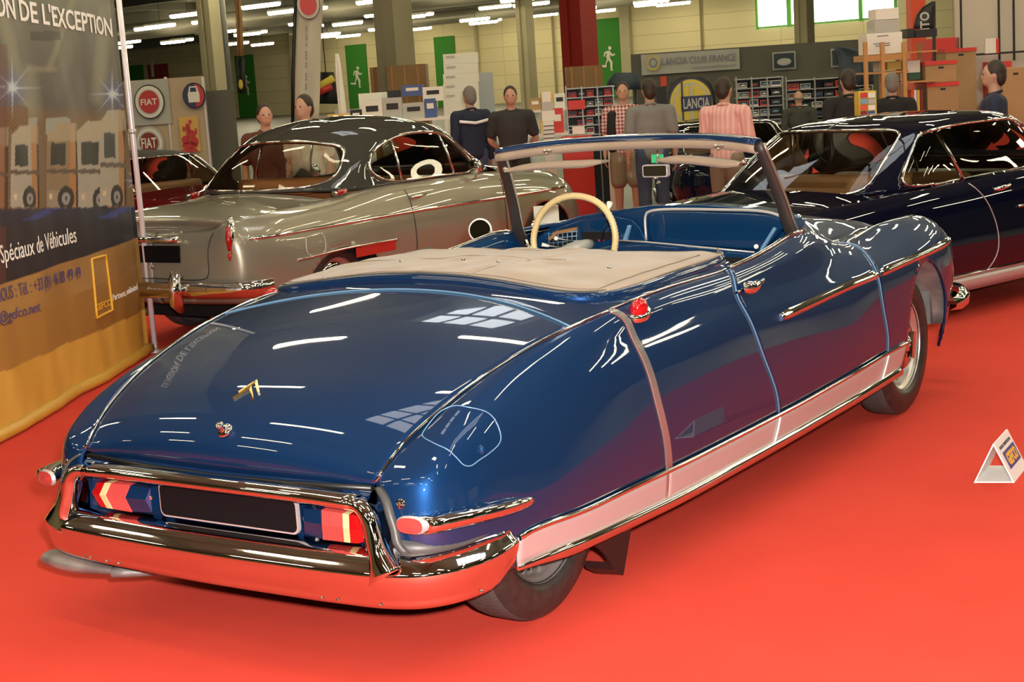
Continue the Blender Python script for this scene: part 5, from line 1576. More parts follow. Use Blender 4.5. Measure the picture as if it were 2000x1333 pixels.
def taper(b, pts, rs, n=12, sx=1.0, sy=1.0):
    P = cspline(pts, max(8, 4 * len(pts)))
    t = np.linspace(0, 1, len(P)); R_ = np.interp(t, np.linspace(0, 1, len(rs)), rs)
    vert = abs(P[-1][2] - P[0][2]) > abs(P[-1][1] - P[0][1])
    if vert and (sx != 1 or sy != 1):
        b.tube(P, 1, n, radii=list(R_), sx=sx, sy=sy, up=(0, 1, 0))
        for q, r_ in ((P[0], R_[0]), (P[-1], R_[-1])): b.ball(q, r_ * sx * .97, r_ * sy * .97, r_ * .5)
    else:
        b.tube(P, 1, n, radii=list(R_), sx=sx, sy=sy)
        b.ball(P[0], R_[0] * min(sx, sy, 1)); b.ball(P[-1], R_[-1] * min(sx, sy, 1))
def remesh(o, vx):
    m = o.modifiers.new('remesh', 'REMESH'); m.mode = 'VOXEL'; m.voxel_size = vx; m.use_smooth_shade = True
    s_ = o.modifiers.new('smooth', 'SMOOTH'); s_.factor = .6; s_.iterations = 4
    return o
def person(u, vh, depth, face, label, top, bottom, hair, sleeve='short', arms='down', shorts=False, bald=False, band=False, vest=None, group=None, lean=0.0, wide=1.0):
    hz = zat(u, vh, depth)                      # head centre height
    k = hz / 1.63
    g = gpos(u, depth, vh)
    ang = math.atan2(R0[1], R0[0]) + math.radians(face)   # face 0 = towards the viewer's far side (back to us)
    root = empty('person', tuple(g), ang); root.scale = (k, k, k)
    tag(root, label, 'person', group)
    W = wide
    b = MB()
    # trunk, neck, head
    taper(b, [(0, 0, .93), (0, .01, 1.10), (0, .015, 1.28), (0, .0, 1.40)], [.15, .135, .155, .13], sx=1.12, sy=.72)
    b.tube([(-.17 * W, 0, 1.395), (0, 0, 1.41), (.17 * W, 0, 1.395)], .06, 10)
    taper(b, [(0, -.01, 1.42), (0, .0, 1.50), (0, .012, 1.57)], [.062, .055, .055])
    b.ball((0, .012, 1.64), .076, .095, .115, 16, 12)
    b.ball((0, .045, 1.585), .055, .062, .055, 12, 8)      # jaw
    b.ball((0, .108, 1.625), .013, .016, .022, 8, 6)       # nose
    b.ball((0, .098, 1.585), .024, .010, .009, 8, 6)       # lips
    for s in (-1, 1):
        b.ball((s * .077, .0, 1.63), .010, .022, .032, 8, 6)   # ears
        # leg
        taper(b, [(s * .09, 0, .92), (s * .10, .01, .70), (s * .105, .015, .49), (s * .11, -.01, .30), (s * .115, -.02, .09)], [.098, .085, .062, .056, .040])
        taper(b, [(s * .115, -.04, .045), (s * .12, .06, .04), (s * .13, .14, .03)], [.038, .040, .030], sx=1.1, sy=.9)
        sh = np.array([s * .20 * W, 0, 1.395])
        if arms == 'down': el = sh + [s * .05, -.03, -.29]; wr = el + [s * .01, .06, -.25]
        elif arms == 'back': el = sh + [s * .07, -.06, -.28]; wr = el + [-s * .14, -.14, -.16]
        elif arms == 'front': el = sh + [s * .05, .03, -.29]; wr = el + [-s * .13, .22, .05]
        else: el = sh + [s * .05, -.02, -.28]; wr = el + [-s * .05, .20, -.14]
        taper(b, [sh, (sh + el) / 2, el, (el + wr) / 2, wr], [.056, .048, .040, .038, .027])
        # hand: palm, four fingers of unequal length, thumb at the side
        d = (wr - el) / np.linalg.norm(wr - el); up_ = np.array([0, 1, 0]) if abs(d[1]) < .8 else np.array([0, 0, 1])
        sd = np.cross(d, up_); sd /= np.linalg.norm(sd); nn = np.cross(sd, d)
        sd, nn = nn, sd * s
        pc = wr + d * .05
        b.obox(pc, d, sd, nn, .045, .038, .013)
        for q, (off, ln) in enumerate(((.030, .070), (.010, .080), (-.011, .074), (-.030, .058))):
            f0 = wr + d * .088 + sd * off; f1 = f0 + d * ln * .55 - nn * .012; f2 = f1 + d * ln * .40 - nn * .03
            b.tube([f0, f1, f2], .009, 8, radii=[.0095, .009, .0075])
        t0 = wr + d * .03 + sd * .034; b.tube([t0, t0 + d * .03 + sd * .026 - nn * .01, t0 + d * .062 + sd * .03 - nn * .02], .01, 8, radii=[.012, .010, .008])
    body_ = remesh(b.build('body', M['skin'], root), .0105)
    # eyes
    for s in (-1, 1):
        MB().ball((s * .030, .098, 1.650), .011, .008, .007, 10, 6).build('eye', M['shoe'], body_)
    # hair
    b = MB()
    if not bald:
        b.ball((0, -.012, 1.668), .086, .098, .108, 16, 12); b.ball((0, -.05, 1.62), .078, .06, .09, 12, 8)
        o = MB(); 
    else:
        b.tube([(-.078, .01, 1.64), (-.06, -.06, 1.63), (0, -.088, 1.62), (.06, -.06, 1.63), (.078, .01, 1.64)], .022, 8)
    # fringe cut so that the face stays bare
    hh = remesh(b.build('hair', hair, body_), .012)
    # trousers or shorts
    b = MB()
    taper(b, [(0, 0, 1.02), (0, .0, .92)], [.152, .16], sx=1.12, sy=.80)
    for s in (-1, 1):
        if shorts: taper(b, [(s * .085, 0, .92), (s * .10, .005, .75), (s * .105, .01, .52)], [.115, .112, .105])
        else: taper(b, [(s * .085, 0, .92), (s * .10, .01, .70), (s * .105, .015, .49), (s * .11, -.005, .30), (s * .115, -.02, .08)], [.115, .10, .080, .078, .072])
    remesh(b.build('shorts' if shorts else 'trousers', bottom, root), .014)
    # shirt
    b = MB()
    taper(b, [(0, 0, .90), (0, .01, 1.10), (0, .015, 1.28), (0, .0, 1.395)], [.172, .160, .178, .15], sx=1.12, sy=.78)
    b.tube([(-.18 * W, 0, 1.40), (0, 0, 1.425), (.18 * W, 0, 1.40)], .072, 10)
    for s in (-1, 1):
        sh = np.array([s * .20 * W, 0, 1.395])
        if arms == 'down': el = sh + [s * .05, -.03, -.29]; wr = el + [s * .01, .06, -.25]
        elif arms == 'back': el = sh + [s * .07, -.06, -.28]; wr = el + [-s * .14, -.14, -.16]
        elif arms == 'front': el = sh + [s * .05, .03, -.29]; wr = el + [-s * .13, .22, .05]
        else: el = sh + [s * .05, -.02, -.28]; wr = el + [-s * .05, .20, -.14]
        if sleeve == 'short': taper(b, [sh, sh + (el - sh) * .35, sh + (el - sh) * .72], [.078, .074, .070])
        else: taper(b, [sh, (sh + el) / 2, el, (el + wr) / 2, wr], [.080, .070, .062, .056, .042])
    sh_o = remesh(b.build('shirt' if sleeve == 'short' else 'jacket', top, root), .013)
    b = MB(); b.tube([(.0 + .068 * math.cos(a), -.002 + .060 * math.sin(a), 1.475 - .015 * math.sin(a)) for a in [2 * math.pi * q / 20 for q in range(20)]], .014, 8, closed=True).build('collar', top, sh_o)
    if band:
        b.v = []; b.f = []; b.smooth = []
        P = []
        for q in range(13):
            t = -1 + q / 6; x = t * .20
            P.append([(x, -.142 + .05 * t * t, 1.29 + .03 * abs(t)), (x, -.142 + .05 * t * t, 1.325 + .03 * abs(t))])
        o = MB().grid(np.array(P), True).build('reflective_band', M['whitec'], sh_o); solid(o, .012, 0)
    if vest:
        b = MB()
        for s in (-1, 1):
            taper(b, [(s * .15, .02, .92), (s * .155, .03, 1.15), (s * .14, .02, 1.38)], [.075, .082, .08], sx=.9, sy=1.55)
        remesh(b.build('open_waistcoat', vest, root), .014)
    for s in (-1, 1):
        b = MB(); taper(b, [(s * .115, -.045, .045), (s * .12, .06, .042), (s * .13, .15, .035)], [.045, .047, .037], sx=1.1, sy=.9)
        remesh(b.build('shoe', M['shoe'], root), .012)
    return root

person(517, 228, 15.5, 200, 'person in reddish brown clothes, head above the left coupe roof, nearest the striped flag', M['brownc'], M['jeans'], M['hairb'])
person(594, 212, 15.0, 150, 'person in a white top behind the left coupe, before the tall feather flag', M['paper'], M['navyc'], M['hairb'])
person(917, 190, 18.7, 25, 'person in navy tracksuit jacket with white reflective band, seen from behind', M['navyc'], M['jeans'], M['hairg'], sleeve='long', band=True)
person(997, 190, 18.0, 180, 'person in charcoal polo shirt facing us with arms behind the back', M['charcoal'], M['charcoal'], M['hairb'], arms='back', wide=1.05)
person(1216, 181, 18.0, 175, 'person in red and white plaid shirt with open black waistcoat and khaki shorts', M['plaid'], M['khaki'], M['hairb'], vest=M['blackc'], shorts=True)
person(1268, 178, 16.5, 8, 'person in grey T-shirt and jeans seen from behind', M['greyt'], M['jeans'], M['hairb'], wide=1.08)
person(1414, 176, 15.0, -35, 'person in long pink striped shirt seen from behind', M['pink'], M['khaki'], M['hairb'], sleeve='long', arms='front', wide=1.1)
person(1560, 192, 20.5, 5, 'bald person in dark olive jacket looking at the model car shelves', M['olive'], M['charcoal'], M['hairg'], sleeve='long', bald=True, wide=1.15)
person(1656, 160, 15.5, 10, 'person in black long-sleeved top left of the wooden shelf, seen from behind', M['blackc'], M['blackc'], M['hairb'], sleeve='long', wide=1.1)
person(1742, 165, 16.0, -10, 'person in black top in front of the wooden shelf', M['blackc'], M['blackc'], M['hairg'])
person(1942, 148, 13.0, 75, 'person in navy T-shirt at far right, turned sideways with hands held together in front', M['navyc'], M['jeans'], M['hairb'], arms='front')

# ================================================================ badge stand at the left
def logo_disc(u, v, r, depth, rings, parent, name='round_badge', th=.02):
    """rings: list of (radius factor, material)"""
    c = atd(u, v, depth) - F0 * .03
    rr = r / FPX * depth
    root = None
    for k, (f_, m_) in enumerate(rings):
        a = [2 * math.pi * q / 40 for q in range(40)]
        poly = [c + R0 * (math.cos(t) * rr * f_ * .88) + HZ * (math.sin(t) * rr * f_) for t in a]
        o = MB().prism(poly, -F0 * (.012 * k), -F0 * (.012 * k + .012)).build(name if k == 0 else 'badge_ring', m_, root or parent)
        if root is None: root = o
    return root, c, rr
def flat_text(s_, c, X, Z, N, width, height, m, name, parent, bold=0.0, th=.004):
    vs, fs = text_mesh(s_, 1.0, .5, 'CENTER', 0, bold)
    if not len(vs): return None
    w_ = vs[:, 0].max() - vs[:, 0].min(); h_ = vs[:, 1].max() - vs[:, 1].min()
    cx = (vs[:, 0].max() + vs[:, 0].min()) / 2; cy_ = (vs[:, 1].max() + vs[:, 1].min()) / 2
    P = [np.array(c) + np.array(X) * ((q[0] - cx) / w_ * width) + np.array(Z) * ((q[1] - cy_) / h_ * height) + np.array(N) * (q[2] * th) for q in vs]
    return MB().add(P, fs).build(name, m, parent)
M['bred'] = mat('badge_red', (.50, .03, .03), .4); M['bwine'] = mat('badge_wine', (.22, .02, .02), .4); M['bgrey'] = mat('badge_silver', (.45, .45, .42), .5)
M['bblue'] = mat('badge_blue', (.02, .025, .09), .5); M['yellow'] = mat('banner_yellow', (.65, .50, .06), .6); M['bblack'] = mat('print_black', (.015, .015, .015), .6)
M['ltgrey'] = mat('light_grey_board', (.45, .45, .40), .6); M['flagn'] = mat('dark_slate_flag', (.035, .05, .065), .7); M['ptxt'] = mat('grey_print', (.22, .22, .26), .6)
DS_ = 26.0
sw_o = pbox('partition_wall', 250, 404, 153, 340, DS_, .06, M['beigep'], z0=0); tag(sw_o, 'beige exhibition partition carrying round badges at the left', 'partition')
for uu in (331, 404):
    pbox('aluminium_post', uu - 2, uu + 2, 150, 340, DS_ - .03, .08, M['alu'], sw_o, z0=0)
o = pbox('partition_wall', 406, 462, 176, 340, DS_ + .5, .06, M['greyp'], z0=0); tag(o, 'plain dark grey partition right of the badge stand', 'partition')
o = pbox('white_backing_board', 255, 331, 156, 244, DS_ - .07, .03, M['ltgrey']); tag(o, 'light board behind the upper red badge', 'board')
r_, c, rr = logo_disc(293, 199, 33, DS_ - .10, ((1.0, M['bblack']), (.93, M['paper']), (.72, M['bgrey']), (.66, M['bred'])), None)
tag(r_, 'round badge with bright red centre on the light board, upper left', 'badge')
flat_text('FIAT', c - F0 * .055, R0, HZ, -F0, rr * .95, rr * .36, M['paper'], 'badge_lettering', r_, .02)
r_, c, rr = logo_disc(293, 279, 32, DS_ - .05, ((1.0, M['bgrey']), (.86, M['paper']), (.72, M['bgrey']), (.62, M['bwine'])), None)
tag(r_, 'round badge with silver rim and dark red centre on the beige partition, lower left', 'badge')
flat_text('FIAT', c - F0 * .055, R0, HZ, -F0, rr * .92, rr * .62, M['paper'], 'badge_lettering', r_, .02)
r_, c, rr = logo_disc(380, 187, 25, DS_ - .05, ((1.0, M['bblack']), (.93, M['bblue'])), None)
tag(r_, 'round black, blue and red badge with a white car front', 'badge')
MB().prism([c + R0 * (math.cos(t) * rr * .80) + HZ * (math.sin(t) * rr * .90) for t in np.linspace(-math.pi / 2.2, math.pi / 2.2, 16)], -F0 * .02, -F0 * .034).build('red_half', M['bred'], r_)
cf = [(-.42, -.5), (-.45, .1), (-.38, .35), (-.28, .72), (.28, .72), (.38, .35), (.45, .1), (.42, -.5)]
MB().prism([c + R0 * a * rr + HZ * b_ * rr for a, b_ in cf], -F0 * .034, -F0 * .045).build('car_front', M['paper'], r_)
MB().prism([c + R0 * a * rr + HZ * b_ * rr for a, b_ in ((-.26, .3), (-.2, .62), (.2, .62), (.26, .3))], -F0 * .045, -F0 * .05).build('windscreen_shape', M['bblue'], r_)
o = pbox('poster', 352, 389, 228, 297, DS_ - .05, .01, M['yellow']); tag(o, 'yellow and red vintage poster on the beige partition', 'poster')
M['yellow2'] = mat('poster_orange', (.70, .42, .10), .6); o.data.materials[0] = M['yellow2']
cpo = atd(371, 266, DS_ - .07)
b = MB()
for (du, dv, ru, rv) in ((0, -28, 3, 4), (-4, -16, 5, 9), (2, -4, 9, 8), (-8, 8, 8, 9), (9, 10, 8, 9), (0, 18, 15, 7), (0, 28, 16, 4), (12, -10, 2, 6), (-12, -14, 2, 5)):
    cc_ = atd(371 + du, 266 + dv, DS_ - .07)
    b.prism([cc_ + R0 * math.cos(t) * ru / FPX * DS_ + HZ * math.sin(t) * rv / FPX * DS_ for t in np.linspace(0, 2 * math.pi, 14)[:-1]], (0, 0, 0), -F0 * .01)
po = b.build('printed_red_figure', M['bred'], o)

# ================================================================ flags
def flag(name, pix, depth, m, label, th=.01, wave=.05, pole=None, nu=14):
    """cloth from left edge pixels and right edge pixels (list of rows (ul, ur, v))"""
    P = []
    for k, (ul, ur, v) in enumerate(pix):
        row = []
        for q in range(nu + 1):
            t = q / nu; row.append(atd(ul + (ur - ul) * t, v, depth) + F0 * (wave * math.sin(t * 6 + k * .4)))
        P.append(row)
    o = MB().grid(np.array(P), True, flip=True).build(name, m); solid(o, th, 0)
    tag(o, label, 'flag')
    if pole:
        MB().tube([atd(*p_, depth) for p_ in pole] if len(pole) > 2 else [atd(*pole[0], depth), atd((pole[0][0] + pole[1][0]) / 2, (pole[0][1] + pole[1][1]) / 2, depth), atd(*pole[1], depth)], .025, 8).build('flag_pole', M['black'], o)
    return o
f1 = flag('feather_flag', [(581, 634, -60), (580, 632, -20), (578, 630, 20), (577, 627, 60), (575, 626, 100), (574, 625, 140), (574, 624, 180), (574, 623, 215), (576, 622, 245)], 24, M['offw'], 'tall off-white feather flag with round red emblem at its top', pole=[(579, -60), (575, 60), (572, 140), (571, 330)])
c = atd(604, 10, 24) - F0 * .10
for k, (f_, m_) in enumerate(((1.0, M['bblack']), (.95, M['offw']), (.80, M['bgrey']), (.72, M['bred']))):
    MB().prism([c + R0 * math.cos(t) * .175 * f_ + HZ * math.sin(t) * .215 * f_ for t in np.linspace(0, 2 * math.pi, 32)[:-1]], -F0 * .008 * k, -F0 * .008 * (k + 1)).build('printed_emblem', m_, f1)
for k, (v0, v1) in enumerate(((50, 62), (65, 80), (84, 92), (100, 118), (122, 134), (142, 158), (163, 176))):
    b = MB()
    for q in range(3):
        vv = v0 + (v1 - v0) * (q + .5) / 3
        b.obox(atd(600 - k * .15, vv, 24) - F0 * .09, R0, F0, HZ, .012, .004, (v1 - v0) / FPX * 24 / 8)
    b.build('printed_mark', M['ptxt'], f1)
f2 = flag('feather_flag', [(655, 661, 105), (655, 665, 125), (656, 668, 150), (658, 672, 180), (661, 676, 215), (664, 678, 240)], 21, M['paper'], 'narrow white feather flag right of the black flag', wave=.02)
f3 = flag('hanging_banner', [(620, 652, 141), (620, 655, 160), (620, 657, 180), (620, 660, 203)], 27, M['bblack'], 'black banner with yellow and red slanting lettering, behind the narrow white flag')
cx_ = atd(636, 165, 26.8)
for (a0, a1, m_) in (((622, 170), (652, 152), M['yellow']), ((622, 180), (648, 168), M['bred'])):
    A_ = atd(*a0, 26.85); B_ = atd(*a1, 26.85); MB().tube([A_, (A_ + B_) / 2, B_], .05, 6, sx=.3, sy=1.4).build('slanting_lettering', m_, f3)
f4 = flag('hanging_banner', [(459, 470, 0), (461, 473, 40), (462, 475, 80), (463, 476, 110)], 26, M['wood'], 'narrow brown and orange banner hanging right of the leftmost column', wave=.03)
f4b = flag('hanging_banner', [(461, 477, 113), (463, 478, 145), (465, 480, 182)], 26.7, M['bblack'], 'short black banner hanging below the brown orange one', wave=.03)
MB().ball(atd(470, 165, 25.8), .05, .02, .08).build('printed_emblem', M['yellow'], f4b)
f5 = flag('feather_flag', [(1240, 1241, 152), (1200, 1246, 142), (1186, 1250, 160), (1184, 1252, 175)][1:], 22, M['flagn'], 'dark slate curved flag top right of the red column')
f6 = flag('feather_flag', [(1628, 1655, 93), (1634, 1685, 100), (1638, 1700, 115), (1641, 1706, 140), (1645, 1708, 165)], 21, M['flagn'], 'dark slate curved flag right of the wall photograph')
for o_, us, dp in ((f5, (1240, 1249), 22.05), (f6, (1640, 1690), 21.05)):
    MB().tube([atd(us[0], 150, dp), gpos(us[0], dp) + [0, 0, .9], gpos(us[0], dp)], .02, 8).build('flag_pole', M['black'], o_)
for o_, us, vv, dp in ((f3, 636, 141, 27), (f4, 464, 0, 26), (f4b, 469, 113, 26.7)):
    t_ = atd(us, vv, dp); MB().tube([t_, t_ * [1, 1, 0] + [0, 0, 6.5], t_ * [1, 1, 0] + [0, 0, 7.2]], .008, 5).build('hanging_cord', M['black'], o_)
# round yellow club emblem on dark flag
f7 = flag('club_flag', [(1330, 1372, 151), (1312, 1388, 162), (1306, 1396, 180), (1304, 1398, 205), (1308, 1392, 230), (1322, 1380, 248), (1340, 1360, 258)], 23, M['bblack'], 'dark flag with large round yellow club emblem behind the pink shirt', wave=.0)
MB().tube([atd(1312, 162, 23.05), gpos(1312, 23.05) + [0, 0, .8], gpos(1312, 23.05)], .02, 8).build('flag_pole', M['black'], f7)
cE = atd(1350, 202, 22.9)
for k, (f_, m_) in enumerate(((1.0, M['bblue']), (.93, M['yellow']), (.80, M['ltgrey']), (.72, M['yellow']))):
    MB().prism([cE + R0 * math.cos(t) * .33 * f_ + HZ * math.sin(t) * .37 * f_ for t in np.linspace(0, 2 * math.pi, 40)[:-1]], -F0 * .01 * k, -F0 * .01 * (k + 1)).build('emblem_ring', m_, f7)
MB().obox(cE - F0 * .05, R0, F0, HZ, .02, .006, .30).build('emblem_spoke', M['ltgrey'], f7)
MB().obox(cE - F0 * .055 - R0 * .13, R0, F0, HZ, .012, .006, .33).build('emblem_staff', M['bblue'], f7)
MB().obox(cE - F0 * .055 + R0 * .07, R0, F0, HZ, .22, .006, .105).build('emblem_pennant', M['bblue'], f7)
flat_text('LANCIA', cE - F0 * .066 + R0 * .07, R0, HZ, -F0, .38, .15, M['ltgrey'], 'emblem_lettering', f7, .02)

# ================================================================ club stand wall
o = pbox('partition_wall', 1240, 1720, 90, 300, 30, .08, M['greyp'], z0=0, z1=zat(1465, 91, 30)); tag(o, 'long grey exhibition partition under the bright windows', 'partition')
def signboard(u0, u1, vt, vb, depth, m, label, name='signboard', cat='sign'):
    o = pbox(name, u0, u1, vt, vb, depth, .03, m); tag(o, label, cat); return o
sb = signboard(1254, 1443, 101, 141, 29.9, M['ltgrey'], 'long pale signboard with club lettering on the grey partition')
flat_text('LANCIA CLUB FRANCE', atd(1365, 116, 29.85), R0, HZ, -F0, 142 / FPX * 29.9, 13 / FPX * 29.9, M['ptxt'], 'lettering', sb, .01)
flat_text('www.lanciaclubfrance.com', atd(1395, 129, 29.85), R0, HZ, -F0, 84 / FPX * 29.9, 6 / FPX * 29.9, M['ptxt'], 'web_address', sb)
r_, c, rr = logo_disc(1275, 123, 15, 29.85, ((1.0, M['yellow']), (.8, M['ltgrey']), (.6, M['ptxt']), (.4, M['ltgrey'])), sb, 'round_logo')
for (u0, u1, vt, vb, lb) in ((1509, 1554, 101, 136, 'framed photo of a silver-blue car on the grey partition'), (1623, 1641, 95, 131, 'small photo at the edge of the dark curved flag')):
    o = signboard(u0, u1, vt, vb, 29.9, M['ltgrey'], lb, 'framed_photo', 'picture')
    pbox('photo', u0 + 3, u1 - 3, vt + 3, vb - 3, 29.85, .01, M['flagn'], o)
    if u1 - u0 > 30:
        cb = atd((u0 + u1) / 2, vb - 15, 29.82)
        MB().ball(cb, .14, .01, .07, ax=(R0, F0, HZ)).build('photographed_car', M['bgrey'], o)

# ================================================================ display shelves with model cars
rnd = random.Random(3)
def cmat(name, c): return mat(name, c, .5)
PAL = {'red': M['redlid'], 'white': M['paper'], 'black': M['bblack'], 'blue': cmat('blue_box', (.04, .08, .25)), 'orange': M['orange'], 'grey': M['ltgrey'],
       'yellow': cmat('yellow_box', (.70, .45, .08)), 'dark green': cmat('dark_green_box', (.03, .10, .05)), 'brown': M['card'], 'silver': M['bgrey'], 'dark red': M['bwine'], 'light blue': cmat('light_blue_box', (.2, .35, .45))}
def rack(u0, u1, vt, vb, depth, rows, cols, label, cols_pal, boxname, group, lab, frame=M['alu'], foot=True, th=.35, seed=1):
    r = random.Random(seed)
    root = pbox('display_rack', u0, u1, vt, vb, depth + th, .03, M['bblack'], z0=0); tag(root, label, 'shelf')
    for k in range(rows + 1):
        v = vt + (vb - vt) * k / rows
        zz = zat((u0 + u1) / 2, v, depth)
        c = gpos((u0 + u1) / 2, depth, v) + F0 * th / 2
        MB().obox(c + [0, 0, zz - .008], R0, F0, HZ, (u1 - u0) / 2 / FPX * depth, th / 2, .007).build('shelf_board', frame, root)
    for uu in np.linspace(u0, u1, 4):
        pbox('upright', uu - 1.2, uu + 1.2, vt - 2, vb, depth - .01, .03, frame, root, z0=0)
    for k in range(rows):
        va = vt + (vb - vt) * k / rows; vb_ = vt + (vb - vt) * (k + 1) / rows
        z0_ = zat((u0 + u1) / 2, vb_, depth) ; zmax = zat((u0 + u1) / 2, va, depth) - .03
        u = u0 + 3
        pitch = (u1 - u0 - 6) / cols
        for c_ in range(cols):
            if r.random() < .06: u += pitch; continue
            colr = r.choice(cols_pal); wpx = pitch * r.uniform(.74, .92); hh = (zmax - z0_) * r.uniform(.62, .95)
            uu = u + wpx / 2
            g_ = gpos(uu, depth + .04, (va + vb_) / 2)
            b = MB().obox(g_ + F0 * .08 + [0, 0, z0_ + hh / 2 + .0005], R0, F0, HZ, wpx / 2 / FPX * depth, .08, hh / 2)
            o = b.build(boxname, PAL[colr])
            tag(o, lab, 'box', group)
            # clear window showing the little car, and its label strip
            w2 = wpx / 2 / FPX * depth * .86
            MB().obox(g_ - F0 * .003 + [0, 0, z0_ + hh * .58], R0, F0, HZ, w2, .004, hh * .30).build('box_window', M['flagn'], o)
            car_c = PAL[r.choice(['red', 'white', 'silver', 'blue', 'black', 'orange', 'light blue'])]
            mb_ = MB(); cc_ = g_ - F0 * .012 + [0, 0, z0_ + hh * .50]
            mb_.prism([cc_ + R0 * a * w2 * .8 + HZ * b_ * hh for a, b_ in ((-1, -.08), (-1, .02), (-.55, .06), (-.3, .16), (.3, .16), (.6, .05), (1, .02), (1, -.08))], (0, 0, 0), -F0 * .006)
            mb_.build('model_car', car_c, o)
            u += pitch
    return root
rack(1440, 1530, 152, 262, 22.4, 6, 4, 'tall rack of boxed model cars left of the bald person', ['grey', 'silver', 'black', 'red', 'white'], 'model_car_box', 'model car boxes on the left rack', 'small boxed model car on the left display rack', seed=2, frame=M['metal'])
rack(1537, 1705, 152, 262, 22.6, 6, 7, 'wide rack of boxed model cars behind the bald person', ['orange', 'silver', 'black', 'grey', 'white', 'dark green'], 'model_car_box', 'model car boxes on the wide rack', 'small boxed model car on the wide display rack', seed=4, frame=M['metal'])
rack(1108, 1200, 170, 280, 20.6, 6, 5, 'rack of toy boxes left of the plaid shirt', ['red', 'dark red', 'silver', 'white', 'black', 'red'], 'toy_box', 'toy boxes on the rack beside the plaid shirt', 'small toy box on the rack left of the plaid shirt', seed=6, frame=M['metal'])

# ================================================================ trestle tables and goods
def table(u0, u1, vtop, depth, label, m=None, th=.8):
    zt = zat((u0 + u1) / 2, vtop, depth)
    root = pbox('trestle_table', u0, u1, vtop, vtop + 3, depth, th, m or M['paper'], z0=zt - .03, z1=zt); tag(root, label, 'table')
    for uu in (u0 + 4, u1 - 4):
        for dd in (.05, th - .05):
            pbox('leg', uu - 1.5, uu + 1.5, vtop, vtop + 60, depth + dd, .04, M['metal'], root, z0=0, z1=zt - .03)
    return zt
def goods(u0, u1, depth, z, items, th=.3):
    """items: (name, label, cat, wpx, height m, colour, group)"""
    u = u0
    for (nm, lb, cat, wpx, hh, colr, grp) in items:
        g_ = gpos(u + wpx / 2, depth, 230)
        o = MB().obox(g_ + F0 * th / 2 + [0, 0, z + hh / 2 + .001], R0, F0, HZ, wpx / 2 / FPX * depth, th / 2, hh / 2).build(nm, PAL.get(colr, colr) if isinstance(colr, str) else colr)
        tag(o, lb, cat, grp)
        if hh > .12:
            MB().obox(g_ - F0 * .003 + [0, 0, z + hh * .62], R0, F0, HZ, wpx / 2 / FPX * depth * .6, .003, hh * .14).build('label_panel', M['bblack'] if colr in ('white', 'grey', 'yellow') else M['paper'], o)
        u += wpx + 1
zt = table(612, 900, 236, 20.0, 'long trestle table of crates and books behind the left coupe')
goods(640, 900, 20.1, zt, [('yellow_box', 'flat yellow box on the long table behind the left coupe', 'box', 44, .12, 'yellow', None), ('dark_box', 'dark box right of the flat yellow box', 'box', 22, .16, 'black', None),
    ('white_crate', 'white slatted crate left of the grey lidded crates', 'crate', 40, .26, 'white', None), ('white_crate', 'second white slatted crate, beside the first', 'crate', 38, .28, 'grey', None), ('grey_crate', 'grey lidded crate, lower of two stacked', 'crate', 42, .20, 'grey', None), ('blue_box', 'blue box under the navy jacket sleeve', 'box', 22, .24, 'blue', None)])
goods(789, 820, 20.15, zt + .285, [('book_pile', 'dark blue magazines heaped on the white crates', 'magazines', 40, .14, 'blue', None)])
goods(829, 875, 20.15, zt + .205, [('grey_crate', 'pale crate stacked on the grey one', 'crate', 40, .18, 'white', None)])
goods(760, 800, 20.4, zt + .27, [('book_pile', 'low pile of black magazines left of the blue ones', 'magazines', 26, .10, 'black', None)])
fr_o = pbox('framed_picture', 702, 768, 181, 232, 20.6, .05, M['paper'], z0=zt); tag(fr_o, 'white framed picture standing on the long table left of the thick column', 'picture')
pbox('photo', 711, 752, 199, 216, 20.57, .02, M['flagn'], fr_o)
st = pbox('truss_frame', 655, 705, 214, 240, 22, .3, M['metal'], z0=0); tag(st, 'low dark counter behind the narrow white flag', 'counter')
# stack of white cartons
zc = 0; k = 0
for (u0, u1, vt, vb, lb) in ((866, 935, 180, 210, 'lowest white carton of the tall stack behind the navy jacket'), (866, 934, 162, 179, 'fourth white carton down in the tall stack'), (866, 935, 143, 161, 'third white carton down in the tall stack'), (867, 933, 124, 142, 'second white carton down in the tall stack'), (866, 933, 104, 123, 'topmost white carton of the tall stack')):
    zb_ = 0 if k == 0 else zprev
    ztp = zat(900, vt, 24)
    o = pbox('white_carton', u0, u1, vt, vb, 24, .6, M['paper'], z0=zb_ + (.001 if k else 0), z1=ztp); tag(o, lb, 'box'); zprev = ztp; k += 1
    pbox('printed_label', u0 + 5, u0 + 22, vt + 5, vt + 9, 23.99, .01, M['ltgrey'], o)
o = pbox('grey_screen', 938, 966, 141, 260, 25.6, .05, M['metal'], z0=0); tag(o, 'grey upright screen right of the white cartons', 'screen')
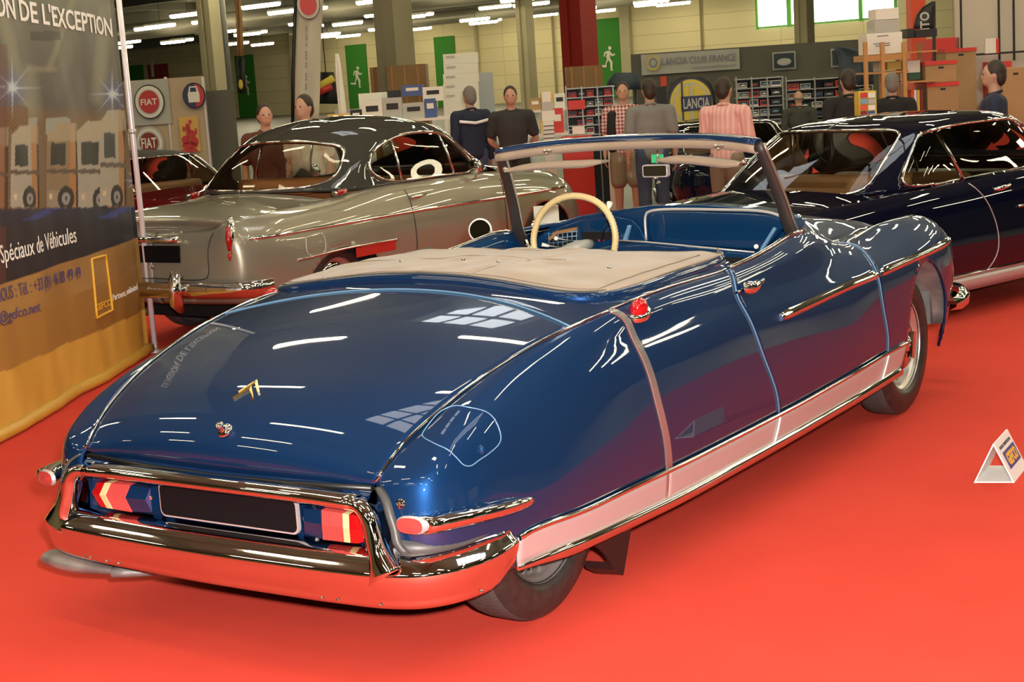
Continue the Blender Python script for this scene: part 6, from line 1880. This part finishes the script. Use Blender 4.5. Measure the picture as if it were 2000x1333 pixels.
# middle tables
zt = table(1015, 1110, 262, 19.6, 'low table with books right of the charcoal polo shirt')
goods(1030, 1108, 19.7, zt, [('book', 'book with pale landscape cover lying nearest the charcoal polo shirt', 'book', 24, .06, 'light blue', None), ('book_pile', 'pile of mixed books left of the white display pillar', 'books', 22, .16, 'yellow', None), ('red_box', 'red box beside the white display pillar', 'box', 22, .30, 'red', None)])
o = pbox('display_pillar', 1062, 1083, 236, 300, 19.2, .25, M['paper'], z0=0); tag(o, 'slotted white display pillar right of the charcoal polo shirt', 'stand')
for q in range(7): pbox('slot', 1062, 1083, 245 + q * 8, 246.5 + q * 8, 19.19, .01, M['bblack'], o)
ztp = zat(1072, 236, 19.2)
for q, (lb, hh, cc_) in enumerate((('lowest white box on the display pillar', .12, 'white'), ('grey box in the middle of the display pillar', .10, 'grey'), ('top white box on the display pillar', .12, 'white'))):
    goods(1059 + q, 1090, 19.22, ztp + .001, [('pillar_box', lb, 'box', 25 - q * 4, hh, cc_, None)], th=.2); ztp += hh + .002
zt2 = table(1030, 1110, 214, 21.5, 'higher table behind the display pillar')
goods(1036, 1110, 21.6, zt2, [('picture', 'small wood-framed picture on the higher table', 'picture', 22, .16, 'brown', None), ('yellow_box', 'dark box with yellow print on the higher table', 'box', 24, .22, 'yellow', None), ('white_box', 'white box with a blue print beside it', 'box', 22, .20, 'white', None)])
o = pbox('red_counter', 1100, 1158, 268, 300, 19.0, .5, M['redlid'], z0=0); tag(o, 'bright red low counter before the toy rack', 'counter')
o = pbox('white_sign', 1118, 1142, 247, 262, 19.2, .02, M['paper']); 
o['label'] = 'small white card standing on the red counter'; o['category'] = 'card'
o = pbox('red_sign', 1110, 1143, 196, 214, 20.56, .02, M['redlid']); tag(o, 'bright red sign hung on the toy rack', 'sign')
flat_text('NOREV', atd(1126, 204, 20.36), R0, HZ, -F0, .13, .035, M['paper'], 'lettering', o) if False else None
o = pbox('easel_poster', 1186, 1198, 232, 300, 18.8, .05, M['paper'], z0=0); tag(o, 'white upright board left of the plaid shirt', 'board')
o = pbox('orange_poster', 1290, 1302, 149, 168, 29.96, .02, M['orange']); tag(o, 'small bright orange poster on the grey partition above the grey T-shirt', 'poster')
o = pbox('dark_screen', 1282, 1302, 170, 200, 24, .1, M['bblack'], z0=0); tag(o, 'dark cabinet beside the yellow club emblem', 'cabinet')

# ================================================================ wooden shelf and cardboard boxes at right
DW = 16.6
ws_ = pbox('wooden_shelf', 1690, 1776, 106, 118, DW, .55, M['woodl']); tag(ws_, 'open pine shelf unit loaded with boxes at right', 'shelf')
for uu in (1693, 1726, 1768):
    pbox('post', uu - 3.4, uu + 3.4, 82, 240, DW - .03, .06, M['woodl'], ws_, z0=0)
    pbox('post', uu - 3.4 + 30, uu + 3.4 + 30, 84, 240, DW + .5, .06, M['woodl'], ws_, z0=0)
zsh = zat(1730, 106, DW)
def sbox(nm, lb, cat, u0, u1, vt, vb, depth, th, m, lid=None, z0=None, handle=True):
    o = pbox(nm, u0, u1, vt, vb, depth, th, m, z0=z0); tag(o, lb, cat); bevel(o, .004)
    if lid: pbox('lid', u0 - 1.2, u1 + 1.2, vt - 1, vt + 6, depth - .015, th + .03, lid, o)
    if handle: pbox('hand_hole', (u0 + u1) / 2 - 5, (u0 + u1) / 2 + 5, vt + 10, vt + 14, depth - .004, .01, M['bblack'], o)
    return o
o = sbox('white_carton', 'white carton with handwriting on top of the pine shelf', 'box', 1694, 1762, 64, 105.5, DW + .07, .42, M['paper'], handle=False)
for q, (uu, vv, ww) in enumerate(((1724, 71, 22), (1722, 86, 32), (1724, 90, 28))):
    o2 = MB().tube([atd(uu - ww / 2, vv, DW), atd(uu, vv - 1, DW), atd(uu + ww / 2, vv - 2, DW)], .006, 5).build('handwriting', M['ptxt'], o)
sbox('white_carton', 'upper white carton stacked over the handwritten one', 'box', 1711, 1755, 16, 38, DW + .09, .36, M['paper'], handle=False)
sbox('white_carton', 'white carton between the handwritten and the upper one', 'box', 1709, 1757, 38.5, 63.5, DW + .08, .38, M['ltgrey'], handle=False)
# archive boxes piled on the floor stack
o = sbox('archive_box', 'lowest brown archive box with red stripes, partly behind the coupe roof', 'box', 1812, 1872, 162, 230, DW + .1, .5, M['card'], M['redlid'], z0=0)
o = sbox('archive_box', 'brown archive box with red lid in the middle of the pile', 'box', 1808, 1868, 120, 161, DW + .1, .5, M['card'], M['redlid'])
o = sbox('archive_box', 'brown archive box with red lid, rear topmost of the pile', 'box', 1848, 1906, 95, 134, DW + .85, .5, M['card'], M['redlid'], z0=0)
o = sbox('red_package', 'big shiny red package lying on the archive boxes', 'box', 1816, 1874, 74, 104, DW + 1.6, .4, M['redlid'], handle=False, z0=0)
o = sbox('cardboard_box', 'open brown cardboard box at the far right edge', 'box', 1958, 2010, 132, 240, DW - .2, .5, M['card'], z0=0)
o = sbox('red_box', 'red topped box behind the navy T-shirt', 'box', 1940, 1976, 120, 132, DW + 1.2, .4, M['redlid'], z0=0)
o = sbox('red_box', 'second red topped box at the right edge', 'box', 1977, 2012, 115, 132, DW + 2.2, .4, M['redlid'], z0=0)
o = sbox('cardboard_box', 'long flat cardboard box below the navy T-shirt', 'box', 1888, 1957, 186, 240, DW + 1.7, .5, M['card'], z0=0, handle=False)
for (u0, u1, vt, vb, cc_, lb, z_) in ((1733, 1760, 120, 136, 'yellow', 'yellow box on the lower tier of the pine shelf', None), (1772, 1797, 118, 142, 'white', 'white and pink box inside the shelf', None), (1718, 1724, 122, 140, 'white', 'slim white box at the left of the lower tier', None),
        (1773, 1786, 56, 74, 'black', 'black round-topped toy box on the shelf', None), (1775, 1798, 142, 156, 'dark green', 'dark box under the white and pink one', None), (1788, 1830, 57, 72, 'black', 'black board leaning behind the shelf', None)):
    o = sbox('small_box', lb, 'box', u0, u1, vt, vb, DW + .2, .3, PAL[cc_], handle=False)
# lower tier boards
for (u0, u1, v) in ((1694, 1775, 140), (1760, 1830, 158), (1760, 1830, 100)):
    pbox('shelf_board', u0, u1, v, v + 3, DW, .55, M['woodl'], ws_)
# magazines rack between the black tops
b_ = pbox('magazine_rack', 1678, 1712, 178, 250, 14.7, .2, M['yellow'], z0=0); tag(b_, 'colourful magazine rack between the two people in black', 'stand')
for q in range(4):
    for w_ in range(2):
        pbox('magazine', 1681 + w_ * 15, 1694 + w_ * 15, 181 + q * 12, 191 + q * 12, 14.68, .012, PAL[['red', 'white', 'light blue', 'grey', 'orange', 'white', 'dark red', 'blue'][q * 2 + w_]], b_)
for q, (uu, cc_) in enumerate(((1782, 'orange'), (1788, 'white'), (1794, 'yellow'), (1800, 'dark red'))):
    o = pbox('standing_book', uu - 2.4, uu + 2.4, 176, 206, DW + .1, .25, PAL[cc_], z0=0); tag(o, ['orange', 'white', 'yellow', 'dark red'][q] + ' book spine standing between shelf post and archive boxes', 'book')
# black flag with white letters
fl_ = flag('black_flag', [(1822, 1826, 3), (1802, 1825, 14), (1790, 1825, 30), (1786, 1824, 45), (1784, 1823, 57)], 17.5, M['bblack'], 'black curved flag with white upright letters beside the orange-red column', wave=.01)
MB().tube([atd(1824, 3, 17.55), gpos(1824, 17.55) + [0, 0, 1.2], gpos(1824, 17.55)], .02, 8).build('flag_pole', M['black'], fl_)
flat_text('ITO', atd(1806, 41, 17.35), -HZ * -1, -R0, -F0, 34 / FPX * 17.5, 18 / FPX * 17.5, M['ltgrey'], 'white_letters', fl_, .03)
# glass cabinet
cb = pbox('glass_cabinet', 1868, 2060, -40, 108, DW + 1.6, .05, M['offw'], z0=0); tag(cb, 'tall pale cabinet with dark bars at top right', 'cabinet')
for uu in (1878, 1952, 1981): pbox('bar', uu - 1.3, uu + 1.3, -40, 118, DW + 1.5, .04, M['bblack'], cb)
pbox('bar', 1868, 2060, 101, 105, DW + 1.45, .04, M['bblack'], cb)
o = pbox('white_card', 1925, 1949, 75, 104, DW + 1.2, .04, M['paper']); tag(o, 'white card with red and green print on the cabinet bar', 'card')
pbox('red_edge', 1946, 1951, 75, 104, DW + 1.19, .05, M['redlid'], o)
o = pbox('info_board', 1043, 1092, 402, 452, 9.6, .02, M['paper']); tag(o, 'plain pale information board beyond the steering wheel, beside the champagne coupe', 'board')
for uu in (1050, 1085): pbox('leg', uu - 1.5, uu + 1.5, 440, 500, 9.62, .02, M['metal'], o, z0=0)
# distant red saloon at left and the dark car beyond the windscreen
def tree_mats(o, f):
    for c_ in [o] + list(o.children_recursive):
        if c_.type == 'MESH' and c_.data.materials:
            r = f(c_.data.materials[0])
            if r is not None:
                c_.data = c_.data.copy(); c_.data.materials[0] = r
M['wine'] = mat('dark_red_paint', (.10, .005, .007), .25, .0, 1.0, spec=.0)
rc = copy_tree(bl_); tag(rc, 'dark red car with black roof at the left behind the champagne coupe', 'car')
g_ = gpos(352, 16.3, 300); rc.location = tuple(g_); rc.rotation_euler = (0, 0, 1.35); rc.scale = (.93, .93, .86)
for c_ in rc.children:
    if c_.type == 'MESH' and c_.data.materials and c_.data.materials[0] == M['navy']:
        c_.data = c_.data.copy(); c_.data.materials[0] = M['wine'] if not c_.name.startswith('roof') else M['bblack']
dc = copy_tree(bl_); tag(dc, 'low dark blue car beyond the convertible windscreen, partly behind the pink shirt', 'car')
g_ = gpos(1436, 17.9, 300); dc.location = tuple(g_); dc.rotation_euler = (0, 0, .60); dc.scale = (.93, .93, .77)

# ================================================================ the big cloth banner at the left
BA0 = np.array([-3.32134, 1.14138, 0]); BE = np.array([-.49701664, .86774101, 0]); BN = np.array([BE[1], -BE[0], 0])
if BN @ (CAM - BA0) < 0: BN = -BN
def b_sz(u, v):
    P = onplane(u, v, BA0, BN); return (P - BA0) @ BE, P[2]
def b_pix(s, z):
    P = BA0 + BE * s + HZ * z; d = P - CAM; q = d @ CF
    return 1000 + FPX * (d @ CR) / q, 666.5 - FPX * (d @ CU) / q
def wavef(s, z):
    k = math.exp(-max(0, z) / 1.6)
    return .006 * math.sin(s * 9 + z * .8) + .0025 * k * math.sin(s * 23 + 1.3 + z * 2) + .012 * k * math.sin(s * 5 - 1) - .02 * math.exp(-((s - 2.62) / .05) ** 2)
def lerp(a, b, t): return tuple(a[i] + (b[i] - a[i]) * t for i in range(3))
def fbm(x, y):
    return (math.sin(x * 1.7 + 1.3 * math.sin(y * 1.1)) + .5 * math.sin(x * 3.9 + y * 2.7 + 2) + .25 * math.sin(x * 8.3 - y * 6.1)) / 1.75
TR = [(150, 222, 236, 408, 1), (95, 150, 240, 405, 0), (195, 250, 215, 402, 1), (20, 78, 245, 405, 1), (-80, 15, 250, 408, 0)]
def art(u, v, s, z):
    if z < .80 + .0 * s:
        if z < .36 - .02 * s: c = lerp((.50, .27, .035), (.60, .36, .06), .5 + .5 * fbm(s * 4, z * 3))
        elif z < .60: c = (.27, .13, .022)
        else: c = lerp((.24, .12, .03), (.33, .19, .05), .5 + .5 * fbm(s * 3, z * 5))
        if z >= .36 - .02 * s: c = lerp(c, (.45, .25, .05), .35 * max(0, min(1, (1.6 - s))))
        return c
    gb = 404 + .02 * (250 - u)
    if v > gb + 34 + .1 * (240 - u) * 0: c = (.012, .010, .022)
    elif v > gb:
        t = (v - gb) / 34; c = lerp((.02, .02, .06), (.012, .010, .03), t)
        if v < gb + 22 and math.sin(u * .045 + v * .10) > .80: c = (.03, .05, .30)
        return c
    else:
        # smoky upper picture
        t = max(0, min(1, v / 230.0))
        c = lerp((.19, .19, .14), (.12, .10, .085), t)
        c = lerp(c, (.26, .27, .19), .5 * max(0, fbm(u * .03, v * .012)))
        # pale V
        for (ax_, ay_, bx_, by_, w_) in ((-5, 10, 60, 225, 17), (150, -20, 95, 135, 8), (60, 135, 105, 135, 7), (70, 225, 60, 140, 20), (210, 20, 190, 190, 20)):
            dx, dy = bx_ - ax_, by_ - ay_; tt = max(0, min(1, ((u - ax_) * dx + (v - ay_) * dy) / (dx * dx + dy * dy)))
            dd = math.hypot(u - ax_ - tt * dx, v - ay_ - tt * dy)
            if dd < w_: c = lerp(c, (.33, .32, .20), .75 * (1 - (dd / w_) ** 2))
        if 62 < u < 118 and 60 < v < 128 and abs(v - 70) < 9: c = lerp(c, (.04, .03, .03), .7)
        if v > 205:
            c = lerp(c, (.30, .16, .035), .6 * min(1, (v - 205) / 30))
            if 0 < u < 55 and 208 < v < 256: c = lerp((.40, .18, .03), (.06, .03, .01), .5 + .5 * math.sin(u * .9) * math.sin(v * .7))
            if 56 < u < 76 and 230 < v < 255 or 92 < u < 136 and 230 < v < 262: c = (.42, .45, .38)
    for (x0, x1, y0, y1, kk) in TR:
        if x0 <= u <= x1 and y0 <= v <= y1:
            fx_, fy = (u - x0) / (x1 - x0), (v - y0) / (y1 - y0)
            if fy < .12 and fx_ < (.12 - fy) * 2.5: continue
            c = (.52, .48, .38) if kk else (.34, .24, .13)
            if fx_ > .72: c = (.55, .26, .08)
            if fx_ > .93: c = (.03, .02, .02)
            if fy < .22: c = lerp(c, (.60, .52, .33), .6)
            if .12 < fx_ < .58 and .24 < fy < .50: c = (.03, .035, .03)
            if .55 < fy < .60: c = (.14, .10, .07)
            if fy > .80 and fx_ < .65: c = lerp(c, (.6, .58, .5), .3)
            if .10 < fx_ < .20 and .84 < fy < .90: c = (.95, .75, .45)
            wx, wy = x0 + (x1 - x0) * .62, y1 - 17
            rr_ = math.hypot((u - wx) * 1.7, v - wy)
            if rr_ < 24: c = (.02, .018, .02)
            if rr_ < 12: c = (.42, .40, .38)
            if rr_ < 4: c = (.05, .05, .05)
    for (sx, sy_, sr) in ((21, 171, 34), (222, 184, 26), (272, 352, 14)):
        dx, dy = u - sx, v - sy_; r_ = math.hypot(dx, dy)
        ray_ = max(0, 1 - r_ / (sr * 2)) * (1 if min(abs(dx), abs(dy)) < 1.6 or abs(abs(dx) - abs(dy)) < 1.4 else 0)
        g_ = math.exp(-(r_ / (sr * .28)) ** 2)
        hl = .5 * math.exp(-(r_ / (sr * .9)) ** 2)
        c = lerp(c, (.10, .16, .55), min(1, hl)) ; c = lerp(c, (.80, .92, .98), min(1, g_ + ray_ * .8))
    if u < 12 and v > 85: c = lerp(c, (.18, .04, .03), .5)
    return c
ns, nz = 480, 300
S0b, S1b, Z0b, Z1b = -1.6, 2.66, .035, 3.05
vs, fs, cols = [], [], []
for i in range(ns + 1):
    s = S0b + (S1b - S0b) * i / ns
    for j in range(nz + 1):
        z = Z0b + (Z1b - Z0b) * j / nz
        P = BA0 + BE * s + HZ * z + BN * wavef(s, z); vs.append(tuple(P)); u_, v_ = b_pix(s, z); cols.append(art(u_, v_, s, z) if z < .8 else lerp((0, 0, 0), art(u_, v_, s, z), .62))
for i in range(ns):
    for j in range(nz):
        a = i * (nz + 1) + j; fs.append((a, a + nz + 1, a + nz + 2, a + 1))
bm_ = MB().add(vs, fs, True)
M['bcloth'] = mat('printed_banner_cloth', (1, 1, 1), .5)
_nt = M['bcloth'].node_tree; _a = _nt.nodes.new('ShaderNodeVertexColor'); _a.layer_name = 'artwork'
_nt.links.new(_a.outputs['Color'], _nt.nodes['Principled BSDF'].inputs['Base Color'])
ban = empty('advertising_banner', tuple(BA0)); tag(ban, 'large printed cloth banner with night trucks and golden lower band at the left edge', 'banner')
def rel(o):
    o.parent = ban; o.location = tuple(-BA0); return o
clo = rel(bm_.build('banner_cloth', M['bcloth']))
la = clo.data.color_attributes.new('artwork', 'FLOAT_COLOR', 'POINT')
la.data.foreach_set('color', np.array([(*c, 1) for c in cols], dtype=np.float32).ravel())
rel(MB().tube([BA0 + BE * s + HZ * (.040) + BN * wavef(s, 0) for s in np.linspace(S0b, 2.68, 60)], .036, 12).build('bottom_hem', mat('golden_banner_hem', (.52, .30, .04), .4)))
pole = rel(MB().tube([BA0 + BE * 2.735, BA0 + BE * 2.735 + HZ * 1.6, BA0 + BE * 2.735 + HZ * 3.1], .019, 14).build('aluminium_pole', mat('white_anodised_pole', (.80, .78, .82), .28, .35)))
rel(MB().tube([BA0 + BE * 2.735 + HZ * 1.50, BA0 + BE * 2.735 + HZ * 1.53], .026, 14).build('pole_joint', M['alu']))
rel(MB().lathe([(0, 0), (.06, 0), (.06, .012), (.02, .02), (.02, .05)], BA0 + BE * 2.735, HZ, 16).build('pole_foot', M['alu']))
def btext(s_, p0, p1, cap, m, name, bold=0.01, xalign=None):
    """baseline pixels p0 -> p1, cap height in metres; the whole string fills that span; one mesh per word"""
    va, _f = text_mesh(s_, 1.0, .0, 'LEFT', 0, bold)
    xmin, xmax = va[:, 0].min(), va[:, 0].max()
    words = s_.split(' ')
    for k in range(len(words)):
        vp = text_mesh(' '.join(words[:k + 1]), 1.0, .0, 'LEFT', 0, bold)[0]; vw, fw = text_mesh(words[k], 1.0, .0, 'LEFT', 0, bold)
        vw[:, 0] += vp[:, 0].max() - vw[:, 0].max()
        bword(vw, fw, xmin, xmax, p0, p1, cap, m, name)
def bword(vs, fs, xmin, xmax, p0, p1, cap, m, name):
    a0, z0 = b_sz(*p0); a1, z1 = b_sz(*p1)
    P = []
    for q in vs:
        t = (q[0] - xmin) / (xmax - xmin); s = a0 + (a1 - a0) * t; z = z0 + (z1 - z0) * t + q[1] / .70 * cap
        P.append(BA0 + BE * s + HZ * z + BN * (wavef(s, z) + .004))
    o = rel(MB().add(P, fs).build(name, m)); solid(o, .0015, 0)
    return o
M['wtxt'] = mat('white_print', (.88, .88, .82), .5); M['ptx2'] = mat('violet_print', (.07, .045, .16), .5); M['ytxt'] = mat('yellow_print', (.75, .42, .03), .5)
a0, z0 = b_sz(43, 41); _, z1 = b_sz(43, 1)
L_ = b_sz(221, 71)[0] - b_sz(-4, 31)[0]
full_ = L_ * 25 / 17.2
sR = b_sz(221, 71)[0]; sL = sR - full_
zL = b_sz(-4, 31)[1]; zR = b_sz(221, 71)[1]
btext("LA PASSION DE L'EXCEPTION", b_pix(sL, zR + (zL - zR) * full_ / L_), b_pix(sR, zR), z1 - z0, M['wtxt'], 'headline_lettering', .018)
c1 = b_sz(90, 455)[1] - b_sz(90, 489)[1]
btext('Spéciaux de Véhicules', (1, 515), (148, 473), c1, M['wtxt'], 'white_lettering', .0)
btext('NOUS : Tél. : +33 (0)1 46 88 49 49', (-9, 592), (157, 543), c1 * .72, M['ptx2'], 'telephone_lettering', .0)
btext('gefco@gefco.net', (-44, 645), (76, 608), c1 * .60, M['ptx2'], 'mail_lettering', .0)
btext('Partners, unlimited', (220, 588), (272, 565), c1 * .42, M['wtxt'], 'slogan_lettering', .0)
btext('GEFCO', (184, 608), (216, 596), c1 * .42, M['ytxt'], 'logo_lettering', .02)
quad = [(175, 507), (205, 499), (218, 606), (184, 622)]
qq = [b_sz(*q) for q in quad]
P = []
for k in range(4):
    a, b_ = qq[k], qq[(k + 1) % 4]
    for t in np.linspace(0, 1, 9)[:-1]:
        s = a[0] + (b_[0] - a[0]) * t; z = a[1] + (b_[1] - a[1]) * t; P.append(BA0 + BE * s + HZ * z + BN * (wavef(s, z) + .004))
rel(MB().tube(P, .0085, 6, closed=True, sx=1, sy=1).build('logo_frame', M['ytxt']))

# ================================================================ folded sign on the carpet
sp1 = np.array([1.4856, 2.0602, 0]); sp2 = np.array([1.6257, 2.1109, 0]); apx = np.array([1.5556, 2.0856, .157])
ax_ = np.array([.02, .262, 0]) ; ax_[0] = .0
sg = empty('folded_sign', tuple(sp1)); tag(sg, 'small white triangular tent sign standing on the red carpet at the right edge', 'sign')
def rs(o): o.parent = sg; o.location = tuple(-sp1); return o
_d = at(2006, 911, 2, 0) - sp2; _d[2] = 0; ax_ = _d / np.linalg.norm(_d) * .262
for nm, a, b_ in (('left_panel', sp1, apx), ('right_panel', sp2, apx), ('base_panel', sp1 + [0, 0, .003], sp2 + [0, 0, .003])):
    n_ = np.cross(b_ - a, ax_); n_ /= np.linalg.norm(n_)
    rs(MB().prism([a, b_, b_ + ax_, a + ax_], n_ * -.0025, n_ * .0025).build(nm, M['white'], None))
dn = (sp2 - apx); L = np.linalg.norm(dn); dn /= L; axn = ax_ / np.linalg.norm(ax_); nrm = np.cross(dn, axn)
if nrm @ (CAM - apx) < 0: nrm = -nrm
def slab(t0, t1, s0, s1, m, nm, h):
    P = [apx + dn * (L * t) + axn * (.262 * s) for t, s in ((t0, s0), (t0, s1), (t1, s1), (t1, s0))]
    return rs(MB().prism(P, nrm * .003, nrm * (.003 + h)).build(nm, m, None))
M['bl'] = mat('violet_blue_print', (.045, .05, .24), .4)
slab(.30, .72, .16, .92, M['bl'], 'blue_logo_panel', .0015)
ct = apx + dn * (L * .51) + axn * (.262 * .54) + nrm * .0055
o = flat_text('GEFCO', ct, axn, -dn, nrm, .262 * .62, L * .30, M['ytxt'], 'logo_lettering', None, .04, th=.001); rs(o)
ct = apx + dn * (L * .18) + axn * (.262 * .50) + nrm * .004
o = flat_text('VEHICULES TRANSPORTES PAR', ct, axn, -dn, nrm, .262 * .74, L * .075, M['bblack'], 'small_lettering', None, .0, th=.001); rs(o)
